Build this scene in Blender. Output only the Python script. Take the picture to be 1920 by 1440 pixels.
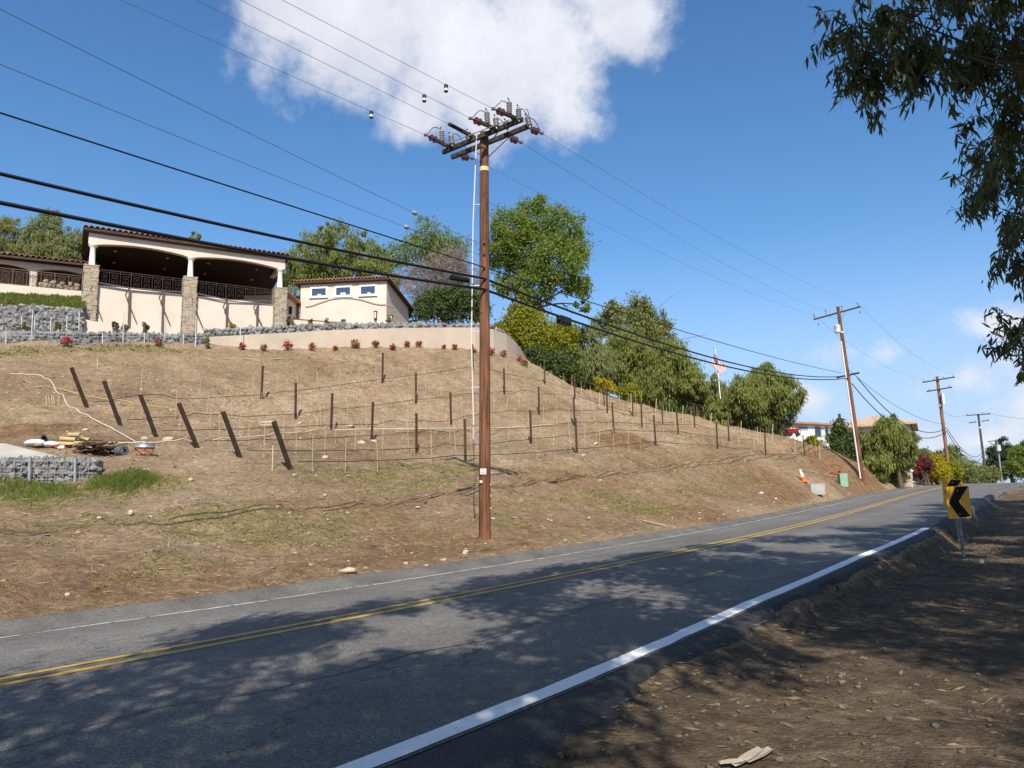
import bpy, bmesh, math, random
import numpy as np
from mathutils import Vector, Matrix

# ------------------------------------------------------------------ scene, camera, sky, sun
for o in list(bpy.data.objects):
    bpy.data.objects.remove(o, do_unlink=True)
SC = bpy.context.scene
COL = SC.collection
random.seed(11)
RNG = np.random.default_rng(11)
R_ = math.radians

F = 1450.0                      # focal length in pixels of the 1920-wide photograph
PITCH, ROLL = R_(9.3), R_(1.2)
EYE = np.array([0.0, 0.0, 1.6])
FWD = np.array([0, math.cos(PITCH), math.sin(PITCH)])
_r0 = np.array([1.0, 0, 0]); _u0 = np.cross(_r0, FWD)
RIGHT = math.cos(ROLL) * _r0 - math.sin(ROLL) * _u0
UP = math.sin(ROLL) * _r0 + math.cos(ROLL) * _u0

cam = bpy.data.cameras.new('camera')
cam.sensor_width = 36.0
cam.lens = 36.0 * F / 1920.0
cam.clip_start = 0.05
cam.clip_end = 4000
camo = bpy.data.objects.new('camera', cam)
COL.objects.link(camo)
camo.matrix_world = Matrix(((RIGHT[0], UP[0], -FWD[0], EYE[0]), (RIGHT[1], UP[1], -FWD[1], EYE[1]),
                            (RIGHT[2], UP[2], -FWD[2], EYE[2]), (0, 0, 0, 1)))
SC.camera = camo

def ray(px, py):
    d = FWD + RIGHT * (px - 960) / F - UP * (py - 720) / F
    return d / d[1]

def at(px, py, Y):
    return EYE + ray(px, py) * Y

def onplane(px, py, p0, n):
    d = ray(px, py)
    return EYE + d * (np.dot(np.asarray(p0) - EYE, n) / np.dot(d, n))

SUN_EL, SUN_TRAVEL = R_(42), R_(-3)          # the light travels away from the camera, a touch to the left
sun = bpy.data.lights.new('sun', 'SUN')
sun.energy = 5.0
sun.angle = R_(0.53)
sun.color = (1.0, 0.93, 0.815)
suno = bpy.data.objects.new('sun', sun)
COL.objects.link(suno)
_tr = Vector((math.sin(SUN_TRAVEL) * math.cos(SUN_EL), math.cos(SUN_TRAVEL) * math.cos(SUN_EL), -math.sin(SUN_EL)))
suno.rotation_euler = _tr.to_track_quat('-Z', 'Y').to_euler()
suno.location = (0, -30, 40)

SC.view_settings.view_transform = 'Standard'
SC.view_settings.look = 'None'
SC.view_settings.exposure = 0.4
SC.view_settings.gamma = 1.0
SC.view_settings.use_curve_mapping = False

def make_world():
    w = bpy.data.worlds.new('World'); SC.world = w; w.use_nodes = True
    nt = w.node_tree; N = nt.nodes; L = nt.links
    bg = N['Background']; bg.inputs['Strength'].default_value = 0.128
    sky = N.new('ShaderNodeTexSky'); sky.sky_type = 'NISHITA'; sky.sun_disc = False
    sky.sun_elevation = SUN_EL
    sky.sun_rotation = math.atan2(-_tr.x, -_tr.y)
    sky.altitude = 200; sky.air_density = 1.0; sky.dust_density = 0.55; sky.ozone_density = 2.5
    tc = N.new('ShaderNodeTexCoord')
    nrm = N.new('ShaderNodeVectorMath'); nrm.operation = 'NORMALIZE'
    L.new(tc.outputs['Generated'], nrm.inputs[0])
    # warped direction for ragged cloud edges
    def noise(scale, detail, rough=0.55):
        n = N.new('ShaderNodeTexNoise'); n.inputs['Scale'].default_value = scale
        n.inputs['Detail'].default_value = detail; n.inputs['Roughness'].default_value = rough
        L.new(nrm.outputs[0], n.inputs['Vector']); return n
    def math_(op, a, b=None, c=None):
        m = N.new('ShaderNodeMath'); m.operation = op
        for i, v in enumerate((a, b, c)):
            if v is None: continue
            if isinstance(v, (int, float)): m.inputs[i].default_value = v
            else: L.new(v, m.inputs[i])
        return m.outputs[0]
    big = noise(4.5, 5, 0.6).outputs['Fac']
    fine = noise(13.0, 6, 0.68).outputs['Fac']
    rag = math_('ADD', math_('MULTIPLY', math_('SUBTRACT', big, 0.5), 2.2), math_('MULTIPLY', math_('SUBTRACT', fine, 0.5), 1.05))
    blobs = [(555, -10, 115, 1), (690, 60, 140, 1), (850, 110, 150, 1), (1000, 85, 150, 1), (1175, 5, 95, 1),
             (785, 205, 78, 1), (910, 195, 72, 1), (1055, 205, 62, .8), (830, -190, 300, 1), (1100, -90, 150, 1),
             (1665, 662, 85, .43), (1820, 712, 140, .5), (1840, 830, 170, .62), (1895, 600, 100, .5), (1980, 760, 160, .7), (1515, 745, 40, .34)]
    rs = np.random.default_rng(3)
    dirs = []
    for px, py, r, k in blobs:
        d = ray(px, py); d = d / np.linalg.norm(d)
        e = ray(px + r, py); e = e / np.linalg.norm(e)
        dirs.append((d, np.linalg.norm(d - e), k))
    for _ in range(12):                        # the same fair-weather clouds all round the sky
        az = rs.uniform(0.9, 5.4); el = rs.uniform(0.1, 0.8)
        v = np.array([math.sin(az) * math.cos(el), math.cos(az) * math.cos(el), math.sin(el)])
        dirs.append((v, rs.uniform(.1, .2), rs.uniform(.6, 1)))
    union = None
    fl = N.new('ShaderNodeVectorMath'); fl.operation = 'MULTIPLY'; fl.inputs[1].default_value = (1, 1, 2.4); L.new(nrm.outputs[0], fl.inputs[0])
    for i_, (d, r, k) in enumerate(dirs):
        flat = i_ >= 10
        dist = N.new('ShaderNodeVectorMath'); dist.operation = 'DISTANCE'
        L.new((fl if flat else nrm).outputs[0], dist.inputs[0]); dist.inputs[1].default_value = tuple(d * np.array([1, 1, 2.4 if flat else 1]))
        m = math_('MULTIPLY_ADD', dist.outputs['Value'], -float(k) / (float(r) * 1.3), float(k))
        union = m if union is None else math_('SMOOTH_MAX', union, m, 0.3)
    dens = math_('ADD', union, rag)
    mr = N.new('ShaderNodeMapRange'); mr.interpolation_type = 'SMOOTHSTEP'
    mr.inputs['From Min'].default_value = -0.04; mr.inputs['From Max'].default_value = 0.6
    L.new(dens, mr.inputs['Value'])
    ramp = N.new('ShaderNodeValToRGB'); e = ramp.color_ramp.elements
    e[0].position = 0.32; e[0].color = (4.0, 4.1, 4.7, 1)
    e[1].position = 0.68; e[1].color = (5.9, 5.95, 6.2, 1)
    L.new(noise(5.5, 7, .64).outputs['Fac'], ramp.inputs['Fac'])
    sat = N.new('ShaderNodeHueSaturation'); sat.inputs['Saturation'].default_value = 1.22; sat.inputs['Value'].default_value = 1.02
    L.new(sky.outputs[0], sat.inputs['Color'])
    # milky air low over the horizon, the same in every direction
    sx = N.new('ShaderNodeSeparateXYZ'); L.new(nrm.outputs[0], sx.inputs[0])
    hz = N.new('ShaderNodeMapRange'); hz.interpolation_type = 'SMOOTHSTEP'
    hz.inputs['From Min'].default_value = 0.0; hz.inputs['From Max'].default_value = 0.34; hz.inputs['To Min'].default_value = .9; hz.inputs['To Max'].default_value = 0
    L.new(sx.outputs['Z'], hz.inputs['Value'])
    hm = N.new('ShaderNodeMix'); hm.data_type = 'RGBA'; L.new(hz.outputs[0], hm.inputs['Factor'])
    L.new(sat.outputs[0], hm.inputs['A']); hm.inputs['B'].default_value = (2.9, 3.65, 5.2, 1)
    mix = N.new('ShaderNodeMix'); mix.data_type = 'RGBA'
    L.new(math_('MULTIPLY', mr.outputs[0], 0.93), mix.inputs['Factor'])
    L.new(hm.outputs['Result'], mix.inputs['A']); L.new(ramp.outputs[0], mix.inputs['B'])
    L.new(mix.outputs['Result'], bg.inputs['Color'])
    w.cycles.sampling_method = 'MANUAL'; w.cycles.sample_map_resolution = 512
make_world()

SC.render.engine = 'CYCLES'
SC.cycles.max_bounces = 6
SC.cycles.transparent_max_bounces = 8

# ------------------------------------------------------------------ helpers
def vnoise(x, y, seed=0):
    x = np.asarray(x, float); y = np.asarray(y, float)
    ix = np.floor(x).astype(np.int64); iy = np.floor(y).astype(np.int64)
    fx = x - ix; fy = y - iy
    fx = fx * fx * (3 - 2 * fx); fy = fy * fy * (3 - 2 * fy)
    def h(a, b):
        n = (a * 374761393 + b * 668265263 + seed * 974634777) & 0xffffffff
        n = ((n ^ (n >> 13)) * 1274126177) & 0xffffffff
        return ((n ^ (n >> 16)) & 0xffff) / 65535.0
    return (h(ix, iy) * (1 - fx) + h(ix + 1, iy) * fx) * (1 - fy) + (h(ix, iy + 1) * (1 - fx) + h(ix + 1, iy + 1) * fx) * fy

def fbm(x, y, seed=0, octv=4):
    s = 0; a = .5
    for k in range(octv):
        s = s + a * (vnoise(x * 2 ** k, y * 2 ** k, seed + k) - .5); a *= .5
    return s

class MB:
    """collects shapes (world coordinates) that become one mesh object"""
    def __init__(self):
        self.v = []; self.f = []; self.m = []; self.n = 0; self.mi = 0
    def add(self, vs, fs, mi=None):
        vs = np.asarray(vs, float).reshape(-1, 3)
        self.v.append(vs); b = self.n
        for f in fs:
            self.f.append([i + b for i in f]); self.m.append(self.mi if mi is None else mi)
        self.n += len(vs); return self
    def box(self, c, sx, sy, sz, ax=None):
        """box centred at c, full sizes; ax = three unit axes"""
        c = np.asarray(c, float)
        A = np.eye(3) if ax is None else np.asarray(ax, float)
        vs = [c + A[0] * sx / 2 * i + A[1] * sy / 2 * j + A[2] * sz / 2 * k for k in (-1, 1) for j in (-1, 1) for i in (-1, 1)]
        return self.add(vs, [(0, 2, 3, 1), (4, 5, 7, 6), (0, 1, 5, 4), (2, 6, 7, 3), (0, 4, 6, 2), (1, 3, 7, 5)])
    def bar(self, a, b, w, h=None, up=(0, 0, 1)):
        a = np.asarray(a, float); b = np.asarray(b, float); h = w if h is None else h
        d = b - a; l = np.linalg.norm(d); d = d / l
        u = np.asarray(up, float); s = np.cross(d, u)
        if np.linalg.norm(s) < 1e-3: s = np.cross(d, (0, 1, 0.01))
        s = s / np.linalg.norm(s); u = np.cross(s, d)
        return self.box((a + b) / 2, l, w, h, (d, s, u))
    def tube(self, pts, r, n=8, cap=True, jit=None):
        pts = np.asarray(pts, float); k = len(pts)
        r = np.full(k, r, float) if np.isscalar(r) else np.asarray(r, float)
        t = np.gradient(pts, axis=0); t /= np.linalg.norm(t, axis=1)[:, None] + 1e-9
        u = np.array([0.31, 0.2, 0.93]) if abs(t[0][2]) < .8 else np.array([1., .1, 0])
        vs = []
        for i in range(k):
            s = np.cross(t[i], u); s /= np.linalg.norm(s) + 1e-9; w = np.cross(s, t[i])
            u = w
            a = np.arange(n) * 2 * math.pi / n
            rr = r[i] * (1 if jit is None else (1 + jit * RNG.normal(0, 1, n)[:, None]))
            vs.append(pts[i] + rr * (np.cos(a)[:, None] * s + np.sin(a)[:, None] * w))
        vs = np.concatenate(vs)
        fs = [(i * n + j, i * n + (j + 1) % n, (i + 1) * n + (j + 1) % n, (i + 1) * n + j) for i in range(k - 1) for j in range(n)]
        if cap: fs += [tuple(range(n))[::-1], tuple((k - 1) * n + j for j in range(n))]
        return self.add(vs, fs)
    def lathe(self, base, prof, n=14, axis=(0, 0, 1)):
        base = np.asarray(base, float); ax = np.asarray(axis, float); ax /= np.linalg.norm(ax)
        s = np.cross(ax, (0, 1, 0.02)); 
        if np.linalg.norm(s) < .05: s = np.cross(ax, (1, 0, 0))
        s /= np.linalg.norm(s); w = np.cross(ax, s); a = np.arange(n) * 2 * math.pi / n
        vs = np.concatenate([base + ax * h + r * (np.cos(a)[:, None] * s + np.sin(a)[:, None] * w) for r, h in prof])
        k = len(prof)
        fs = [(i * n + j, i * n + (j + 1) % n, (i + 1) * n + (j + 1) % n, (i + 1) * n + j) for i in range(k - 1) for j in range(n)]
        fs += [tuple(range(n))[::-1], tuple((k - 1) * n + j for j in range(n))]
        return self.add(vs, fs)
    def prism(self, poly, d):
        """polygon (world points) extruded by vector d"""
        p = np.asarray(poly, float); n = len(p); d = np.asarray(d, float)
        fs = [tuple(range(n))[::-1], tuple(range(n, 2 * n))] + [(i, (i + 1) % n, n + (i + 1) % n, n + i) for i in range(n)]
        return self.add(np.concatenate([p, p + d]), fs)
    def build(self, name, mat, parent=None, smooth=False, loc=None):
        v = np.concatenate(self.v) if self.v else np.zeros((0, 3))
        org = np.zeros(3)
        if parent is not None:
            pw = parent
            while pw is not None:
                org = org + np.array(pw.location); pw = pw.parent
        elif loc is not None: org = np.asarray(loc, float)
        me = bpy.data.meshes.new(name)
        me.from_pydata((v - org).tolist(), [], self.f)
        for m in (mat if isinstance(mat, (list, tuple)) else [mat]): me.materials.append(m)
        if any(self.m): me.polygons.foreach_set('material_index', np.array(self.m, np.int32))
        if smooth:
            me.polygons.foreach_set('use_smooth', np.ones(len(self.f), bool))
            try: me.set_sharp_from_angle(angle=R_(40))
            except Exception: pass
        bm = bmesh.new(); bm.from_mesh(me); bmesh.ops.recalc_face_normals(bm, faces=bm.faces); bm.to_mesh(me); bm.free()
        o = bpy.data.objects.new(name, me); COL.objects.link(o)
        if parent is not None: o.parent = parent
        elif loc is not None: o.location = tuple(org)
        return o

def fastmesh(name, verts, faces_flat, nper, mat, parent=None, smooth=False, loc=None):
    """large mesh from numpy arrays; every face has nper corners"""
    org = np.zeros(3)
    if parent is not None: org = np.array(parent.location)
    elif loc is not None: org = np.asarray(loc, float)
    me = bpy.data.meshes.new(name)
    nv = len(verts); nf = len(faces_flat) // nper
    me.vertices.add(nv); me.vertices.foreach_set('co', (np.asarray(verts) - org).astype(np.float32).ravel())
    me.loops.add(nf * nper); me.loops.foreach_set('vertex_index', np.asarray(faces_flat, np.int32))
    me.polygons.add(nf); me.polygons.foreach_set('loop_start', np.arange(0, nf * nper, nper, dtype=np.int32))
    if smooth: me.polygons.foreach_set('use_smooth', np.ones(nf, bool))
    for m in (mat if isinstance(mat, (list, tuple)) else [mat]): me.materials.append(m)
    me.update(calc_edges=True)
    o = bpy.data.objects.new(name, me); COL.objects.link(o)
    if parent is not None: o.parent = parent
    elif loc is not None: o.location = tuple(org)
    return o

def tag(o, label=None, cat=None, group=None, kind=None):
    if label: o['label'] = label
    if cat: o['category'] = cat
    if group: o['group'] = group
    if kind: o['kind'] = kind
    return o

def thing(name, label, cat, loc=(0, 0, 0), group=None):
    o = bpy.data.objects.new(name, None); COL.objects.link(o)
    o.location = tuple(float(c) for c in loc); o.empty_display_size = .2
    return tag(o, label, cat, group)

def copy_tree(o, parent=None):
    c = o.copy(); COL.objects.link(c); c.parent = parent
    for ch in list(o.children): copy_tree(ch, c)
    return c

# ------------------------------------------------------------------ materials
MATS = {}
def mat(name, col, rough=.8, var=.15, scale=6.0, bump=0.0, bscale=None, metal=0.0, spec=.3, col2=None, detail=6, emit=0, fine=0.0):
    """principled with noise-varied colour and optional fine bump"""
    if name in MATS: return MATS[name]
    m = bpy.data.materials.new(name); m.use_nodes = True; MATS[name] = m
    nt = m.node_tree; N = nt.nodes; L = nt.links; b = N['Principled BSDF']
    b.inputs['Roughness'].default_value = rough; b.inputs['Metallic'].default_value = metal
    b.inputs['Specular IOR Level'].default_value = spec
    tc = N.new('ShaderNodeTexCoord'); nz = N.new('ShaderNodeTexNoise')
    nz.inputs['Scale'].default_value = scale; nz.inputs['Detail'].default_value = detail
    L.new(tc.outputs['Object'], nz.inputs['Vector'])
    c1 = np.array(col); c2 = np.array(col2) if col2 is not None else None
    rp = N.new('ShaderNodeValToRGB'); e = rp.color_ramp.elements
    a, c = (c1 * (1 - var), np.clip(c1 * (1 + var), 0, .95)) if c2 is None else (c1, c2)
    e[0].position = .3; e[1].position = .7
    e[0].color = (*a, 1); e[1].color = (*c, 1)
    L.new(nz.outputs['Fac'], rp.inputs['Fac']); out = rp.outputs[0]
    if fine:
        n2 = N.new('ShaderNodeTexNoise'); n2.inputs['Scale'].default_value = scale * 14; n2.inputs['Detail'].default_value = 4
        L.new(tc.outputs['Object'], n2.inputs['Vector'])
        mr = N.new('ShaderNodeMapRange'); mr.inputs['To Min'].default_value = 1 - fine; mr.inputs['To Max'].default_value = 1 + fine
        mr.inputs['From Min'].default_value = .3; mr.inputs['From Max'].default_value = .7
        L.new(n2.outputs['Fac'], mr.inputs['Value'])
        mx = N.new('ShaderNodeMix'); mx.data_type = 'RGBA'; mx.blend_type = 'MULTIPLY'; mx.inputs['Factor'].default_value = 1
        L.new(out, mx.inputs['A']); L.new(mr.outputs[0], mx.inputs['B']); out = mx.outputs['Result']
    L.new(out, b.inputs['Base Color'])
    if bump:
        bp = N.new('ShaderNodeBump'); bp.inputs['Strength'].default_value = bump; bp.inputs['Distance'].default_value = .02
        n3 = N.new('ShaderNodeTexNoise'); n3.inputs['Scale'].default_value = bscale or scale * 6; n3.inputs['Detail'].default_value = 6
        L.new(tc.outputs['Object'], n3.inputs['Vector']); L.new(n3.outputs['Fac'], bp.inputs['Height'])
        L.new(bp.outputs[0], b.inputs['Normal'])
    if emit:
        b.inputs['Emission Color'].default_value = (*col, 1); b.inputs['Emission Strength'].default_value = emit
    return m

def leafmat(name, c1, c2, trans=.35, rough=.65, spec=.12):
    """leaf: every leaf (mesh island) its own tint between c1 and c2, light shining through"""
    if name in MATS: return MATS[name]
    m = bpy.data.materials.new(name); m.use_nodes = True; MATS[name] = m
    nt = m.node_tree; N = nt.nodes; L = nt.links; b = N['Principled BSDF']
    b.inputs['Roughness'].default_value = rough; b.inputs['Specular IOR Level'].default_value = spec
    g = N.new('ShaderNodeNewGeometry'); rp = N.new('ShaderNodeValToRGB'); e = rp.color_ramp.elements
    e[0].color = (*c1, 1); e[1].color = (*c2, 1)
    L.new(g.outputs['Random Per Island'], rp.inputs['Fac'])
    L.new(rp.outputs[0], b.inputs['Base Color'])
    t = N.new('ShaderNodeBsdfTranslucent'); mx = N.new('ShaderNodeMixShader'); mx.inputs[0].default_value = trans
    hs = N.new('ShaderNodeHueSaturation'); hs.inputs['Value'].default_value = 1.25; hs.inputs['Hue'].default_value = .49
    L.new(rp.outputs[0], hs.inputs['Color']); L.new(hs.outputs[0], t.inputs['Color'])
    L.new(b.outputs[0], mx.inputs[1]); L.new(t.outputs[0], mx.inputs[2])
    L.new(mx.outputs[0], N['Material Output'].inputs['Surface'])
    return m
# ------------------------------------------------------------------ the lie of the land
# road centre line: heading (degrees right of +Y) along its length s; z climbs to a crest
_S = np.arange(-90, 190, 1.0)
_hd = np.radians(np.interp(_S, [-90, -8, 0, 14, 28, 40, 55, 88, 140, 190], [46, 41, 38.5, 34.5, 31.7, 32.3, 34.5, 35.5, 5, -20]))
_dx, _dy = np.sin(_hd), np.cos(_hd)
_cx = np.concatenate([[0], np.cumsum((_dx[1:] + _dx[:-1]) / 2)]); _cy = np.concatenate([[0], np.cumsum((_dy[1:] + _dy[:-1]) / 2)])
_i0 = 90
_cx += -0.1 - _cx[_i0]; _cy += 13.0 - _cy[_i0]
def ZR(s):
    return np.interp(s, [-90, -40, 0, 40, 60, 72, 82, 92, 105, 125, 190], [-2.4, -.95, .36, 1.72, 2.5, 3.0, 3.35, 3.5, 3.35, 2.6, 1.0])
def road_pt(s, t, dz=0.0):
    """point on the road; t is metres to the left of the centre line"""
    x = np.interp(s, _S, _cx); y = np.interp(s, _S, _cy); h = np.interp(s, _S, _hd)
    return np.stack([x - np.cos(h) * t, y + np.sin(h) * t, ZR(s) + dz + 0 * x], -1)
def TF(s): return np.interp(s, [-90, -7, -3, 3, 12], [3.6, 3.33, 2.95, 2.72, 2.5])      # foot of the left kerb
def TB(s): return TF(s) + np.interp(s, [-7, -3, 4, 30, 60], [.66, .5, .42, .5, .7])      # back of the left kerb
def TW(s): return np.interp(s, [-90, -7, -4.6, 0, 6, 20, 40, 60, 85], [-4.7, -4.5, -4.4, -4.05, -3.82, -3.82, -4.6, -5.3, -6.3])   # white line on the right
def road_st(X, Y):
    X = np.asarray(X, float).ravel(); Y = np.asarray(Y, float).ravel()
    out_s = np.empty_like(X); out_t = np.empty_like(X)
    for a in range(0, len(X), 20000):
        x = X[a:a + 20000, None]; y = Y[a:a + 20000, None]
        d = (x - _cx) ** 2 + (y - _cy) ** 2
        k = d.argmin(1); dx = x[:, 0] - _cx[k]; dy = y[:, 0] - _cy[k]; h = _hd[k]
        out_s[a:a + 20000] = _S[k] + dx * np.sin(h) + dy * np.cos(h)
        out_t[a:a + 20000] = -dx * np.cos(h) + dy * np.sin(h)
    return out_s, out_t

ROW_TH = R_(40.5)
ROWS = {1: [(545, 885), (873, 868), (1082, 855), (1230, 839), (1346, 844), (1436, 856), (1509, 855)],
        2: [(450, 863), (781, 846), (996, 830), (1151, 809), (1272, 814), (1367, 825)],
        3: [(370, 845), (697, 822), (917, 811), (1078, 799), (1204, 804), (1303, 805)],
        4: [(293, 818), (621, 802), (846, 792), (1011, 776), (1139, 778), (1243, 794)],
        5: [(226, 790), (554, 786), (780, 760), (946, 738), (1078, 752), (1187, 780)],
        6: [(163, 762), (490, 748), (717, 722), (887, 694), (1022, 722), (1133, 758)]}
def row_point(k, px, py):
    q = 21.6 + 2.4 * (k - 1); d = ray(px, py)
    return EYE + d * (q / (math.sin(ROW_TH) - d[0] * math.cos(ROW_TH)))
POSTS = {k: [row_point(k, *p) for p in v] for k, v in ROWS.items()}
POLE1 = at(909, 1021, 20.6)

_ctl = []
for v in POSTS.values(): _ctl += v
for s in list(range(-60, 30, 5)) + list(range(30, 150, 8)):
    _ctl.append(road_pt(s, float(TB(s)) + .1, .13))
    if s < 0: _ctl.append(road_pt(s, 7.5, .9))
_ctl += [POLE1]
WALL_PX = [(163, 645, 43), (300, 645, 45.2), (390, 650, 46.6), (490, 655, 48), (600, 654, 49.8), (717, 651, 51.5), (800, 652, 53), (887, 656, 55.0), (950, 662, 57.5), (985, 676, 60)]
_ctl += [at(*p) for p in WALL_PX]
_ctl += [at(20, 645, 41.5), at(-150, 640, 39), at(-400, 650, 36), at(0, 905, 22.0), at(178, 905, 22.2), at(60, 850, 24.5), at(200, 850, 24.8), at(-120, 850, 24),
         at(-100, 905, 21.5), at(20, 770, 30), at(-150, 770, 29)]
_ctl += [at(1150, 745, 66), at(1300, 783, 66), at(1400, 806, 66), at(1500, 832, 66), at(1600, 872, 68), at(1690, 904, 72),
         at(1507, 903, 47), at(1580, 912, 49), at(1540, 846, 62), at(1600, 871, 62), at(1650, 889, 62.5), at(1683, 902, 65)]
_ctl += [np.array(p, float) for p in ((-20, 58, 14.4), (-8, 63, 14.2), (1, 68, 13.2), (-10, 80, 17), (8, 78, 11), (20, 78, 8.2), (30, 82, 6.6), (42, 92, 4.6), (60, 112, 3.2),
         (-30, 57, 15.5), (-36, 74, 22), (-48, 92, 34), (-75, 95, 36), (-70, 60, 22), (-20, 100, 24), (10, 110, 13), (40, 125, 6), (90, 150, 3), (-30, 160, 36), (-120, 140, 45),
         (60, 220, 6), (-60, 260, 40), (-60, 0, 1.5), (-90, -40, 2), (160, 240, 2), (0, 400, 20), (-300, 200, 40), (300, 400, 0), (-300, -100, 5))]
_ctl = np.array(_ctl)
def _phi(r2): return .5 * r2 * np.log(r2 + 1e-9)
_n = len(_ctl)
_K = _phi(((_ctl[:, None, :2] - _ctl[None, :, :2]) ** 2).sum(-1)) + np.eye(_n) * 2.5
_P = np.c_[np.ones(_n), _ctl[:, :2]]
_A = np.block([[_K, _P], [_P.T, np.zeros((3, 3))]])
_TPSW = np.linalg.solve(_A, np.r_[_ctl[:, 2], np.zeros(3)])
def hill(X, Y):
    X = np.asarray(X, float).ravel(); Y = np.asarray(Y, float).ravel(); out = np.empty_like(X)
    for a in range(0, len(X), 20000):
        x = X[a:a + 20000, None]; y = Y[a:a + 20000, None]
        out[a:a + 20000] = _phi((x - _ctl[:, 0]) ** 2 + (y - _ctl[:, 1]) ** 2) @ _TPSW[:_n] + _TPSW[_n] + _TPSW[_n + 1] * x[:, 0] + _TPSW[_n + 2] * y[:, 0]
    return np.clip(out, -12, 70)
def sstep(a, b, x):
    u = np.clip((x - a) / (b - a), 0, 1); return u * u * (3 - 2 * u)
def drop(s):
    return np.interp(s, [-60, -12, -6, 0, 6, 13, 25, 40, 70], [.03, .05, .12, .28, .42, .52, .5, .25, .1])
def ground(X, Y):
    sh = np.shape(X)
    X = np.asarray(X, float).ravel(); Y = np.asarray(Y, float).ravel()
    s, t = road_st(X, Y); zr = ZR(s); tb = TB(s); tw = TW(s)
    rough = fbm(X * .45, Y * .45, 5, 4) * .65 + fbm(X * 1.7, Y * 1.7, 9, 3) * .30
    rough = rough + fbm(s * 1.1 + .5 * fbm(s * .3, t * .3, 71, 3), t * .16, 72, 3) * .26
    zl = hill(X, Y) + rough * sstep(.4, 3.5, t - tb)
    ub = sstep(-.25, 1.2, t - tb)
    left = (zr + .07) * (1 - ub) + zl * ub
    sh_z = zr - drop(s) - .02 * np.clip(-t - 9, 0, 60) + fbm(X * .5, Y * .5, 21, 4) * .10 + .05 * fbm(X * 3, Y * 3, 4, 3)
    ap = np.interp(s, [-9, -6, -3, 0], [1.9, 1.3, .75, .62]); u = sstep(-.5 * ap, -1.35 * ap, t - tw + .35 * fbm(s * .7, s * 0, 61, 4))
    right = (zr - .08) * (1 - u) + sh_z * u
    z = np.where(t > tb - .25, left, np.where(t < tw - .2, right, zr - .08))
    return z.reshape(sh)
def gz(x, y): return float(ground(np.array([x]), np.array([y]))[0])
def hit(px, py, y0=3.0, y1=140.0):
    """where the line of sight through a pixel meets the ground"""
    d = ray(px, py); Y = np.arange(y0, y1, .15)
    P = EYE + d * Y[:, None]; b = P[:, 2] < ground(P[:, 0], P[:, 1])
    k = int(b.argmax()) if b.any() else len(Y) - 1
    lo, hi = Y[max(k - 1, 0)], Y[k]
    for _ in range(7):
        m = (lo + hi) / 2; p = EYE + d * m
        if p[2] < gz(p[0], p[1]): hi = m
        else: lo = m
    p = EYE + d * hi; return np.array([p[0], p[1], gz(p[0], p[1])])

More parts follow.
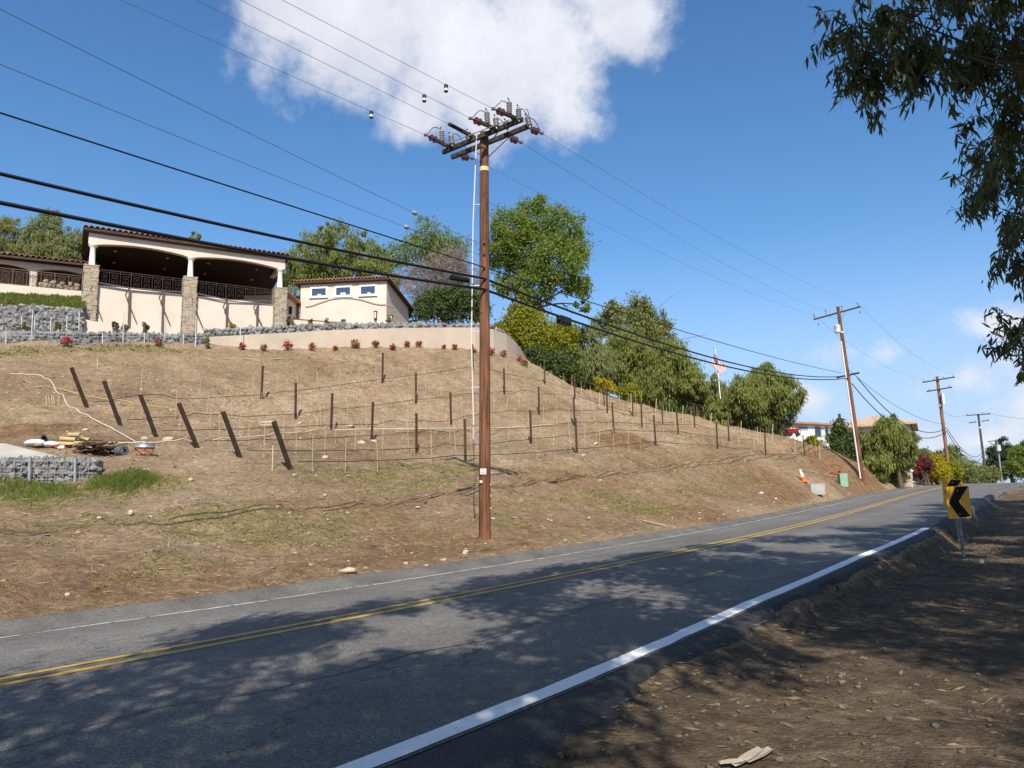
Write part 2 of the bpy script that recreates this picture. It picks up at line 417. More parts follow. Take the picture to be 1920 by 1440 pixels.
# ---- ground materials
def soil_material():
    m = bpy.data.materials.new('dry_soil'); m.use_nodes = True
    nt = m.node_tree; N = nt.nodes; L = nt.links; b = N['Principled BSDF']
    b.inputs['Roughness'].default_value = .95; b.inputs['Specular IOR Level'].default_value = .1
    g = N.new('ShaderNodeNewGeometry')
    def noise(sc, det=6, ro=.6, dis=0):
        n = N.new('ShaderNodeTexNoise'); n.inputs['Scale'].default_value = sc; n.inputs['Detail'].default_value = det
        n.inputs['Roughness'].default_value = ro; n.inputs['Distortion'].default_value = dis
        L.new(g.outputs['Position'], n.inputs['Vector']); return n.outputs['Fac']
    def ramp(fac, stops):
        r = N.new('ShaderNodeValToRGB'); e = r.color_ramp.elements
        e[0].position, e[0].color = stops[0][0], (*stops[0][1], 1); e[1].position, e[1].color = stops[-1][0], (*stops[-1][1], 1)
        for p, c in stops[1:-1]: q = e.new(p); q.color = (*c, 1)
        L.new(fac, r.inputs['Fac']); return r.outputs[0]
    def mix(fac, a, c, mode='MIX'):
        x = N.new('ShaderNodeMix'); x.data_type = 'RGBA'; x.blend_type = mode
        if isinstance(fac, float): x.inputs['Factor'].default_value = fac
        else: L.new(fac, x.inputs['Factor'])
        for s_, v in (('A', a), ('B', c)):
            if isinstance(v, tuple): x.inputs[s_].default_value = (*v, 1)
            else: L.new(v, x.inputs[s_])
        return x.outputs['Result']
    base = ramp(noise(.16, 9, .68, .6), [(.3, (.24, .168, .104)), (.5, (.375, .275, .18)), (.7, (.485, .37, .256))])
    # redder, damper patches, each with its own shape
    at_ = N.new('ShaderNodeAttribute'); at_.attribute_name = 'patch'
    sp = N.new('ShaderNodeSeparateColor'); L.new(at_.outputs['Color'], sp.inputs[0])
    ragged = N.new('ShaderNodeMath'); ragged.operation = 'MULTIPLY_ADD'
    L.new(noise(1.4, 7, .7), ragged.inputs[0]); ragged.inputs[1].default_value = 1.0; ragged.inputs[2].default_value = -.5
    def mask(ch, lo=.35, hi=.75):
        a = N.new('ShaderNodeMath'); a.operation = 'ADD'; L.new(sp.outputs[ch], a.inputs[0]); L.new(ragged.outputs[0], a.inputs[1])
        r = N.new('ShaderNodeMapRange'); r.inputs['From Min'].default_value = lo; r.inputs['From Max'].default_value = hi; L.new(a.outputs[0], r.inputs['Value'])
        return r.outputs[0]
    c = mix(mask('Red'), base, ramp(noise(2.2, 5), [(.3, (.19, .112, .06)), (.7, (.34, .218, .125))]))
    c = mix(mask('Green'), c, ramp(noise(3.5, 6, .7), [(.3, (.20, .17, .075)), (.5, (.30, .245, .115)), (.7, (.40, .31, .17))]))
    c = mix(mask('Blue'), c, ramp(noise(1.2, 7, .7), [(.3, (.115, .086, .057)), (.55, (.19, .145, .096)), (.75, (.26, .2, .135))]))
    # grit: light stones and dark clods at several sizes
    for vs, k in ((2.6, .25), (8.0, .5), (19.0, .55)):
        v = N.new('ShaderNodeTexVoronoi'); v.inputs['Scale'].default_value = vs; v.inputs['Randomness'].default_value = 1
        L.new(g.outputs['Position'], v.inputs['Vector'])
        vs_ = N.new('ShaderNodeSeparateColor'); L.new(v.outputs['Color'], vs_.inputs[0])
        c = mix(k, c, ramp(vs_.outputs['Red'], [(0, (.62, .6, .57)), (.3, (.9, .89, .87)), (.8, (1.08, 1.07, 1.05)), (.95, (1.3, 1.27, 1.2)), (1., (1.7, 1.66, 1.55))]), 'MULTIPLY')
    c = mix(1.0, c, ramp(noise(7, 8, .78), [(.30, (.55, .51, .48)), (.45, (.93, .92, .91)), (.58, (1.06, 1.05, 1.04)), (.74, (1.35, 1.32, 1.27))]), 'MULTIPLY')
    L.new(c, b.inputs['Base Color'])
    bp = N.new('ShaderNodeBump'); bp.inputs['Strength'].default_value = 1.0; bp.inputs['Distance'].default_value = .11
    hs = N.new('ShaderNodeMath'); hs.operation = 'ADD'
    L.new(noise(5, 9, .72), hs.inputs[0]); L.new(noise(30, 4, .6), hs.inputs[1]); L.new(hs.outputs[0], bp.inputs['Height'])
    L.new(bp.outputs[0], b.inputs['Normal'])
    return m
M_SOIL = soil_material()

def axis(lo, hi, step, far_lo, far_hi, k=1.16):
    a = list(np.arange(lo, hi + 1e-6, step)); d = step; x = hi
    while x < far_hi: d *= k; x += d; a.append(x)
    d = step; x = lo; pre = []
    while x > far_lo: d *= k; x -= d; pre.append(x)
    return np.array(pre[::-1] + a)
def blob(X, Y, cx, cy, rx, ry, rot=0.0):
    c, s_ = math.cos(rot), math.sin(rot); dx = X - cx; dy = Y - cy
    return np.clip(1 - np.sqrt(((dx * c + dy * s_) / rx) ** 2 + ((-dx * s_ + dy * c) / ry) ** 2), 0, 1)
def build_ground():
    xs = axis(-27, 26, .24, -900, 900); ys = axis(1.5, 64, .24, -120, 1500)
    X, Y = np.meshgrid(xs, ys); Z = ground(X, Y)
    nx, ny = len(xs), len(ys)
    i = np.arange(nx - 1)[None, :] + np.arange(ny - 1)[:, None] * nx
    q = np.stack([i, i + 1, i + nx + 1, i + nx], -1).ravel()
    o = fastmesh('ground', np.stack([X, Y, Z], -1).reshape(-1, 3), q, 4, M_SOIL, smooth=True)
    tag(o, kind='structure')
    s, t = road_st(X, Y); s = s.reshape(X.shape); t = t.reshape(X.shape)
    red = np.zeros_like(X); green = np.zeros_like(X); dark = np.zeros_like(X)
    tb = TB(s); band = sstep(0, 1, t - tb) * (1 - sstep(6, 9, t - tb))
    red += .8 * band * (.4 + .8 * vnoise(X * .12, Y * .12, 3))
    for px, py, rx, ry, k in ((60, 800, 3.4, 1.6, .8), (180, 830, 2.5, 1.5, .6), (1170, 825, 3.2, 2.2, .95), (1600, 890, 9, 5, 1), (1640, 880, 6, 6, 1), (600, 690, 2, 2, .5), (640, 905, 3, 1.2, .55),
                              (320, 1120, 5, 1.5, .6), (560, 1000, 3.5, 1.5, .6), (1300, 960, 5, 2, .7), (800, 810, 2.5, 1.5, .6)):
        p = hit(px, py); red = np.maximum(red, k * np.minimum(1, 1.6 * blob(X, Y, p[0], p[1], rx, ry, .85)))
    for px, py, rx, ry, k in GREEN:
        p = hit(px, py); green = np.maximum(green, .8 * k * np.minimum(1, 1.7 * blob(X, Y, p[0], p[1], rx, ry, .85)))
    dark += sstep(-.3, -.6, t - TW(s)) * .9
    far = (np.hypot(X, Y) > 75) & (t > 6); green = np.where(far, .75, green)
    at_ = o.data.color_attributes.new('patch', 'FLOAT_COLOR', 'POINT')
    at_.data.foreach_set('color', np.stack([red, green, dark, np.ones_like(red)], -1).astype(np.float32).ravel())
    return o
# weedy, greenish areas of the bank: pixel centre, radii in metres along and across the road, strength
GREEN = [(80, 940, 7, 2.2, .95), (230, 905, 2.5, 1.2, 1), (60, 660, 5, 1.5, .8), (200, 655, 5, 1.4, .75), (300, 655, 3, 1.2, .7), (700, 890, 5, 1.5, .85), (850, 880, 4, 1.3, .85),
         (770, 910, 4, 1.2, .75), (450, 990, 3.2, 2.6, .8), (560, 1010, 2.4, 1.6, .7), (640, 965, 2.5, 1.5, .6), (980, 880, 3, 1.4, .7), (1050, 940, 4.5, 1.6, .6), (1200, 945, 3.5, 1.5, .85),
         (1140, 930, 3, 1.4, .8), (1330, 920, 6, 1.8, .6), (1240, 870, 4, 1.6, .55), (940, 970, 2, 1.5, .6), (350, 1050, 2, 1.4, .55), (1420, 900, 5, 2, .5), (150, 985, 2.5, 1, .7), (300, 975, 2, 1, .65),
         (560, 680, 4, 1.5, .4), (640, 690, 3, 2, .35)]
GROUND = build_ground()

# ---- road
def ribbon(ss, ts, dz, name, m, parent=None, smooth=True, bottom=None):
    """strip along the road: cross-section given by offsets ts and heights dz (arrays, may vary along s)"""
    ss = np.asarray(ss, float); n = len(ss); k = len(ts)
    V = np.stack([road_pt(ss, t if np.ndim(t) else np.full(n, t), d) for t, d in zip(ts, dz)], 1).reshape(-1, 3)
    i = np.arange(k - 1)[None, :] + np.arange(n - 1)[:, None] * k
    q = np.stack([i, i + k, i + k + 1, i + 1], -1).ravel()
    o = fastmesh(name, V, q, 4, m, parent, smooth); return o
def asphalt(name, c0, c1, spec=.35):
    m = bpy.data.materials.new(name); m.use_nodes = True
    nt = m.node_tree; N = nt.nodes; L = nt.links; b = N['Principled BSDF']
    b.inputs['Roughness'].default_value = .82; b.inputs['Specular IOR Level'].default_value = spec
    g = N.new('ShaderNodeNewGeometry')
    def noise(sc, det, ro=.6):
        n = N.new('ShaderNodeTexNoise'); n.inputs['Scale'].default_value = sc; n.inputs['Detail'].default_value = det; n.inputs['Roughness'].default_value = ro
        L.new(g.outputs['Position'], n.inputs['Vector']); return n.outputs['Fac']
    def ramp(f, stops):
        r = N.new('ShaderNodeValToRGB'); e = r.color_ramp.elements
        e[0].position, e[0].color = stops[0][0], (*stops[0][1], 1); e[1].position, e[1].color = stops[-1][0], (*stops[-1][1], 1)
        for p, c in stops[1:-1]: q = e.new(p); q.color = (*c, 1)
        L.new(f, r.inputs['Fac']); return r.outputs[0]
    def mul(a, c, f=1.0):
        x = N.new('ShaderNodeMix'); x.data_type = 'RGBA'; x.blend_type = 'MULTIPLY'; x.inputs['Factor'].default_value = f
        L.new(a, x.inputs['A']); L.new(c, x.inputs['B']); return x.outputs['Result']
    base = ramp(noise(.35, 7, .6), [(.3, c0), (.7, c1)])
    v = N.new('ShaderNodeTexVoronoi'); v.inputs['Scale'].default_value = 85; L.new(g.outputs['Position'], v.inputs['Vector'])
    hs = N.new('ShaderNodeSeparateColor'); L.new(v.outputs['Color'], hs.inputs[0])
    base = mul(base, ramp(hs.outputs['Red'], [(0, (.6, .6, .6)), (.6, (.95, .95, .95)), (.88, (1.25, 1.22, 1.18)), (1, (2.2, 2.1, 1.95))]))
    base = mul(base, ramp(noise(4, 6, .7), [(.3, (.82, .82, .84)), (.7, (1.15, 1.14, 1.1))]))
    wa = N.new('ShaderNodeAttribute'); wa.attribute_name = 'wear'; wm = N.new('ShaderNodeMath'); wm.operation = 'MULTIPLY'; L.new(wa.outputs['Fac'], wm.inputs[0]); L.new(noise(.5, 5, .6), wm.inputs[1])
    base = mul(base, ramp(wm.outputs[0], [(0, (.90, .90, .91)), (.25, (1, 1, 1)), (.55, (1.16, 1.15, 1.12))]))
    # hairline cracks
    w = N.new('ShaderNodeTexVoronoi'); w.feature = 'DISTANCE_TO_EDGE'; w.inputs['Scale'].default_value = .22
    ds = N.new('ShaderNodeVectorMath'); ds.operation = 'ADD'
    nv = N.new('ShaderNodeTexNoise'); nv.inputs['Scale'].default_value = 1.3; nv.inputs['Detail'].default_value = 6; L.new(g.outputs['Position'], nv.inputs['Vector'])
    sc = N.new('ShaderNodeVectorMath'); sc.operation = 'SCALE'; sc.inputs['Scale'].default_value = 1.6; L.new(nv.outputs['Color'], sc.inputs[0])
    L.new(g.outputs['Position'], ds.inputs[0]); L.new(sc.outputs[0], ds.inputs[1]); L.new(ds.outputs[0], w.inputs['Vector'])
    base = mul(base, ramp(w.outputs['Distance'], [(0, (.35, .35, .35)), (.0022, (.45, .45, .45)), (.0045, (1, 1, 1)), (1, (1, 1, 1))]), .75)
    L.new(base, b.inputs['Base Color'])
    bp = N.new('ShaderNodeBump'); bp.inputs['Strength'].default_value = .55; bp.inputs['Distance'].default_value = .006
    L.new(v.outputs['Distance'], bp.inputs['Height']); L.new(bp.outputs[0], b.inputs['Normal'])
    return m
M_ASPH = asphalt('asphalt', (.115, .111, .104), (.16, .154, .145))
M_ASPH_DARK = asphalt('fresh_asphalt', (.03, .03, .031), (.05, .049, .048), .3)
_ss = np.concatenate([np.arange(-70, 40, .5), np.arange(40, 186, 1.5)])
tag(ribbon(_ss, [TF(_ss) + .4, 2.2, 1.7, 1.2, .7, 0, -.7, -1.2, -1.7, -2.3, -2.8, -3.3, TW(_ss) - .13], [-.02, -.002, .0045, .012, .0195, .03, .0216, .0156, .0096, .0024, -.004, -.013, -.028], 'road', M_ASPH), kind='structure')
_ra = bpy.data.objects['road'].data; _rw = _ra.attributes.new('wear', 'FLOAT', 'POINT'); _rw.data.foreach_set('value', np.tile(np.array([0, .5, 1, .6, .2, 0, .3, .9, .5, .2, .8, .6, 0], np.float32), len(_ss)))   # wheel tracks

def paint(name, col, wear, sc=22):
    m = bpy.data.materials.new(name); m.use_nodes = True
    nt = m.node_tree; N = nt.nodes; L = nt.links; b = N['Principled BSDF']
    b.inputs['Roughness'].default_value = .6
    g = N.new('ShaderNodeNewGeometry'); n = N.new('ShaderNodeTexNoise'); n.inputs['Scale'].default_value = sc; n.inputs['Detail'].default_value = 7; n.inputs['Roughness'].default_value = .75
    L.new(g.outputs['Position'], n.inputs['Vector'])
    r = N.new('ShaderNodeValToRGB'); e = r.color_ramp.elements
    e[0].position = wear; e[0].color = (.09, .09, .088, 1); e[1].position = wear + .05; e[1].color = (*col, 1)
    L.new(n.outputs['Fac'], r.inputs['Fac']); L.new(r.outputs[0], b.inputs['Base Color'])
    return m
M_WHITE_PAINT = paint('white_road_paint', (.80, .80, .78), .34)
M_YELLOW = paint('yellow_road_paint', (.50, .31, .035), .36)
M_PALE = paint('worn_pale_paint', (.50, .48, .44), .43, 9)
def crown(t, s): return np.where(t > 0, np.interp(t, [0, 2], [.03, 0]) - .02 * np.clip((t - 2) / (TF(s) - 1.6), 0, 1), np.interp(-t, [0, 2.5], [.03, 0]) - .03 * np.clip((-t - 2.5) / (-TW(s) - 2.1), 0, 1))
def line(name, tc, w, m, s0=-60, s1=180, rag=.006):
    ss = np.arange(s0, s1, .4); j = RNG.normal(0, rag, (2, len(ss))); c = tc(ss) if callable(tc) else np.full(len(ss), tc)
    t1 = c + w / 2 + j[0]; t0 = c - w / 2 + j[1]
    return tag(ribbon(ss, [t1, t0], [crown(t1, ss) + .005, crown(t0, ss) + .005], name, m), kind='structure')
line('yellow_line', .15, .11, M_YELLOW); line('yellow_line', -.15, .11, M_YELLOW)
line('white_line', TW, .19, M_WHITE_PAINT, -60, 15.5)
line('edge_line', lambda q: TF(q) - .06, .085, M_PALE, -60, 80, .015)

# left kerb: low rolled kerb against the bank
M_KERB = mat('worn_concrete', (.118, .11, .10), .9, .25, 1.6, .5, 60, fine=.25)
_k = fbm(_ss * .35, _ss * 0, 77, 3)
_f = TF(_ss); _w = TB(_ss) - _f; _l = TW(_ss)
tag(ribbon(_ss, [_f + _k * .03, _f + .15 * _w, _f + .45 * _w, _f + .72 * _w, _f + .86 * _w + _k * .05, _f + .97 * _w + _k * .1, _f + 1.03 * _w], [-.012 + 0 * _ss, .015 + .02 * _k, .06 + .03 * _k, .12 + .03 * _k, .135 + .03 * _k, .12, -.12],
           'kerb', M_KERB), kind='structure')
# right: ragged asphalt edge that breaks down to the dirt shoulder and rises to a rolled berm further up
_r1 = fbm(_ss * .55, _ss * 0 + 3, 31, 4); _r2 = fbm(_ss * 1.6, _ss * 0 + 9, 41, 3); _bm = sstep(13, 18, _ss) * .17 - .02
_d = drop(_ss)
_ap = np.interp(_ss, [-9, -6, -3, 0], [1.9, 1.3, .75, .62])
tag(ribbon(_ss, [_l - .1, _l - .24 * _ap, _l - _ap * (.40 - _r1 * .2), _l - _ap * (.56 - _r1 * .4), _l - _ap * (.7 - _r1 * .7 - _r2 * .4), _l - _ap * (.9 - _r1 * .9 - _r2 * .6), _l - _ap * (1.2 - _r1 * 1.1 - _r2 * .7), _l - _ap * (1.55 - _r1)],
           [-.035, -.022 + _bm * .3, -.005 + _bm + _r2 * .06, -.02 + _bm + _r2 * .08, -.07 + _bm * .8 - _d * .22 + _r1 * .14, -.11 + _bm * .3 - _d * .55 + _r2 * .18, -.06 - _d * .92 + _r1 * .12, -_d - .14],
           'asphalt_berm', M_ASPH_DARK), kind='structure')
# pale rolled kerb along the right edge further up
_s2 = np.arange(19.5, 82, .5); _t2 = TW(_s2) + .02; _j = fbm(_s2 * .8, _s2 * 0, 88, 3); _h2 = sstep(19.5, 25, _s2)
tag(ribbon(_s2, [_t2, _t2 - .04, _t2 - .2 + _j * .03, _t2 - .42, _t2 - .5, _t2 - .52], [-.03 - .3 * (1 - _h2), -.03 + (.09 + .02 * _j) * _h2 - .3 * (1 - _h2), -.03 + (.18 + .03 * _j) * _h2 - .3 * (1 - _h2), -.03 + (.19 + .03 * _j) * _h2 - .3 * (1 - _h2), .1 * _h2 - .35 * (1 - _h2), -.4], 'kerb', M_KERB), kind='structure')
# tar-filled cracks wandering along the near lane
M_TAR = mat('crack_tar', (.035, .035, .036), .6, .2, 8)
for i_, (t0, a_, b_, amp) in enumerate(((-2.3, -12, 5, .9), (1.5, 2, 22, .5))):
    q_ = np.arange(a_, b_, .12); c_ = t0 + amp * fbm(q_ * .22, q_ * 0, 200 + i_, 4) * 2 + .06 * fbm(q_ * 3, q_ * 0, 210 + i_, 3); w_ = .004 + .009 * vnoise(q_ * .8, q_ * 0, 220 + i_)
    tag(ribbon(q_, [c_ + w_, c_ - w_], [crown(c_, q_) + .004, crown(c_, q_) + .004], 'tar_seam', M_TAR), kind='structure')
# ------------------------------------------------------------------ utility poles and wires
def proj(p):
    v = np.asarray(p, float) - EYE; z = v @ FWD
    return 960 + F * (v @ RIGHT) / z, 720 - F * (v @ UP) / z
def wood_material(name, dark, light, sc=1.0):
    m = bpy.data.materials.new(name); m.use_nodes = True
    nt = m.node_tree; N = nt.nodes; L = nt.links; b = N['Principled BSDF']; b.inputs['Roughness'].default_value = .85; b.inputs['Specular IOR Level'].default_value = .2
    tc = N.new('ShaderNodeTexCoord'); mp = N.new('ShaderNodeMapping'); mp.inputs['Scale'].default_value = (22 * sc, 22 * sc, 1.0 * sc); L.new(tc.outputs['Object'], mp.inputs['Vector'])
    n = N.new('ShaderNodeTexNoise'); n.inputs['Scale'].default_value = 1; n.inputs['Detail'].default_value = 7; n.inputs['Roughness'].default_value = .65; L.new(mp.outputs[0], n.inputs['Vector'])
    r = N.new('ShaderNodeValToRGB'); e = r.color_ramp.elements; e[0].position = .33; e[0].color = (*dark, 1); e[1].position = .66; e[1].color = (*light, 1); L.new(n.outputs['Fac'], r.inputs['Fac'])
    n2 = N.new('ShaderNodeTexNoise'); n2.inputs['Scale'].default_value = .8; n2.inputs['Detail'].default_value = 4; L.new(tc.outputs['Object'], n2.inputs['Vector'])
    r2 = N.new('ShaderNodeValToRGB'); r2.color_ramp.elements[0].position = .35; r2.color_ramp.elements[0].color = (.55, .5, .5, 1); r2.color_ramp.elements[1].position = .65; L.new(n2.outputs['Fac'], r2.inputs['Fac'])
    # knots and checks
    v = N.new('ShaderNodeTexVoronoi'); v.inputs['Scale'].default_value = 2.6 * sc; L.new(tc.outputs['Object'], v.inputs['Vector'])
    r3 = N.new('ShaderNodeValToRGB'); r3.color_ramp.elements[0].position = .05; r3.color_ramp.elements[0].color = (.3, .25, .25, 1); r3.color_ramp.elements[1].position = .12; L.new(v.outputs['Distance'], r3.inputs['Fac'])
    o = r.outputs[0]
    for q in (r2, r3):
        x = N.new('ShaderNodeMix'); x.data_type = 'RGBA'; x.blend_type = 'MULTIPLY'; x.inputs['Factor'].default_value = .85
        L.new(o, x.inputs['A']); L.new(q.outputs[0], x.inputs['B']); o = x.outputs['Result']
    L.new(o, b.inputs['Base Color'])
    bp = N.new('ShaderNodeBump'); bp.inputs['Strength'].default_value = .6; bp.inputs['Distance'].default_value = .02; L.new(n.outputs['Fac'], bp.inputs['Height']); L.new(bp.outputs[0], b.inputs['Normal'])
    MATS[name] = m; return m
M_POLE = wood_material('treated_pole_wood', (.085, .038, .022), (.275, .128, .07))
M_POLE2 = wood_material('pale_pole_wood', (.16, .085, .05), (.32, .18, .105))
M_POLE3 = wood_material('dark_pole_wood', (.06, .05, .045), (.13, .105, .09))
M_ARM = wood_material('weathered_arm_wood', (.03, .026, .022), (.095, .08, .062), .5)
M_ARM2 = wood_material('dark_arm_wood', (.035, .025, .022), (.08, .055, .045), .5)
M_GREYP = mat('grey_porcelain', (.30, .31, .29), .35, .12, 8, spec=.5)
M_BROWNP = mat('brown_porcelain', (.075, .028, .022), .2, .2, 10, spec=.6)
M_STEEL = mat('galvanised_steel', (.38, .39, .40), .45, .15, 9, metal=.6)
M_DARKST = mat('dark_steel', (.05, .047, .045), .6, .3, 8, metal=.3)
M_BLACK = mat('black_rubber', (.012, .012, .013), .55, .2, 5)
M_WIRE = mat('aluminium_wire', (.14, .145, .155), .5, .1, 5, metal=.3)
M_WPIPE = mat('white_fibreglass', (.62, .61, .57), .5, .08, 3)
M_YTAG = mat('yellow_tag', (.62, .50, .08), .6, .12, 30)
M_CREAMBAND = mat('pale_yellow_band', (.66, .52, .22), .6, .12, 20)
M_PLATE = mat('white_plate', (.62, .60, .56), .5, .08, 20)
M_INK = mat('black_ink', (.02, .02, .02), .6, 0, 5)
M_CAN = mat('transformer_paint', (.58, .60, .60), .4, .06, 4)

WDIR = np.array([math.sin(R_(38.5)), math.cos(R_(38.5)), 0.0])
ADIR = np.array([WDIR[1], -WDIR[0], 0.0])
ZUP = np.array([0, 0, 1.0])
P1B = POLE1.copy(); P1B[2] = gz(P1B[0], P1B[1]) - .05
P1T = at(908, 249, 20.6)
def on1(py, px=None):
    """point on the first pole's axis at image height py, or in its cross-arm plane"""
    if px is not None: return onplane(px, py, P1T, WDIR)
    lo, hi = 0.0, 1.0
    for _ in range(30):
        m_ = (lo + hi) / 2
        if proj(P1B + (P1T - P1B) * m_)[1] > py: lo = m_
        else: hi = m_
    return P1B + (P1T - P1B) * lo
def pole_mesh(base, top, r0, r1, m, parent, n=20):
    k = 26; u = np.linspace(0, 1, k)[:, None]
    pts = base + (top - base) * u; pts[:, 0] += .03 * np.sin(u[:, 0] * 5) * (u[:, 0] * (1 - u[:, 0]))
    return MB().tube(pts, np.linspace(r0, r1, k), n).build('pole_shaft', m, parent, True)
def ribbed(p, h=.30, r=.085, axis=(0, 0, 1), ribs=6):
    prof = [(r * .35, -.06), (r * .35, 0)]
    for i in range(ribs):
        a = h * i / ribs; prof += [(r * .55, a), (r, a + h / ribs * .35), (r, a + h / ribs * .55), (r * .55, a + h / ribs * .9)]
    prof += [(r * .4, h), (r * .45, h + .05), (r * .2, h + .07)]
    return MB().lathe(p, prof, 12, axis)
def disc_string(p, d, n=2, r=.105):
    mb = MB(); L_ = .15
    for i in range(n):
        mb.lathe(np.asarray(p) + np.asarray(d) * L_ * i, [(.02, 0), (r * .5, .01), (r, .035), (r * .9, .05), (.04, .06), (.03, .15)], 14, d)
    return mb
def wire_pts(a, b, sag, n=40):
    u = np.linspace(0, 1, n)[:, None]; p = a + (b - a) * u; p[:, 2] -= (4 * sag * u * (1 - u))[:, 0]; return p
def solve_sag(a, b, px, py):
    lo, hi = -2.0, 6.0
    for _ in range(40):
        m_ = (lo + hi) / 2; q = np.array([proj(p) for p in wire_pts(a, b, m_, 400) if p[1] > 1.5]); y = q[np.abs(q[:, 0] - px).argmin(), 1]
        if y < py: lo = m_
        else: hi = m_
    return (lo + hi) / 2
def wire(name, a, b, sag, r, m, label, cat='wire', group=None, n=48):
    mb = MB().tube(wire_pts(np.asarray(a), np.asarray(b), sag, n), r, 6); return tag(mb.build(name, m, None, True, loc=a), label, cat, group)

def main_pole():
    t = thing('utility_pole', 'tall brown wooden utility pole with ribbed insulators on double crossarms beside the road', 'utility pole', P1B)
    pole_mesh(P1B, P1T, .158, .125, M_POLE, t)
    c = onplane(911, 260, P1T, WDIR)
    for off, h in ((-.19, 0), (.19, -.02)):
        a = c + WDIR * off + ZUP * h
        MB().bar(a - ADIR * 1.5, a + ADIR * 1.47, .09, .125).build('cross_arm', M_ARM, t)
    for off in (-.245, .245):
        for sgn in (-1, 1):
            a = c + WDIR * off + ADIR * .75 * sgn - ZUP * .04; b = on1(292) + WDIR * off * .55 + ADIR * .03 * sgn
            MB().bar(a, b, .03, .008).build('arm_brace', M_DARKST, t)
    def armp(u, off, h=0): return c + ADIR * u + WDIR * off + ZUP * h
    tips = {}
    # dead-ends towards the near span
    for i, (px, py, kind) in enumerate(((925, 204, 0), (882, 222, 0), (843, 233, 1), (798, 253, 0))):
        tip = onplane(px, py, c - WDIR * 1.15, WDIR); root = armp(np.dot(tip - c, ADIR), -.24, .10)
        d = (tip - root) / np.linalg.norm(tip - root); l = np.linalg.norm(tip - root); tips[i] = tip
        e = MB().bar(root + d * -.1, root + d * .45, .07, .09).build('dead_end_bracket', M_ARM2, t)
        if kind == 0:
            disc_string(root + d * .5, d).build('disc_insulator', M_BROWNP, t, True)
            MB().tube([root + d * .42, root + d * (l - .02)], .016, 8).build('link_rod', M_DARKST, t)
        else:
            MB().lathe(root + d * .4, [(.03, 0), (.055, .05), (.055, .5), (.03, .56), (.02, l - .4)], 12, d).build('disc_insulator', M_BLACK, t, True)
        MB().box(tip, .1, .07, .06).build('wire_clamp', M_DARKST, t)
    for i, (px, py) in enumerate(((1016, 250), (977, 267), (886, 297))):
        tip = onplane(px, py, c + WDIR * .95, WDIR); root = armp(np.dot(tip - c, ADIR), .22, -.02)
        d = (tip - root) / np.linalg.norm(tip - root); l = np.linalg.norm(tip - root); tips[10 + i] = tip
        MB().tube([root - d * .05, root + d * (l - .02)], .014, 8).build('link_rod', M_DARKST, t)
        disc_string(root + d * .3, d).build('disc_insulator', M_BROWNP, t, True)
        MB().box(tip, .1, .07, .06).build('wire_clamp', M_DARKST, t)
    # upright ribbed cutouts and arresters
    cut = [(829, 266, -.32, .34), (848, 271, -.3, .28), (879, 263, -.1, .26), (914, 232, -.36, .34), (931, 238, -.3, .28), (955, 214, -.36, .34), (973, 224, -.3, .30), (993, 236, .1, .28), (951, 241, .0, .2)]
    for px, py, off, h in cut:
        p = onplane(px, py, c + WDIR * off, WDIR); ax = np.array([RNG.normal(0, .05), RNG.normal(0, .05), 1])
        if h < .3: ax = ax - ADIR * .16
        o = ribbed(p, h, .078 if h > .25 else .065, ax).build('ribbed_insulator', M_GREYP, t, True)
        q = armp(np.dot(p - c, ADIR), min(max(off, -.2), .2), .05)
        MB().tube([q, p - ZUP * .02], .025, 8).build('insulator_stand', M_STEEL, t)
        a_ = np.asarray(ax) / np.linalg.norm(ax); MB().bar(p + a_ * (h + .04), p + a_ * (h + .13) - ADIR * .04, .035, .03).build('fuse_hook', M_DARKST, o)
    for (x0, y0, x1, y1, up_) in ((955, 197, 938, 190, .1), (985, 205, 993, 222, .22), (914, 215, 898, 208, .1), (829, 245, 811, 240, .1), (938, 192, 926, 204, .02), (898, 208, 885, 222, .02), (811, 240, 802, 252, .02),
                                  (994, 222, 1013, 246, .2), (848, 252, 866, 262, .16), (930, 222, 948, 238, .16), (973, 205, 990, 220, .2), (855, 241, 884, 258, .2)):
        a = onplane(x0, y0, c - WDIR * .3, WDIR); b = onplane(x1, y1, c - WDIR * .25, WDIR); u = np.linspace(0, 1, 9)[:, None]
        p = a + (b - a) * u + ZUP * (up_ * 4 * u * (1 - u)) * .5; MB().tube(p, .011, 6).build('jumper_wire', M_BLACK, t, True)
    MB().tube([onplane(821, 276, c - WDIR * .4, WDIR), onplane(955, 225, c - WDIR * .4, WDIR)], .016, 6).build('switch_rod', M_STEEL, t)
    # band, plates, riser rod with handle
    r = lambda py: .158 + (.125 - .158) * ((on1(py)[2] - P1B[2]) / (P1T[2] - P1B[2]))
    b = on1(322); MB().lathe(b, [(r(322) + .003, 0), (r(322) + .005, 0), (r(312) + .005, .12), (r(312) + .003, .12)], 20).build('pole_band', M_CREAMBAND, t, True)
    rod = [onplane(894, 247, P1T - WDIR * .28, WDIR), onplane(887, 420, P1T - WDIR * .28, WDIR), onplane(884, 640, P1T - WDIR * .3, WDIR), onplane(888, 797, P1T - WDIR * .3, WDIR)]
    MB().tube(rod, .017, 8).build('operating_rod', M_WPIPE, t, True)
    for py, px in ((383, 889), (535, 885), (621, 884), (726, 886)):
        a = onplane(px, py, P1T - WDIR * .29, WDIR); MB().bar(a - ADIR * .05, on1(py), .022, .03).build('rod_guide', M_STEEL, t)
    h0 = onplane(888, 797, P1T - WDIR * .3, WDIR); h1 = onplane(888, 836, P1T - WDIR * .28, WDIR)
    hd = MB().box((h0 + h1) / 2 + ZUP * .05, .05, .06, .32).build('switch_handle', M_STEEL, t)
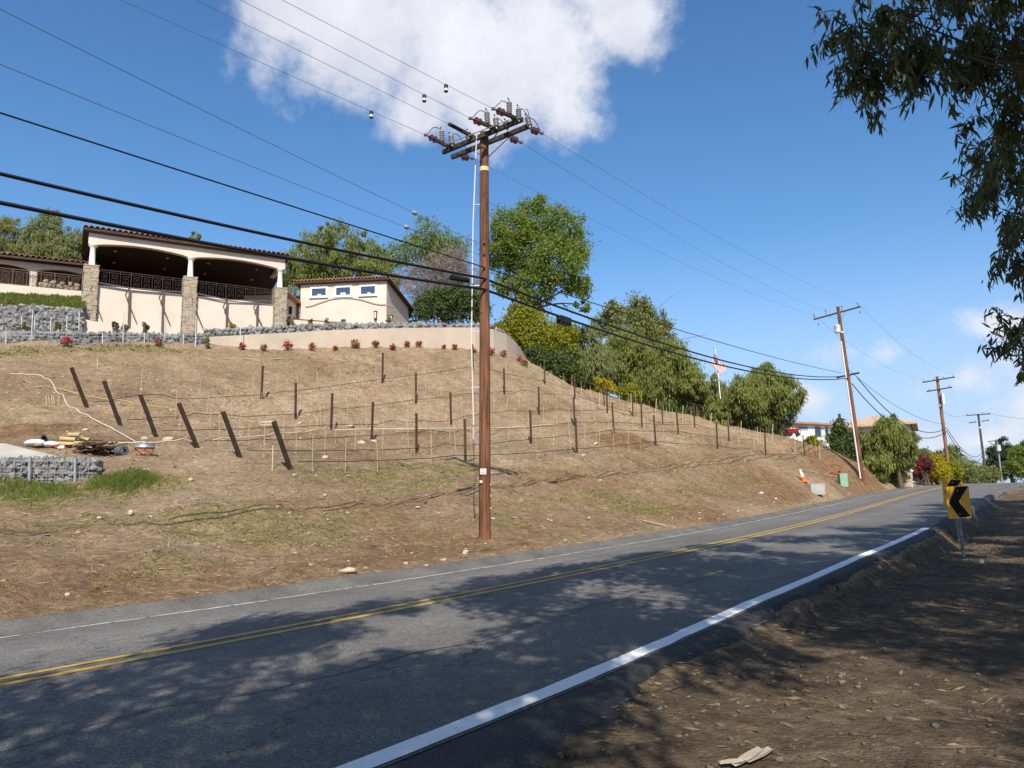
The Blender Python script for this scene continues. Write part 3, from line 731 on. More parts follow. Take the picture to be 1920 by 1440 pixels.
    a, b_, c_ = onplane(889, 826, P1T - WDIR * .24, WDIR), onplane(899, 815, P1T - WDIR * .16, WDIR), onplane(899, 831, P1T - WDIR * .16, WDIR)
    k = MB(); 
    for p, q in ((a, b_), (b_, c_), (c_, a)): k.bar(p, q, .02)
    k.build('handle_bracket', M_STEEL, hd)
    MB().tube([h1, onplane(889, 880, P1T - WDIR * .2, WDIR)], .012, 6).build('ground_wire', M_DARKST, t)
    tocam = np.array([0, -1, 0.0])
    def plate(px, py, w, h, m, name='number_plate'):
        ctr = on1(py, px) ; ctr = ctr * 1.0; y = on1(py)[1] - r(py) - .016; q = at(px, py, y); 
        return q, MB().box(q, w, .008, h).build(name, m, t)
    q, pl = plate(906, 884, .16, .155, M_PLATE)
    for j, txt in enumerate(('L21', '1421')):
        cu = bpy.data.curves.new('plate_text', 'FONT'); cu.body = txt; cu.size = .078; cu.align_x = 'CENTER'; cu.extrude = .0006
        ob = bpy.data.objects.new('plate_lettering', cu); COL.objects.link(ob)
        dg = bpy.context.evaluated_depsgraph_get(); me = bpy.data.meshes.new_from_object(ob.evaluated_get(dg)); bpy.data.objects.remove(ob)
        o = bpy.data.objects.new('plate_lettering', me); COL.objects.link(o); o.parent = pl; me.materials.append(M_INK)
        o.location = (q[0] - t.location[0], q[1] - t.location[1] - .0055, q[2] - t.location[2] + (.012 if j == 0 else -.062)); o.rotation_euler = (R_(90), 0, 0)
    plate(902, 903, .075, .07, M_CREAMBAND, 'small_plate')
    for py in (909, 930, 953):
        p = on1(py) + np.array([r(py) - .01, -.03, 0]); MB().box(p, .05, .03, .045).build('reflector_tag', M_YTAG, t)
    for py in (458, 479, 505, 526, 546):
        p = on1(py) + np.array([-.0, -r(py) - .02, 0]); MB().box(p, .06, .07, .07).build('cable_clamp', M_DARKST, t)
    return t, tips
POLE_1, TIPS = main_pole()

# prior span: runs back along the road past the camera on the left
def back_end(p): return p - WDIR * 42 + np.array([-1.2, .8, 0])
for i, (px, py) in enumerate(((530, 0), (450, 0), (365, 0), (222, 0))):
    a = TIPS[i]; b = back_end(a); sg = solve_sag(a, b, px, py)
    wire('power_line', a, b, sg, .005, M_WIRE, ('bare power line running back from the end insulator nearest the road', 'bare power line from the second insulator in from the road end of the crossarm',
         'bare power line from the black polymer insulator beside the pole top', 'bare power line from the crossarm end over the bank')[i], 'wire', 'power lines arriving at the pole')
    if i in (0, 1, 3):
        dpx = (837, 795, None, 695)[i]; w_ = wire_pts(a, b, sg, 800); w_ = w_[w_[:, 1] > 4]; q = np.array([proj(p) for p in w_]); p = w_[np.abs(q[:, 0] - dpx).argmin()]
        f = thing('fault_indicator', 'small black fault indicator clipped on the power line ' + ('nearest the road', 'second from the road', '', 'over the bank')[i], 'indicator', p - ZUP * .2, 'fault indicators on the power lines')
        MB().lathe(p - ZUP * .2, [(.03, 0), (.05, .01), (.052, .1), (.05, .19), (.02, .21)], 12).build('indicator_body', M_BLACK, f, True)
        MB().lathe(p - ZUP * .17, [(.0525, 0), (.0535, .005), (.0535, .055), (.0525, .06)], 12).build('indicator_lens', M_PLATE, f, True)
for k, (py, far, dev, lab) in enumerate(((458, (20, 10), (778, 400), 'thin service wire leaving the pole at its upper hook'), (479, (0, 103), (762, 430), 'thin service wire leaving the pole at its lower hook'))):
    a = on1(py) + np.array([-.13, -.05, 0]); q = at(far[0], far[1], 8.5); b = a + (q - a) * 1.7
    wire('service_wire', a, b, 0.12, .005, M_WIRE, lab, 'wire', 'service wires at the pole')
    w_ = wire_pts(a, b, .12, 500); g = np.array([proj(p) for p in w_[:300]]); p = w_[np.abs(g[:, 0] - dev[0]).argmin()]
    f = MB().lathe(p, [(.02, -.09), (.045, -.06), (.05, 0), (.045, .06), (.02, .09)], 10, (b - a) / np.linalg.norm(b - a)).build('wire_insulator', M_GREYP, None, True, loc=p)
    tag(f, ('pale guy insulator on the upper service wire', 'pale guy insulator on the lower service wire')[k], 'insulator', 'pale insulators on the service wires')
COMM = {}
for k, (py, r, px0, py0, lab) in enumerate(((505, .016, 0, 212, 'slim black communication cable, the topmost of the three reaching the pole from the left'),
                                            (526, .034, 0, 327, 'thick black communication cable ending at a splice closure by the pole'),
                                            (546, .038, 0, 380, 'thick black lashed communication cable, the lowest of the three reaching the pole'))):
    a = on1(py) + np.array([-.02, -.21, 0]); COMM[k] = a; b = back_end(a)
    wire('communication_cable', a, b, solve_sag(a, b, px0, py0), r, M_BLACK, lab, 'cable', 'communication cables on the near span')
p = at(862, 523, 20.1); e = at(885, 527, 20.35); d = (e - p) / np.linalg.norm(e - p)
o = MB().lathe(p - d * .32, [(.03, 0), (.075, .03), (.08, .08), (.08, .55), (.072, .6), (.03, .64)], 14, d).build('splice_closure', M_BLACK, None, True, loc=p)
tag(o, 'black cylindrical splice closure on the cable beside the main pole', 'closure')

# ---- second pole and beyond
def hitY(px, py): return hit(px, py)
P2B = hit(1619, 905, 40, 70); P2T = at(1571, 575, P2B[1] - .3)
W2 = (P2B - P1B) * np.array([1, 1, 0]); W2 /= np.linalg.norm(W2)
def pole2():
    t = thing('utility_pole', 'leaning wooden utility pole with white transformer can and white riser pipe', 'utility pole', P2B)
    pole_mesh(P2B - ZUP * .1, P2T, .17, .13, M_POLE, t, 14)
    n = np.array([0, 1.0, 0])
    def pp(px, py, dy=-.25): return at(px, py, P2B[1] + dy)
    MB().bar(pp(1526, 599), pp(1613, 575), .1, .12).build('cross_arm', M_ARM2, t)
    MB().bar(pp(1569, 708), pp(1611, 699), .11, .14).build('cross_arm', M_BLACK, t)
    tips = []
    for px, py, h in ((1527, 598, .35), (1549, 590, .3), (1579, 582, .3), (1609, 576, .35)):
        p = pp(px, py); o = ribbed(p + ZUP * .05, .2, .055, ribs=3).build('pin_insulator', M_GREYP, t, True); tips.append(p + ZUP * .3)
        MB().bar(p + ZUP * .3 - W2 * .25, p + ZUP * .3 + W2 * .15, .05, .04).build('line_tie', M_DARKST, o)
    for px, py in ((1535, 604), (1613, 581)):
        ribbed(pp(px, py + 6), .22, .06, (0, 0, 1), 4).build('arrester', M_GREYP, t, True)
    b = pp(1571, 624, -.55); can = MB().lathe(b, [(.0, 0), (.2, 0), (.235, .04), (.235, .52), (.25, .54), (.25, .58), (.18, .63), (0, .63)], 18).build('transformer_can', M_CAN, t, True)
    for sx in (-.1, .1): ribbed(b + np.array([sx, 0, .64]), .16, .035, ribs=3).build('bushing', M_GREYP, can, True)
    def ax(py, f=0.0): u = (py - 575) / (905 - 575); return P2T + (P2B - P2T) * u
    MB().tube([ax(642) + np.array([-.2, -.12, 0]), ax(898) + np.array([-.24, -.12, 0])], .06, 10).build('riser_pipe', M_WPIPE, t, True)
    q = ax(626); MB().lathe(q, [(.15, 0), (.152, 0), (.152, .14), (.15, .14)], 16).build('pole_band', M_CREAMBAND, t, True)
    for i, py in enumerate(range(640, 790, 14)):
        s_ = 1 if i % 2 else -1; p = ax(py); MB().tube([p + np.array([.1 * s_, -.02, 0]), p + np.array([.3 * s_, -.05, .03])], .012, 6).build('pole_step', M_DARKST, t)
    for i, py in enumerate((868, 880)): p = ax(py); MB().box(p + np.array([.15, -.1, 0]), .06, .03, .08).build('reflector_tag', M_YTAG, t)
    for s_ in (-1, 1): MB().bar(ax(576 + 18) + ZUP * 0 + np.array([.02 * s_, -.2, -.3]), pp(1570 + 16 * s_, 588 - 5 * s_, -.22), .03, .01).build('arm_brace', M_DARKST, t)
    return t, tips, pp
POLE_2, TIPS2, PP2 = pole2()
for i, (k, j) in enumerate(((10, 3), (11, 1), (12, 0))):
    a = TIPS[k]; b = TIPS2[j]
    wire('power_line', a, b, (.5, .5, .45)[i], .005, M_WIRE, ('bare power line between the two nearest poles, on the road side', 'bare power line between the two nearest poles, in the middle', 'bare power line between the two nearest poles, on the bank side')[i], 'wire', 'power lines on the span to the transformer pole')
ENDS = [PP2(1578, 699), PP2(1574, 706), PP2(1590, 709)]
for k, (r, px, py, lab) in enumerate(((.016, 1340, 639, 'slim black communication cable between the two nearest poles'), (.034, 1337, 671, 'thick black communication cable between the two nearest poles, above the lashed one'),
                                      (.036, 1337, 681, 'thick black lashed communication cable carrying the box closure'))):
    a = COMM[k]; b = ENDS[k]; sg = solve_sag(a, b, px, py)
    wire('communication_cable', a, b, sg, r, M_BLACK, lab, 'cable', 'communication cables on the span to the transformer pole')
    if k == 2:
        w_ = wire_pts(a, b, sg, 600); g = np.array([proj(p) for p in w_]); i = np.abs(g[:, 0] - 1057).argmin(); p = w_[i] - ZUP * .1; d = w_[i + 3] - w_[i]; d /= np.linalg.norm(d); s_ = np.cross(d, ZUP); s_ /= np.linalg.norm(s_)
        c = thing('cable_closure', 'black box closure hanging on the lashed cable right of the main pole', 'closure', p)
        bx = MB(); A = (d, s_, np.cross(s_, d)); bx.box(p, .62, .2, .24, A); bx.box(p, .5, .25, .18, A); bx.build('closure_case', M_BLACK, c)
        for e in (-1, 1): MB().lathe(p + d * .3 * e, [(.09, 0), (.07, .05), (.03, .12)], 10, d * e).build('end_seal', M_BLACK, c, True)
        i0 = np.abs(g[:, 0] - 985).argmin(); i1 = np.abs(g[:, 0] - 1024).argmin(); u = np.linspace(0, 1, 14)[:, None]
        lp = w_[i0] + (w_[i1] - w_[i0]) * u + ZUP * (.16 * np.sin(math.pi * u))
        tag(MB().tube(lp, .014, 6).build('cable_loop', M_BLACK, None, True, loc=lp[0]), 'small black slack loop tied above the lashed cable', 'cable')

def far_pole(base, top, r0, r1, m, label, arms, cans=(), bands=()):
    t = thing('utility_pole', label, 'utility pole', base)
    pole_mesh(base - ZUP * .3, top, r0, r1, m, t, 12)
    Y = base[1] - r0 - .06; tips = []
    for (x0, y0, x1, y1, n) in arms:
        a = at(x0, y0, Y); b = at(x1, y1, Y); MB().bar(a, b, .11, .13).build('cross_arm', M_ARM2, t)
        for j in range(n):
            u = (j + .12) / (n - 1 + .24) if n > 1 else .9; p = a + (b - a) * u + ZUP * .05; ribbed(p, .22, .06, ribs=3).build('pin_insulator', M_GREYP, t, True); tips.append(p + ZUP * .3)
    for (px, py, w, h) in cans:
        b = at(px, py, Y - .3); MB().lathe(b, [(0, 0), (w * .85, 0), (w, .05), (w, h - .05), (w * 1.07, h), (w * .7, h + .08), (0, h + .08)], 16).build('transformer_can', M_CAN, t, True)
    for (px, py) in bands: b = at(px, py, base[1]); MB().lathe(b, [(r1 * 1.25, 0), (r1 * 1.27, 0), (r1 * 1.27, .2), (r1 * 1.25, .2)], 12).build('pole_band', M_PLATE, t, True)
    return t, tips
def basept(px, py, Y): p = at(px, py, Y); p[2] = min(p[2], gz(p[0], p[1])); return p
P3B = basept(1782, 905, 84); P3, T3 = far_pole(P3B, at(1757, 706, 84), .2, .15, M_POLE2, 'pale wooden utility pole with two crossarms behind the yellow-flowering shrub', [(1730, 717, 1790, 707, 4), (1738, 734, 1785, 726, 2)], (), ((1764, 762),))
MB().box(at(1768, 748, 83.5), .25, .25, 1.2).build('cable_box', M_CAN, P3)
P4B = basept(1850, 905, 118); P4, T4 = far_pole(P4B, at(1834, 776, 118), .2, .14, M_POLE3, 'dark distant utility pole with a long upper crossarm past the crest', [(1812, 779, 1857, 776, 4), (1817, 793, 1830, 791, 1), (1841, 790, 1854, 788, 1)], (), ((1837, 803),))
P5B = basept(1879, 905, 124); far_pole(P5B, at(1870, 829, 124), .13, .11, M_STEEL, 'pale distant pole with white transformer can and a short side arm', [(1852, 828, 1870, 826, 1)], [(1873, 846, .32, .9)])
P6B = basept(1898, 905, 138); far_pole(P6B, at(1890, 862, 138), .12, .1, M_STEEL, 'shortest distant pole with white transformer can near the conifer', [(1886, 862, 1896, 861, 1)], [(1892, 875, .3, .85)])
for k, (a, b, sag, lab) in enumerate(((PP2(1592, 694), at(1775, 795, 83.8), 1.0, 'slim black cable between the transformer pole and the pale pole'), (PP2(1606, 706), at(1775, 802, 83.8), 2.0, 'upper thick black cable between the transformer pole and the pale pole'),
                                      (PP2(1597, 719), at(1776, 808, 83.8), 2.2, 'lower thick black cable between the transformer pole and the pale pole'))):
    wire('communication_cable', a, b, sag, (.016, .036, .036)[k], M_BLACK, lab, 'cable', 'cables from the transformer pole onward')
for k, (a, b, sag, lab) in enumerate(((at(1776, 804, 83.8), at(1842, 849, 118), 1.6, 'upper black cable between the pale pole and the dark distant pole'), (at(1776, 810, 83.8), at(1843, 853, 118), 2.0, 'lower black cable between the pale pole and the dark distant pole'))):
    wire('communication_cable', a, b, sag, .035, M_BLACK, lab, 'cable', 'cables from the pale pole onward')
wire('power_line', TIPS2[3], T3[3], 1.0, .008, M_WIRE, 'bare power line from the transformer pole on to the pale pole, road side', 'wire')
wire('power_line', TIPS2[0], T3[0], 1.0, .008, M_WIRE, 'bare power line from the transformer pole on to the pale pole, bank side', 'wire')
wire('power_line', at(1768, 771, 83.8), T4[0], .6, .015, M_WIRE, 'dark line from the pale pole to the dark distant pole', 'wire')
wire('power_line', T4[2], at(2050, 790, 100), .5, .018, M_WIRE, 'dark line running off from the dark distant pole across the road', 'wire')
# ------------------------------------------------------------------ vineyard: posts, stakes, drip hoses
M_POST = mat('rusty_brown_post', (.085, .05, .03), .8, .35, 7, .3, 60)
M_POST_D = mat('dark_brown_end_post', (.04, .024, .015), .8, .3, 5, .3, 60)
M_BAMBOO = mat('bamboo', (.44, .33, .205), .7, .2, 6)
M_LATH = mat('pale_wood_lath', (.46, .38, .25), .8, .15, 6)
M_HOSE = mat('drip_hose', (.035, .026, .02), .6, .3, 3)
RD = np.array([math.sin(ROW_TH), math.cos(ROW_TH), 0.]); RN = np.array([-RD[1], RD[0], 0.])
ORD = {1: 'lowest', 2: 'second-lowest', 3: 'third-lowest', 4: 'third-highest', 5: 'second-highest', 6: 'topmost'}
ENDTOP = {1: (513, 790), 2: (418, 772), 3: (335, 756), 4: (263, 740), 5: (195, 714), 6: (134, 689)}
def steel_post(h, w=.10, d=.055):
    """channel-section post with notched lips"""
    mb = MB(); 
    mb.box((0, d / 2, h / 2 - .2), w, .016, h + .4)
    for s_ in (-1, 1):
        mb.box((s_ * (w / 2 - .006), 0, h / 2 - .2), .012, d, h + .4)
        mb.box((s_ * (w / 2 - .019), -d / 2 + .006, h / 2 - .2), .026, .012, h + .39)
    return mb
_pm = steel_post(1.72).build('line_post', M_POST); _pmesh = _pm.data; bpy.data.objects.remove(_pm)
for k, pts in POSTS.items():
    gp = [np.array([p[0], p[1], gz(p[0], p[1])]) for p in pts]
    # slanted end post: a heavy timber leaning along the row
    b = gp[0]; tp = row_point(k, *ENDTOP[k]); L_ = tp - b
    e = MB().bar(b - L_ * .12, tp, .13, .09, up=RN).build('end_post', M_POST_D, None, loc=b)
    tag(e, 'dark brown timber end post leaning outward at the end of the ' + ORD[k] + ' vine row', 'post', 'slanted end posts of the vine rows')
    for i, p in enumerate(gp[1:]):
        o = bpy.data.objects.new('line_post', _pmesh); COL.objects.link(o); o.location = tuple(p)
        o.rotation_euler = (random.gauss(0, .012), random.gauss(0, .012), -ROW_TH + math.pi / 2 + random.gauss(0, .1)); o.scale = (1, 1, random.uniform(.97, 1.04))
        tag(o, 'upright brown steel line post in the ' + ORD[k] + ' vine row', 'post', 'line posts of the ' + ORD[k] + ' vine row')
    # drip hose: clipped a hand above the ground at each post, sagging a little between
    line_ = [gp[0] + ZUP * .26 + RD * .25] + [p + ZUP * .24 - RN * .06 for p in gp[1:]]
    line_.append(gp[-1] + RD * 5 + ZUP * (.22 + gz(*(gp[-1] + RD * 5)[:2]) - gp[-1][2]))
    pts_ = []
    for a, c in zip(line_, line_[1:]):
        for u in np.linspace(0, 1, 14, endpoint=False):
            q = a + (c - a) * u; q = q + ZUP * (-.05 * 4 * u * (1 - u)); g_ = gz(q[0], q[1]); q[2] = max(q[2], g_ + .12) + random.gauss(0, .008); pts_.append(q)
    pts_.append(line_[-1])
    tag(MB().tube(pts_, .015, 6).build('drip_hose', M_HOSE, None, True, loc=pts_[0]), 'black drip hose strung along the ' + ORD[k] + ' vine row', 'hose')
    # bamboo training stakes
    for j, (a, c) in enumerate(zip(gp, gp[1:] + [gp[-1] + RD * 6])):
        n = 6
        for u in (np.arange(n) + .62) / n:
            if random.random() < .06: continue
            q = a + (c - a) * u + RD * random.gauss(0, .06); q[2] = gz(q[0], q[1]); h = random.uniform(.95, 1.35)
            lean = RD * random.gauss(0, .03) + RN * random.gauss(0, .03)
            s_ = MB().tube([q - ZUP * .15, q + ZUP * h * .5 + lean * h * .5, q + ZUP * h + lean * h], [.012, .011, .011], 5).build('bamboo_stake', M_BAMBOO, None, True, loc=q)
            tag(s_, 'thin bamboo stake along the ' + ORD[k] + ' vine row', 'stake', 'bamboo stakes of the ' + ORD[k] + ' vine row')
# pale laths along the right-hand edge of the slope
for x0, y0, x1, y1 in ((1231, 747, 1228, 780), (1281, 760, 1279, 789), (1334, 774, 1332, 806), (1390, 789, 1389, 818), (1449, 795, 1447, 833), (1536, 833, 1538, 862), (1490, 818, 1490, 850), (1124, 735, 1125, 768), (1183, 738, 1184, 770), (1420, 800, 1420, 832)):
    p = hit(x1, y1, 30, 90); tp = at(x0, y0, p[1])
    tag(MB().bar(p - ZUP * .2, tp, .06, .03, up=RN).build('wooden_lath', M_LATH, None, loc=p), 'pale wooden lath standing along the edge of the slope by the trees', 'stake', 'pale laths along the slope edge')
# upright steel rods on the bare upper slope
for x0, y0, x1, y1 in ((595, 783, 595, 800), (183, 672, 183, 690), (512, 835, 511, 882)):
    p = hit(x1, y1); tag(MB().bar(p - ZUP * .1, at(x0, y0, p[1]), .03).build('short_stake', M_LATH, None, loc=p), 'short pale stake standing alone on the slope', 'stake', 'lone short stakes')
# ------------------------------------------------------------------ hilltop buildings and walls
M_STUCCO = mat('cream_stucco', (.60, .505, .42), .9, .07, .7, .25, 60, fine=.05)
M_STUCCO_W = mat('white_stucco', (.72, .69, .63), .9, .05, 1.2, .25, 60, fine=.04)
M_WALLC = mat('pale_retaining_stucco', (.46, .38, .295), .9, .1, .6, .25, 50, fine=.06)
M_TILE = mat('clay_roof_tile', (.36, .15, .085), .8, .3, 2.5, .3, 40, col2=(.52, .29, .18))
M_TILE_D = mat('dark_roof_tile', (.13, .065, .045), .8, .3, 2.5, .3, 40, col2=(.24, .13, .09))
M_FASCIA = mat('dark_brown_wood', (.055, .03, .02), .7, .3, 4)
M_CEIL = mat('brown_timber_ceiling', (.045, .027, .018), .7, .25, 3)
M_TAN = mat('tan_interior_wall', (.27, .19, .13), .9, .1, 1)
M_IRON = mat('bronze_iron', (.045, .03, .026), .5, .2, 6, metal=.3)
M_BRONZE = mat('brown_metal_paint', (.11, .07, .055), .5, .2, 5)
M_GLASS = mat('window_glass', (.035, .06, .12), .06, .1, 2, spec=.8)
M_FRAME = mat('white_window_frame', (.74, .72, .68), .6, .04, 5)
M_STONE = mat('stacked_ledge_stone', (.27, .215, .15), .9, .25, 3.5, .5, 40, col2=(.43, .365, .275))
M_ROCK = mat('grey_gabion_rock', (.10, .10, .098), .9, .3, 1.7, .5, 30, col2=(.285, .283, .268))
M_ROCK_B = mat('buff_rock', (.34, .27, .19), .9, .25, 2, .5, 30, col2=(.52, .44, .33))
M_MESH = mat('gabion_wire', (.30, .31, .32), .5, .1, 5, metal=.5)
M_LAMP = mat('recessed_lamp_rim', (.55, .50, .42), .5, .05, 5)
M_WSTAKE = mat('galvanised_stake', (.52, .53, .53), .5, .1, 6, metal=.3)
M_LANTERN = mat('lantern_glass', (.55, .50, .42), .3, .1, 6)

# rock shapes shared by all stones
def rock_mesh(name, seed, m, flat=.75, sub=1):
    bm = bmesh.new(); r = random.Random(seed)
    if sub == 1:                                                 # broken, angular stone: hull of a few scattered corners
        for _ in range(13):
            v = Vector((r.gauss(0, 1), r.gauss(0, 1), r.gauss(0, 1))).normalized(); k = max(abs(v.x), abs(v.y), abs(v.z)); v = v.lerp(v / k * .62, .75) * r.uniform(.72, .95); bm.verts.new((v.x * 1.05, v.y, v.z * flat))
        bmesh.ops.convex_hull(bm, input=bm.verts); bmesh.ops.triangulate(bm, faces=bm.faces)
        bmesh.ops.delete(bm, geom=[v for v in bm.verts if not v.link_faces], context='VERTS')
    else:
        bmesh.ops.create_icosphere(bm, subdivisions=sub, radius=.5)
        for v in bm.verts: k = r.uniform(.72, 1.12); v.co *= k; v.co.z *= flat; v.co.x *= r.uniform(.95, 1.1)
    me = bpy.data.meshes.new(name); bm.to_mesh(me); bm.free(); me.materials.append(m)
    return me
ROCKS = [rock_mesh('gabion_stone', 100 + i, M_ROCK, .8) for i in range(6)]
def rock_np(n=8):
    out = []
    for i in range(n):
        me = ROCKS[i % len(ROCKS)]; v = np.array([x.co[:] for x in me.vertices]); f = np.array([p.vertices[:] for p in me.polygons]); out.append((v, f))
    return out
ROCK_NP = rock_np(6)
def rand_rot(rng):
    q = rng.normal(size=4); q /= np.linalg.norm(q); w, x, y, z = q
    return np.array([[1 - 2 * (y * y + z * z), 2 * (x * y - z * w), 2 * (x * z + y * w)], [2 * (x * y + z * w), 1 - 2 * (x * x + z * z), 2 * (y * z - x * w)], [2 * (x * z - y * w), 2 * (y * z + x * w), 1 - 2 * (x * x + y * y)]])
def stone_stuff(name, pts, sizes, m, parent=None, loc=None, label=None):
    V = []; Fc = []; n = 0; rng = np.random.default_rng(5)
    for p, s_ in zip(pts, sizes):
        v, f = ROCK_NP[rng.integers(len(ROCK_NP))]; V.append((v * s_ * rng.uniform(.8, 1.2, 3)) @ rand_rot(rng).T + p); Fc.append(f + n); n += len(v)
    o = fastmesh(name, np.concatenate(V), np.concatenate(Fc).ravel(), 3, m, parent, False, loc); tag(o, kind='stuff'); return o
def fill_face(path, zb, zt, size, rng, depth=.22):
    """stone centres packed over a wall face given as a polyline (plan) with bottom/top heights per point"""
    path = np.asarray(path, float); seg = np.linalg.norm(np.diff(path[:, :2], axis=0), axis=1); cum = np.r_[0, np.cumsum(seg)]
    pts = []; sz = []; u = 0.0
    while u < cum[-1]:
        i = min(np.searchsorted(cum, u, 'right') - 1, len(seg) - 1); f = (u - cum[i]) / seg[i]
        b = zb[i] + (zb[i + 1] - zb[i]) * f; t_ = zt[i] + (zt[i + 1] - zt[i]) * f; base = path[i] + (path[i + 1] - path[i]) * f
        d = (path[i + 1] - path[i]) / seg[i]; nrm = np.array([d[1], -d[0]])
        z = b + size * .3
        while z < t_ - size * .2:
            s_ = size * rng.uniform(.75, 1.45); j = rng.normal(0, size * .14, 2)
            xy = base[:2] + d[:2] * (j[0] + (size * .45 if int(z / size) % 2 else 0)) - nrm[:2] * (depth * .35 + rng.uniform(0, .06))
            pts.append(np.array([xy[0], xy[1], min(z + j[1], t_ - s_ * .3)])); sz.append(s_); z += size * .78
        u += size * .92
    return pts, sz

class Frame:
    """local frame for a building: u along the front, v back from it, z up"""
    def __init__(s, a, b, z0=0.0):
        s.o = np.array([a[0], a[1], z0]); d = np.array([b[0] - a[0], b[1] - a[1], 0]); s.L = np.linalg.norm(d); s.u = d / s.L; s.v = np.array([-s.u[1], s.u[0], 0]); s.z = ZUP
    def __call__(s, u, v, z): return s.o + s.u * u + s.v * v + s.z * z
    def ax(s): return (s.u, s.v, s.z)
    def box(s, mb, u0, u1, v0, v1, z0, z1): return mb.box(s((u0 + u1) / 2, (v0 + v1) / 2, (z0 + z1) / 2), abs(u1 - u0), abs(v1 - v0), abs(z1 - z0), s.ax())
    def poly(s, mb, uz, v0, v1): return mb.prism([s(u, v0, z) for u, z in uz], s.v * (v1 - v0))

def tile_roof(fr, parent, u0, u1, vf, vb, zf, zb, pitch=.30, m=M_TILE, mdeck=M_FASCIA, rows=None):
    """mono-pitch roof: deck, then barrel-tile courses running front to back, each course a part"""
    mb = MB(); a = [fr(u0, vf, zf), fr(u1, vf, zf), fr(u1, vb, zb), fr(u0, vb, zb)]; mb.prism(a, -ZUP * .14)
    rf = mb.build('roof', mdeck, parent)
    n = max(2, int((u1 - u0) / pitch)); p = (u1 - u0) / n
    for i in range(n):
        c0 = fr(u0 + (i + .5) * p, vf - .06, zf + .015 + RNG.normal(0, .006)); c1 = fr(u0 + (i + .5) * p, vb, zb + .015); k = 7
        ang = np.linspace(0, math.pi, k); vs = []
        for c, rr in ((c0, p * .5), (c1, p * .5), (c1, p * .38), (c0, p * .38)):
            vs += [c + fr.u * math.cos(t) * rr + ZUP * math.sin(t) * rr for t in ang]
        fs = []
        for q in range(3): fs += [(q * k + j, q * k + j + 1, (q + 1) * k + j + 1, (q + 1) * k + j) for j in range(k - 1)]
        fs += [(3 * k + j, 3 * k + j + 1, j + 1, j) for j in range(k - 1)]
        MB().add(vs, fs).build('tile_course', m, rf)
    return rf

def railing(fr, parent, u0, u1, v, zb, zt, panel=.62, scroll=True, m=None):
    m = m or M_IRON
    r = MB(); fr.box(r, u0, u1, v - .02, v + .02, zt - .04, zt); fr.box(r, u0, u1, v - .015, v + .015, zt - .16, zt - .135); fr.box(r, u0, u1, v - .015, v + .015, zb + .06, zb + .09)
    rl = r.build('railing', m, parent)
    n = max(1, round((u1 - u0) / panel)); p = (u1 - u0) / n
    for i in range(n + 1):
        k = MB(); w = .022 if i % 3 == 0 else .014; fr.box(k, u0 + i * p - w, u0 + i * p + w, v - w, v + w, zb, zt - .04); k.build('baluster', m, rl)
    for i in range(n):
        k = MB(); c0 = u0 + i * p; zm = (zb + .09 + zt - .16) / 2; hz = (zt - .16 - zb - .09) / 2
        for f in (.24, .76): fr.box(k, c0 + p * f - .008, c0 + p * f + .008, v - .008, v + .008, zb + .09, zt - .16)
        if scroll:
            for sgn in (1, -1):
                ph = np.linspace(0, 3.6 * math.pi, 22); rad = np.linspace(.16, .02, 22) * p / .62
                k.tube([fr(c0 + p * .5 + rr * math.cos(a) * sgn, v - .012, zm + sgn * hz * .42 + rr * math.sin(a)) for a, rr in zip(ph, rad)], .011, 4)
            k.tube([fr(c0 + p * .2, v, zm - hz * .8), fr(c0 + p * .8, v, zm + hz * .8)], .009, 4)
        k.build('scroll_panel', m, rl)
    return rl
def arch_beam(fr, u0, u1, z_spring, rise, z_top, v0, v1, mb, n=12):
    pts = [(u0, z_top), (u0, z_spring)]
    for i in range(1, n): f = i / n; pts.append((u0 + (u1 - u0) * f, z_spring + rise * math.sin(math.pi * f) ** .8))
    pts += [(u1, z_spring), (u1, z_top)]
    for i in range(1, n): f = 1 - i / n; pts.append((u0 + (u1 - u0) * f, z_top))
    # strips, so that the concave outline stays clean
    m_ = n
    lo = [(u0 + (u1 - u0) * i / m_, z_spring + rise * (math.sin(math.pi * i / m_) ** .8 if 0 < i < m_ else 0)) for i in range(m_ + 1)]
    for i in range(m_):
        (a, za), (b, zb_) = lo[i], lo[i + 1]; fr.poly(mb, [(a, za), (b, zb_), (b, z_top), (a, z_top)], v0, v1)

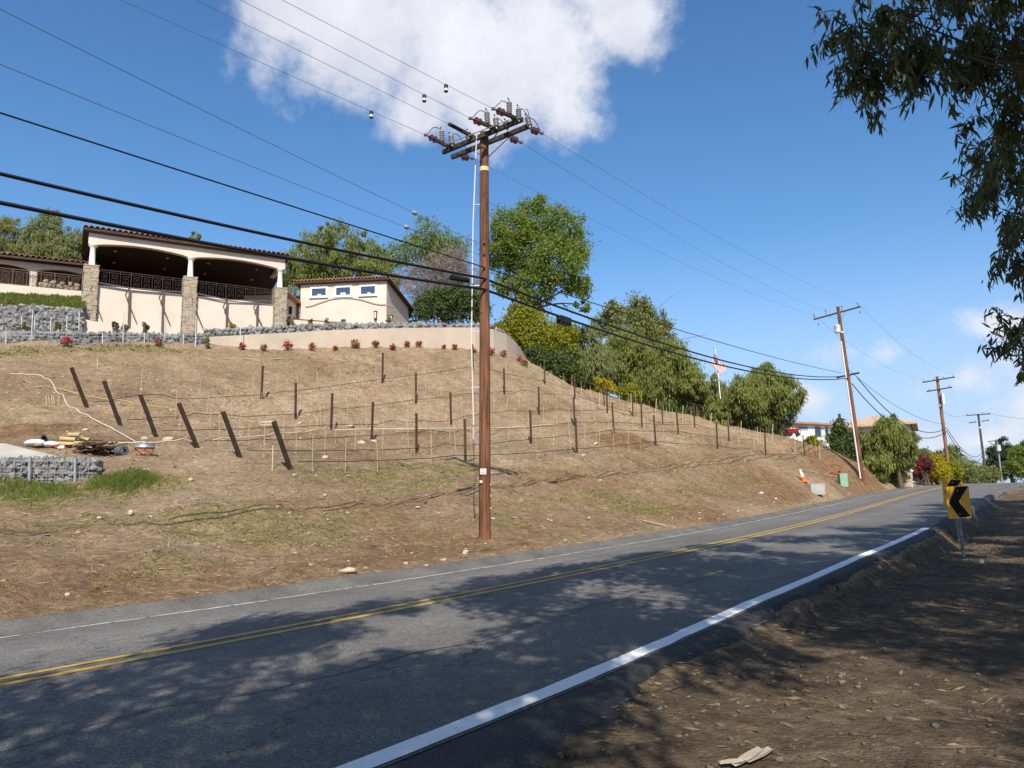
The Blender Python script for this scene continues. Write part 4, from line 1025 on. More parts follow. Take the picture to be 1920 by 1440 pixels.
# ---------------------------------------------------------------- open pavilion
PL, PM, PR = at(172, 500, 46.5), at(356, 522, 49.4), at(524.5, 541, 52.2)
def pavilion():
    zt = float(np.mean([PL[2], PM[2], PR[2]]))                  # top of the stone piers
    fr = Frame(PL, PR); base = fr(0, 0, zt - 3.6)
    L = fr.L; us = [0, np.dot(PM - PL, fr.u), L]
    t = thing('pavilion', 'cream open-sided hilltop pavilion with arched beam, white columns on stone piers and iron railing', 'pavilion', base)
    zf = zt - 1.28; z0 = zt - 4.2; ztop = zt + 1.38; D = 7.0; hw = .40
    for i, u in enumerate(us):
        cores = MB(); fr.box(cores, u - hw + .03, u + hw - .03, -hw + .03, hw - .03, z0, zt - .06); pr = cores.build('stone_pier', M_STONE, t)
        cap = MB(); fr.box(cap, u - hw - .04, u + hw + .04, -hw - .04, hw + .04, zt - .07, zt); cap.build('pier_cap', M_STONE, pr)
        V = MB(); z = z0; rng = np.random.default_rng(40 + i)
        while z < zt - .1:                                       # stacked ledge stones, proud by different amounts
            h = rng.uniform(.07, .15)
            for side in range(3):
                a = -hw
                while a < hw - .02:
                    w = min(rng.uniform(.14, .42), hw - a); q = rng.uniform(.0, .045)
                    if side == 0: fr.box(V, u + a + .006, u + a + w - .006, -hw - q, -hw + .06, z + .006, min(z + h, zt - .08) - .004)
                    else:
                        s_ = -1 if side == 1 else 1; fr.box(V, u + s_ * hw - .05, u + s_ * (hw + q) + .001, a + .006, a + w - .006, z + .006, min(z + h, zt - .08) - .004)
                    a += w
            z += h
        tag(V.build('ledge_stones', M_STONE, pr), kind='stuff')
        MB().lathe(fr(u, 0, zt), [(.27, 0), (.27, .05), (.21, .09), (.18, .13), (.155, 1.16), (.18, 1.2), (.2, 1.24), (.26, 1.3), (.28, 1.38)], 20).build('column', M_STUCCO_W, t, True)
    # rear columns
    for u in (us[0], us[2]): MB().lathe(fr(u, D, zf), [(.22, 0), (.2, .1), (.155, 2.4), (.2, 2.6)], 14).build('column', M_STUCCO_W, t, True)
    wl = MB(); fr.box(wl, hw, us[1] - hw, -.12, .12, z0, zf); fr.box(wl, us[1] + hw, L - hw, -.12, .12, z0, zf); w_ = wl.build('front_wall', M_STUCCO, t)
    for a, b in ((hw, us[1] - hw), (us[1] + hw, L - hw)):
        k = MB(); fr.box(k, a, b, -.18, .16, zf, zf + .07); k.build('wall_coping', M_STUCCO_W, w_)
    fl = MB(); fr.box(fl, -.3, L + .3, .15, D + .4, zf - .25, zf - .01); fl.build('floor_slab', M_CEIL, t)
    bm_ = MB()
    for a, b in ((us[0], us[1]), (us[1], us[2])): arch_beam(fr, a + .14, b - .14, ztop, .26, ztop + .72, -.2, .2, bm_)
    for u in us: fr.box(bm_, u - .3 if u else u - .28, u + .28, -.21, .21, ztop, ztop + .715)
    bm_.build('arched_beam', M_STUCCO, t)
    sd = MB(); lo = Frame(fr(L, 0, 0), fr(L, D, 0)); arch_beam(lo, .2, D - .2, ztop - .25, .4, ztop + .2, -.18, .18, sd); sd.build('side_beam', M_STUCCO, t)
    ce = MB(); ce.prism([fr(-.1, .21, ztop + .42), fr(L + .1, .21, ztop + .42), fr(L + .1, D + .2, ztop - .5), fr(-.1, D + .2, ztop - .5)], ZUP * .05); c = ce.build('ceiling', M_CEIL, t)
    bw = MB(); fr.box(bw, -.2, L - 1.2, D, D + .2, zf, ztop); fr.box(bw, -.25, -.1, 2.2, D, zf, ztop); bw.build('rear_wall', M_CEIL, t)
    for u in np.r_[np.linspace(us[0] + 1.3, us[1] - 1.3, 2), np.linspace(us[1] + 1.3, us[2] - 1.3, 2)]:
        for v in (1.5, 3.3, 5.1): z = ztop + .42 - .92 * (v - .21) / (D - .01); MB().lathe(fr(u, v, z - .02), [(.0, 0), (.09, 0), (.1, .02), (.1, .05)], 12).build('recessed_lamp', M_LAMP, c)
    railing(fr, t, hw, us[1] - hw, .02, zf + .07, zf + 1.17); railing(fr, t, us[1] + hw, L - hw, .02, zf + .07, zf + 1.17)
    tile_roof(fr, t, -.62, L + .5, -.55, D + .6, ztop + .92, ztop - .55, .31, M_TILE_D)
    # dark slatted chairs and planters seen through the railing: low dark bench along the rear
    return fr, zt, zf, z0
PAV, PZT, PZF, PZ0 = pavilion()

def trellis():
    pts = [(178, 529, 597), (243, 540, 603), (306, 545, 607), (367.5, 550, 613), (426, 562, 618), (483, 564, 617), (537, 567, 615)]
    off = PAV(0, -.32, 0); n = PAV.v
    def tp(px, py): return onplane(px, py, off, n)
    t = thing('trellis', 'brown metal trellis of posts and angled arms in front of the pavilion wall', 'trellis', tp(367, 613))
    ps = []
    for px, y0, y1 in pts:
        a = tp(px, y0 - 1); b = tp(px - 2, y1 + 5); MB().bar(b - ZUP * .4, a, .09, .07, up=n).build('post', M_BRONZE, t); ps.append(a)
        e = tp(px - 8, y0 + 14) - n * .1; MB().bar(a, e, .06, .06).build('arm', M_BRONZE, t); f = tp(px + 13, y1 + 1) + n * .1
        MB().bar(e, f, .05, .05).build('brace', M_BRONZE, t)
    for a, b in zip(ps, ps[1:]): MB().bar(a - ZUP * .03, b - ZUP * .03, .06, .06).build('top_rail', M_BRONZE, t)
trellis()

# ---------------------------------------------------------------- lower wing on the left
def wing():
    a = at(-160, 480, 44.5); b = at(163, 497, 48.6); fr = Frame(a, b); zE = (a[2] + b[2]) / 2 * 0 + at(60, 489, 47.3)[2]
    t = thing('house_wing', 'low cream house wing with arched porch, tan interior and clay tile roof beside the pavilion', 'house', fr(fr.L / 2, 0, zE - 3.5))
    L = fr.L; up = np.dot(at(62, 520, 47.3) - a, fr.u); um = np.dot(at(-60, 520, 45.5) - a, fr.u); zb = zE - 1.75
    m = MB(); arch_beam(fr, up + .2, L, zE - .62, .22, zE - .12, 0, .3, m); arch_beam(fr, um + .2, up - .2, zE - .62, .26, zE - .12, 0, .3, m); fr.box(m, 0, um + .2, 0, .3, zE - .62, zE - .125); fr.box(m, um - .2, um + .2, 0, .3, zb, zE - .6)
    fr.box(m, up - .2, up + .2, 0, .3, zb, zE - .13); m.build('arched_beam', M_STUCCO, t)
    m = MB(); fr.box(m, 0, L, 2.4, 2.6, zb - .5, zE + .2); m.build('rear_wall', M_TAN, t)
    m = MB(); fr.box(m, up + 1.0, L - .3, 2.34, 2.38, zb - .1, zb + .75); m.build('dark_doorway', M_GLASS, t)
    m = MB(); fr.box(m, 0, L, -.35, 3, zb - 2.6, zb - .05); m.build('base_wall', M_STUCCO, t)
    m = MB(); fr.box(m, 0, L, -.2, 2.5, zE - .16, zE - .1); m.build('porch_ceiling', M_CEIL, t)
    rng = np.random.default_rng(8); sp = [fr(up + .5 + i * .22, .05, zb + .2 + rng.uniform(-.05, .05) + .2 * (i % 2)) for i in range(int((L - up - .6) / .22))]
    tag(stone_stuff('low_stone_wall', sp + [p - ZUP * .22 for p in sp], [.32] * (2 * len(sp)), M_STONE, t), kind='stuff')
    railing(fr, t, um, L - .2, -.25, zb - .05, zb + 1.0, .75, True, M_BRONZE)
    tile_roof(fr, t, -.2, L + .6, -.6, 4.5, zE, zE + 1.2, .30, M_TILE_D)
    return fr, zb
WING, WZB = wing()

# ---------------------------------------------------------------- small house with three windows
def small_house():
    a = at(562.5, 600, 60.6); b = at(724.5, 600, 60.0); fr = Frame(a, b); L = fr.L
    fr.v = np.array([at(766, 600, 66)[0] - b[0], 66 - b[1], 0]); D = np.linalg.norm(fr.v); fr.v = fr.v / D
    zt = at(724, 524, 60.0)[2]; zt2 = at(766, 578, 66)[2]; z0 = at(724, 612, 60)[2] - .6
    t = thing('small_house', 'small cream stucco house with three square blue windows and sloping clay tile roof', 'house', fr(L / 2, 0, z0))
    m = MB(); fr.box(m, 0, L, 0, .25, z0, zt - .02); m.prism([fr(L, .25, z0), fr(L, D, z0), fr(L, D, zt2), fr(L, .25, zt - .12)], -fr.u * .25)
    m.prism([fr(.25, .25, z0), fr(.25, D, z0), fr(.25, D, zt2), fr(.25, .25, zt - .12)], -fr.u * .25); fr.box(m, .25, L - .25, D - .25, D, z0, zt2 - .05); m.build('wall', M_STUCCO, t)
    f = (L) / (724.5 - 562.5)
    for px, y0, y1 in ((597.5, 540, 554.5), (643.5, 537, 552), (690, 534, 549)):
        u = (px - 562.5) * f; zc = onplane(px, (y0 + y1) / 2, fr.o, fr.v)[2]; h = (y1 - y0) * 60.3 / F; w = 26.5 * f
        fm = MB()
        for q0, q1, r0, r1 in ((-w / 2 - .14, -w / 2, -h / 2 - .13, h / 2 + .13), (w / 2, w / 2 + .14, -h / 2 - .13, h / 2 + .13), (-w / 2, w / 2, h / 2, h / 2 + .13), (-w / 2, w / 2, -h / 2 - .13, -h / 2)):
            fr.box(fm, u + q0, u + q1, -.07, .05, zc + r0, zc + r1)
        wn = fm.build('window', M_FRAME, t); g = MB(); fr.box(g, u - w / 2, u + w / 2, -.03, -.01, zc - h / 2, zc + h / 2); g.build('pane', M_GLASS, wn)
        s_ = MB(); fr.box(s_, u - w / 2 - .2, u + w / 2 + .2, -.13, .02, zc - h / 2 - .2, zc - h / 2 - .132); s_.build('sill', M_FRAME, wn)
        k = MB(); fr.box(k, u - .1 + RNG.normal(0, .1), u + .2, -.036, -.031, zc - h / 2 + .02, zc - h / 2 + .14 + .1 * RNG.random()); k.build('window_card', M_LANTERN, wn)
    z_ = lambda px, py: onplane(px, py, fr.o, fr.v)[2]
    ar = [(573, 575), (585, 573), (600, 567), (620, 560), (640, 557), (660, 557), (680, 560), (700, 566), (712, 568), (724, 568)]
    MB().tube([fr((px - 562.5) * f, -.02, z_(px, py)) for px, py in ar], .07, 6).build('arch_moulding', M_WALLC, t, True)
    m = MB()
    for i in range(11):
        v = .3 + (D - .4) * i / 10; m.box(fr(L + .015, v, z0 + 2.0 + .9 * math.sin(math.pi * min(1, (i + 1) / 7)) - .14 * i), .05, .14, .08, fr.ax())
    m.build('side_moulding', M_WALLC, t)
    for u, v, px, py in ((L - .85, -.12, 716, 588), (L + .12, .9, 731, 590)):
        zc = z_(px, py); c = fr(u, v, zc); ln = MB(); ln.box(c + ZUP * .3, .24, .24, .06, fr.ax()); ln.box(c - ZUP * .3, .22, .22, .05, fr.ax())
        for sx in (-.09, .09):
            for sy in (-.09, .09): ln.box(c + fr.u * sx + fr.v * sy, .025, .025, .6, fr.ax())
        l_ = ln.build('wall_lantern', M_IRON, t); g = MB(); g.box(c, .15, .15, .54, fr.ax()); g.build('lantern_glass', M_LANTERN, l_)
    tile_roof(fr, t, -.45, L + .35, -.35, D + .5, zt + .05, zt2 + .02, .29, M_TILE)
    # low annex between the pavilion and the house
    a2 = at(531, 600, 57); b2 = at(560, 600, 61.5); fa = Frame(a2, b2); La = fa.L; zz = at(533, 553, 57)[2]; zz2 = at(562, 574, 61.5)[2]
    m = MB(); m.prism([fa(0, 0, z0 - .5), fa(La, 0, z0 - .5), fa(La, 0, zz2), fa(0, 0, zz)], fa.v * 3); an = m.build('annex_wall', M_STUCCO, t)
    m = MB(); m.prism([fa(-.3, -.4, zz + .1), fa(La + .3, -.4, zz2 + .02), fa(La + .3, 3, zz2 + .02), fa(-.3, 3, zz + .1)], ZUP * .14); r_ = m.build('annex_roof', M_TILE, an)
    m = MB(); fa.box(m, La * .62, La * .85, -.03, .02, z0 + .1, z0 + 1.5); m.build('annex_window', M_GLASS, an)
    m = MB(); c = fa(La * .35, -.12, z0 + 1.7); m.box(c, .22, .22, .6, fa.ax()); m.build('annex_lantern', M_IRON, an)
    return fr
HOUSE = small_house()
# low cream parapet with a dark rail in front of the small house
a, b = at(548, 606, 57), at(640, 606, 58.5); fp = Frame(a, b); zt = at(600, 601, 57.8)[2]
t = thing('parapet', 'low cream parapet with a dark handrail below the small house', 'wall', fp(fp.L / 2, 0, zt - 1))
m = MB(); fp.box(m, 0, fp.L, 0, .2, zt - 1.3, zt - .06); m.build('wall', M_STUCCO, t)
m = MB(); fp.box(m, 0, fp.L, -.03, .23, zt - .055, zt + .0); m.build('handrail', M_BRONZE, t)

# ---------------------------------------------------------------- retaining wall and gabions
def retaining_wall():
    cap = [(383, 632, 46.4), (440, 629, 47.2), (520, 625, 48.4), (600, 620, 49.7), (680, 617, 50.9), (760, 615, 52.2), (840, 614, 53.9), (890, 614, 55.0), (925, 617, 56.3), (950, 627, 58.0), (970, 645, 60.5), (988, 672, 64.5)]
    tops = np.array([at(*c) for c in cap]); base = tops.copy()
    base[:, 2] = ground(tops[:, 0], tops[:, 1]) - .7
    t = thing('retaining_wall', 'long curved pale stucco retaining wall topped with a low rock-filled gabion', 'wall', base[4])
    d = np.gradient(tops[:, :2], axis=0); d /= np.linalg.norm(d, axis=1)[:, None]; n = np.c_[-d[:, 1], d[:, 0]]
    k = len(tops); V = []
    for p, q, nn in zip(base, tops, n):
        nn3 = np.array([nn[0], nn[1], 0]); V += [p, q, q + nn3 * .3, p + nn3 * .3]
    fs = []
    for i in range(k - 1): fs += [(i * 4 + j, i * 4 + (j + 1) % 4, (i + 1) * 4 + (j + 1) % 4, (i + 1) * 4 + j) for j in range(4)]
    fs += [(0, 1, 2, 3), tuple((k - 1) * 4 + j for j in (3, 2, 1, 0))]
    MB().add(V, fs).build('wall', M_WALLC, t)
    # rock-filled basket on top, set back
    path = np.c_[tops[:, :2] + n * .22, tops[:, 2]]; hts = np.interp(np.arange(k), [0, 3, 6, 8, 10, 11], [.55, .5, .42, .42, .3, .2])
    pts, sz = fill_face(path, tops[:, 2] - .05, tops[:, 2] + hts, .26, np.random.default_rng(2), .3)
    p2, s2 = fill_face(np.c_[path[:, :2] + n * .25, path[:, 2]], tops[:, 2] + .1, tops[:, 2] + hts + .05, .3, np.random.default_rng(3), .3)
    stone_stuff('gabion_stones', pts + p2, sz + s2, M_ROCK, t)
    V = []
    for p, q, nn, h in zip(tops, path, n, hts):
        nn3 = np.array([nn[0], nn[1], 0]); b_ = np.array([q[0], q[1], p[2]]) + nn3 * .16; V += [b_ - ZUP * .1, b_ + ZUP * (h - .12), b_ + nn3 * .7 + ZUP * (h - .12), b_ + nn3 * .7 - ZUP * .1]
    MB().add(V, fs).build('gabion_fill', M_ROCK, t)
    return tops, n
WTOP, WNRM = retaining_wall()

def gabion(label, path_px, tops_px, size, m=M_ROCK, single=True, posts=(), group=None, depth=.5, wire_=True):
    """wire basket wall: each stone a part, a core behind them, a welded mesh in front"""
    base = np.array([at(*p) for p in path_px]); zt = np.array([at(px, py, Y)[2] for px, py, Y in tops_px]); zb = np.minimum(base[:, 2], ground(base[:, 0], base[:, 1])) - .12
    t = thing('gabion_wall', label, 'gabion wall', (base[len(base) // 2][0], base[len(base) // 2][1], zb[len(base) // 2]), group)
    d = np.gradient(base[:, :2], axis=0); d /= np.linalg.norm(d, axis=1)[:, None]; n = np.c_[-d[:, 1], d[:, 0]]; k = len(base); V = []
    for p, nn, b_, t_ in zip(base, n, zb, zt):
        q = np.array([p[0], p[1], 0]) + np.array([nn[0], nn[1], 0]) * size * .55; r = q + np.array([nn[0], nn[1], 0]) * depth
        V += [q + ZUP * b_, q + ZUP * (t_ - size * .35), r + ZUP * (t_ - size * .35), r + ZUP * b_]
    fs = []
    for i in range(k - 1): fs += [(i * 4 + j, i * 4 + (j + 1) % 4, (i + 1) * 4 + (j + 1) % 4, (i + 1) * 4 + j) for j in range(4)]
    fs += [(0, 1, 2, 3), tuple((k - 1) * 4 + j for j in (3, 2, 1, 0))]
    MB().add(V, fs).build('rock_core', M_ROCK, t)
    rng = np.random.default_rng(len(label)); pts, sz = fill_face(base, zb, zt, size, rng, size * 1.0)
    p2 = []; s2 = []
    for i in range(k - 1):                                       # stones lying along the top
        L_ = np.linalg.norm(base[i + 1] - base[i])
        for f in np.arange(0, 1, size * .9 / L_):
            q = base[i] + (base[i + 1] - base[i]) * f; nn = np.array([n[i][0], n[i][1], 0]); p2.append(np.array([q[0], q[1], zt[i] + (zt[i + 1] - zt[i]) * f - size * .3]) + nn * size * 1.1); s2.append(size * rng.uniform(.8, 1.2))
    if single:
        for j, (p, s_) in enumerate(zip(pts, sz)):
            o = bpy.data.objects.new('stone', ROCKS[j % len(ROCKS)]); COL.objects.link(o); o.parent = t
            o.location = tuple(p - np.array(t.location)); o.scale = tuple(s_ * rng.uniform(.85, 1.25, 3)); o.rotation_euler = tuple(rng.uniform(0, 6.28, 3))
        stone_stuff('top_stones', p2, s2, M_ROCK, t)
    else: stone_stuff('gabion_stones', pts + p2, sz + s2, M_ROCK, t)
    if wire_:
        mb = MB(); step = .22
        for i in range(k - 1):
            nn = np.array([n[i][0], n[i][1], 0]) * -size * .32; a, b = base[i] + nn, base[i + 1] + nn; L_ = np.linalg.norm((b - a)[:2])
            for f in np.arange(0, 1, step / L_):
                q = a + (b - a) * f; mb.bar(np.array([q[0], q[1], zb[i] + (zb[i + 1] - zb[i]) * f]), np.array([q[0], q[1], zt[i] + (zt[i + 1] - zt[i]) * f]), .012)
            for h in np.arange(0, 1.01, .22): mb.bar(np.array([a[0], a[1], zb[i] + (zt[i] - zb[i]) * h]), np.array([b[0], b[1], zb[i + 1] + (zt[i + 1] - zb[i + 1]) * h]), .012)
        mb.build('wire_mesh', M_MESH, t)
    for px, y0, y1 in posts:
        i = min(range(k), key=lambda q: abs(path_px[q][0] - px)); Y = np.interp(px, [p[0] for p in path_px], [p[2] for p in path_px]) - size * .5
        MB().bar(at(px, y1, Y) - ZUP * .2, at(px, y0, Y), .09, .06).build('steel_post', M_STEEL, t)
    return t
gabion('grey rock gabion wall holding up the driveway end near the road', [(-110, 905, 21.4), (40, 903, 21.9), (178, 901, 22.2)], [(-110, 858, 21.4), (40, 858, 21.9), (178, 859, 22.2)], .155, posts=((-40, 858, 905), (57, 858, 900), (142, 859, 900)))
gabion('tall grey rock gabion wall below the lawn of the house wing', [(-120, 620, 43.4), (40, 620, 44.2), (150, 621, 44.9)], [(-120, 569, 43.4), (40, 572, 44.2), (158, 578, 44.9)], .27)
gabion('low grey rock gabion running along the top of the dirt slope below the pavilion', [(-100, 642, 41.2), (40, 642, 42.0), (150, 642, 42.9), (270, 643, 44.6), (380, 645, 46.2)], [(-100, 620, 41.2), (40, 621, 42.0), (150, 622, 42.9), (270, 624, 44.6), (383, 626, 46.2)], .27, single=False)
# low plastered wall below the left pier
fr = Frame(at(152, 620, 45.2), at(300, 622, 47.3)); zt_ = at(160, 598, 45.3)[2]
m = MB(); fr.poly(m, [(-.1, zt_ - 2.5), (fr.L, zt_ - 2.5), (fr.L, zt_ - .85), (fr.L * .55, zt_ - .3), (-.1, zt_)], 0, .3)
tag(m.build('plinth_wall', M_STUCCO, None, loc=fr(0, 0, zt_ - 2.5)), 'low cream plastered wall stepping down below the left stone pier', 'wall')

# slope of lawn between gabion and wing
def lawn():
    pts = []; n = 26
    V = []; 
    for i in range(n + 1):
        px = -120 + (158 + 120) * i / n; Y0 = np.interp(px, [-120, 40, 158], [43.6, 44.4, 45.1])
        a = at(px, np.interp(px, [-120, 40, 158], [569, 572, 578]) + .5, Y0); b = at(px, np.interp(px, [-120, 0, 158], [550, 552, 560]), Y0 + 2.0)
        for j in range(5):
            p = a + (b - a) * j / 4; p[2] += .05 * math.sin(i * 1.7 + j); V.append(p)
    fs = [(i * 5 + j, i * 5 + j + 1, (i + 1) * 5 + j + 1, (i + 1) * 5 + j) for i in range(n) for j in range(4)]
    o = MB().add(V, fs).build('terrace_soil', M_SOIL, None, True); tag(o, kind='structure')
    return np.array(V).reshape(n + 1, 5, 3)
LAWN = lawn()

# upright galvanised stakes in front of the gabions
for x0, y0, x1, y1 in ((62, 582, 59, 639), (149, 584, 148, 641), (12, 622, 12, 643), (107, 621, 107, 642), (193, 624, 193, 643), (232, 586, 231, 641), (271, 624, 271, 642), (309, 591, 309, 642), (344, 627, 344, 645), (368, 592, 367, 648), (451, 596, 451, 650), (523, 606, 523, 652), (533, 628, 533, 650)):
    p = hit(x1, y1 + 1, 30, 80); tall = y1 - y0 > 35
    tag(MB().bar(p - ZUP * .2, at(x0, y0, p[1]), .055, .04).build('metal_stake', M_WSTAKE, None, loc=p), ('tall' if tall else 'short') + ' pale metal stake standing in front of the low rock gabion', 'stake', ('tall' if tall else 'short') + ' metal stakes by the gabions')
for x0, y0, y1 in ((41, 593, 617), (66, 594, 618), (96, 594, 618), (126, 593, 618)):
    b = at(x0, y1 + 4, 43.6); tag(MB().bar(b - ZUP * .6, at(x0, y0, 43.6), .05, .04).build('metal_stake', M_WSTAKE, None, loc=b), 'pale metal stake between the low gabion and the tall gabion', 'stake', 'metal stakes between the gabions')

# ---------------------------------------------------------------- houses further along the road
def gable_house(label, cat, corner, dirv, L, D, z0, zw, zr, m, mroof, ov=.5, name='house'):
    fr = Frame(corner, corner + dirv); fr.L = L
    t = thing(name, label, cat, fr(L / 2, 0, z0))
    w = MB(); fr.box(w, 0, L, 0, .3, z0, zw); fr.box(w, 0, .3, .3, D, z0, zw); fr.box(w, L - .3, L, .3, D, z0, zw); fr.box(w, .3, L - .3, D - .3, D, z0, zw); w.build('wall', m, t)
    r = MB(); A = [fr(-ov, -ov, zw), fr(L + ov, -ov, zw), fr(L + ov, D + ov, zw), fr(-ov, D + ov, zw)]; h = D / 2
    B = [fr(h * .8, D / 2, zr), fr(L - h * .8, D / 2, zr)]
    r.add(A + B + [a - ZUP * .2 for a in A], [(0, 1, 5, 4), (1, 2, 5), (2, 3, 4, 5), (3, 0, 4), (0, 6, 7, 1), (1, 7, 8, 2), (2, 8, 9, 3), (3, 9, 6, 0), (6, 9, 8, 7)]); rf = r.build('roof', mroof, t)
    return fr, t, rf
M_RED = mat('red_tile_far', (.36, .15, .10), .85, .2, 1.5, .4, 8, col2=(.45, .24, .17))
M_TANR = mat('tan_tile_far', (.40, .27, .17), .85, .2, 1.5, .4, 8, col2=(.50, .36, .25))
def white_house():
    a = at(1462, 850, 80); b = at(1578, 862, 84.5); z0 = min(a[2], b[2]) - 1.5; d = (b - a) * np.array([1, 1, 0]); L = np.linalg.norm(d)
    zw = at(1480, 789, 80)[2]; fr, t, rf = gable_house('white two-storey house with red tile roof and iron balconies behind the pepper tree', 'house', a * np.array([1, 1, 0]), d / L, L, 8, z0, zw, zw + .7, M_STUCCO_W, M_RED, .5)
    zz = lambda py, px=1530: onplane(px, py, fr.o, fr.v)[2]; uu = lambda px: np.dot(onplane(px, 830, fr.o, fr.v) - fr.o, fr.u)
    for px, y0, y1, w in ((1507, 801, 806, 1.4), (1512, 826, 840, 1.1), (1534, 800, 823, .9), (1551, 800, 822, .5), (1545, 836, 843, .6), (1490, 806, 812, 1.0)):
        f = MB(); u = uu(px); fr.box(f, u - w / 2 - .08, u + w / 2 + .08, -.06, .02, zz(y1) - .08, zz(y0) + .08); wn = f.build('window', M_FRAME, t); g = MB(); fr.box(g, u - w / 2, u + w / 2, -.09, -.07, zz(y1), zz(y0)); g.build('pane', M_GLASS, wn)
    for px0, px1, y0, y1 in ((1516, 1528, 809, 822), (1530, 1547, 809, 826)):
        k = MB(); u0, u1 = uu(px0), uu(px1); fr.box(k, u0, u1, -1.2, 0, zz(y1) - .25, zz(y1)); bl = k.build('balcony', M_STUCCO_W, t); k = MB()
        for u in np.arange(u0, u1, .16): fr.box(k, u, u + .025, -1.19, -1.165, zz(y1), zz(y1) + .95)
        fr.box(k, u0, u1, -1.2, -1.15, zz(y1) + .95, zz(y1) + 1.0); k.build('balcony_railing', M_IRON, bl)
    k = MB(); fr.box(k, L - 3.4, L + .6, -2.5, -.02, z0 - 2, zz(846)); k.build('terrace_wall', M_STUCCO_W, t)
white_house()
def tan_house():
    a = at(1570, 870, 96); b = at(1716, 880, 92); z0 = min(a[2], b[2]) - 2; d = (b - a) * np.array([1, 1, 0]); L = np.linalg.norm(d); zw = at(1640, 797, 94)[2]
    fr, t, rf = gable_house('large cream house with tan tile roof behind the transformer pole', 'house', a * np.array([1, 1, 0]), d / L, L, 10, z0, zw, zw + 1.6, M_STUCCO, M_TANR, .7)
    for u, z in ((2, 1.2), (4.5, 1.2), (7, 1.2)):
        f = MB(); fr.box(f, u, u + 1.1, -.06, .02, zw - 2.2, zw - .9); wn = f.build('window', M_FRAME, t); g = MB(); fr.box(g, u + .1, u + 1.0, -.09, -.07, zw - 2.1, zw - 1.0); g.build('pane', M_GLASS, wn)
    k = MB(); fr.box(k, L + .02, L + .12, .1, .22, z0, zw - .1); k.build('downpipe', M_FASCIA, t); k = MB(); fr.box(k, .3, .6, 3, 3.3, zw, zw + 2.0); k.build('roof_vent', M_FASCIA, t)
tan_house()
a = at(914, 618, 74); b = at(938, 618, 73); fr, t, rf = gable_house('small white roofed outbuilding glimpsed past the end of the retaining wall', 'outbuilding', a * np.array([1, 1, 0]), (b - a) * np.array([1, 1, 0]) / np.linalg.norm((b - a)[:2]), 1.3, 3, a[2] - 2, at(925, 608, 73.5)[2], at(925, 602, 73.5)[2], M_STUCCO_W, M_STUCCO_W, .2, 'outbuilding')

# wrought-iron fence along the slope edge and a grey slat fence
def picket_fence(name, label, pts, h, gap, w, m):
    ps = [hit(px, py, 45, 95) if Y is None else np.array([*at(px, py, Y)[:2], 0]) for px, py, Y in pts]
    for p in ps: p[2] = gz(p[0], p[1])
    t = thing(name, label, 'fence', ps[0])
    for a, b in zip(ps, ps[1:]):
        L = np.linalg.norm(b - a)
        for z in (.15, h - .1): MB().bar(a + ZUP * z, b + ZUP * z, .035).build('rail', m, t)
        for f in np.arange(0, 1, gap / L): q = a + (b - a) * f; MB().bar(q - ZUP * .1, q + ZUP * h, w).build('picket', m, t)
    return t
picket_fence('iron_fence', 'dark wrought-iron fence along the slope edge by the pepper trees', [(1290, 781, 68), (1345, 795, 68), (1400, 812, 68), (1450, 822, 67.5), (1508, 836, 67)], 1.5, .34, .032, M_IRON)
picket_fence('slat_fence', 'grey vertical slat fence standing behind the iron fence', [(1352, 800, 71), (1392, 806, 71), (1425, 812, 71)], 1.35, .3, .16, M_WSTAKE)
p = hit(1488, 835, 45, 90); t = thing('red_cart', 'red wheeled garden cart behind the iron fence', 'cart', p + np.array([0, 2.2, 0])); q = p + np.array([0, 2.2, 0])
q[2] = gz(q[0], q[1]); t.location = tuple(q)
m = MB(); c = at(1486, 822, q[1]); q2 = np.array([c[0], c[1], max(c[2], q[2] + .5)]); m.add([q2 + np.array(v) for v in ((-.4, -.3, -.25), (.4, -.3, -.25), (.4, .3, -.25), (-.4, .3, -.25), (-.5, -.4, .1), (.5, -.4, .1), (.5, .4, .1), (-.5, .4, .1))], [(0, 3, 2, 1), (0, 1, 5, 4), (1, 2, 6, 5), (2, 3, 7, 6), (3, 0, 4, 7)])
m.build('tray', mat('red_paint', (.28, .025, .02), .5, .1, 4), t)
for sx in (-.32, .32): MB().lathe(np.array([q2[0] + sx, q2[1] - .35, q2[2] - .35]), [(.05, -.04), (.2, -.03), (.2, .03), (.05, .04)], 14, (0, 1, 0)).build('wheel', M_BLACK, t); MB().bar(np.array([q2[0] + sx, q2[1], q2[2] - .2]), np.array([q2[0] + sx, q2[1], gz(q[0], q[1]) - .05]), .05).build('leg', M_DARKST, t)
# ------------------------------------------------------------------ vegetation
L_PEPPER = leafmat('pepper_leaf', (0.125, 0.16, 0.036), (0.25, 0.27, 0.078), .35)
L_PEPPER2 = leafmat('pepper_leaf_grey', (0.125, 0.155, 0.055), (0.23, 0.25, 0.1), .3)
L_GREEN = leafmat('bright_green_leaf', (0.11, 0.168, 0.03), (0.235, 0.295, 0.06), .4)
L_OLIVE = leafmat('olive_leaf', (0.125, 0.145, 0.042), (0.24, 0.25, 0.088), .3)
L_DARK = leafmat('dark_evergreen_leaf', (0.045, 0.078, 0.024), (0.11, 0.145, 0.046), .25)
L_LIME = leafmat('lime_leaf', (0.18, 0.205, 0.02), (0.33, 0.32, 0.035), .4)
L_YELLOW = leafmat('yellow_blossom', (.32, .27, .015), (.48, .40, .03), .4)
L_MAROON = leafmat('maroon_leaf', (.09, .03, .03), (.20, .06, .05), .3)
L_RED = leafmat('red_petal', (.36, .012, .035), (.55, .03, .07), .3)
L_TWIG = leafmat('grey_twig', (.16, .13, .105), (.30, .25, .205), 0.0)
L_CONIFER = leafmat('conifer_needle', (.03, .055, .03), (.08, .11, .055), .2)
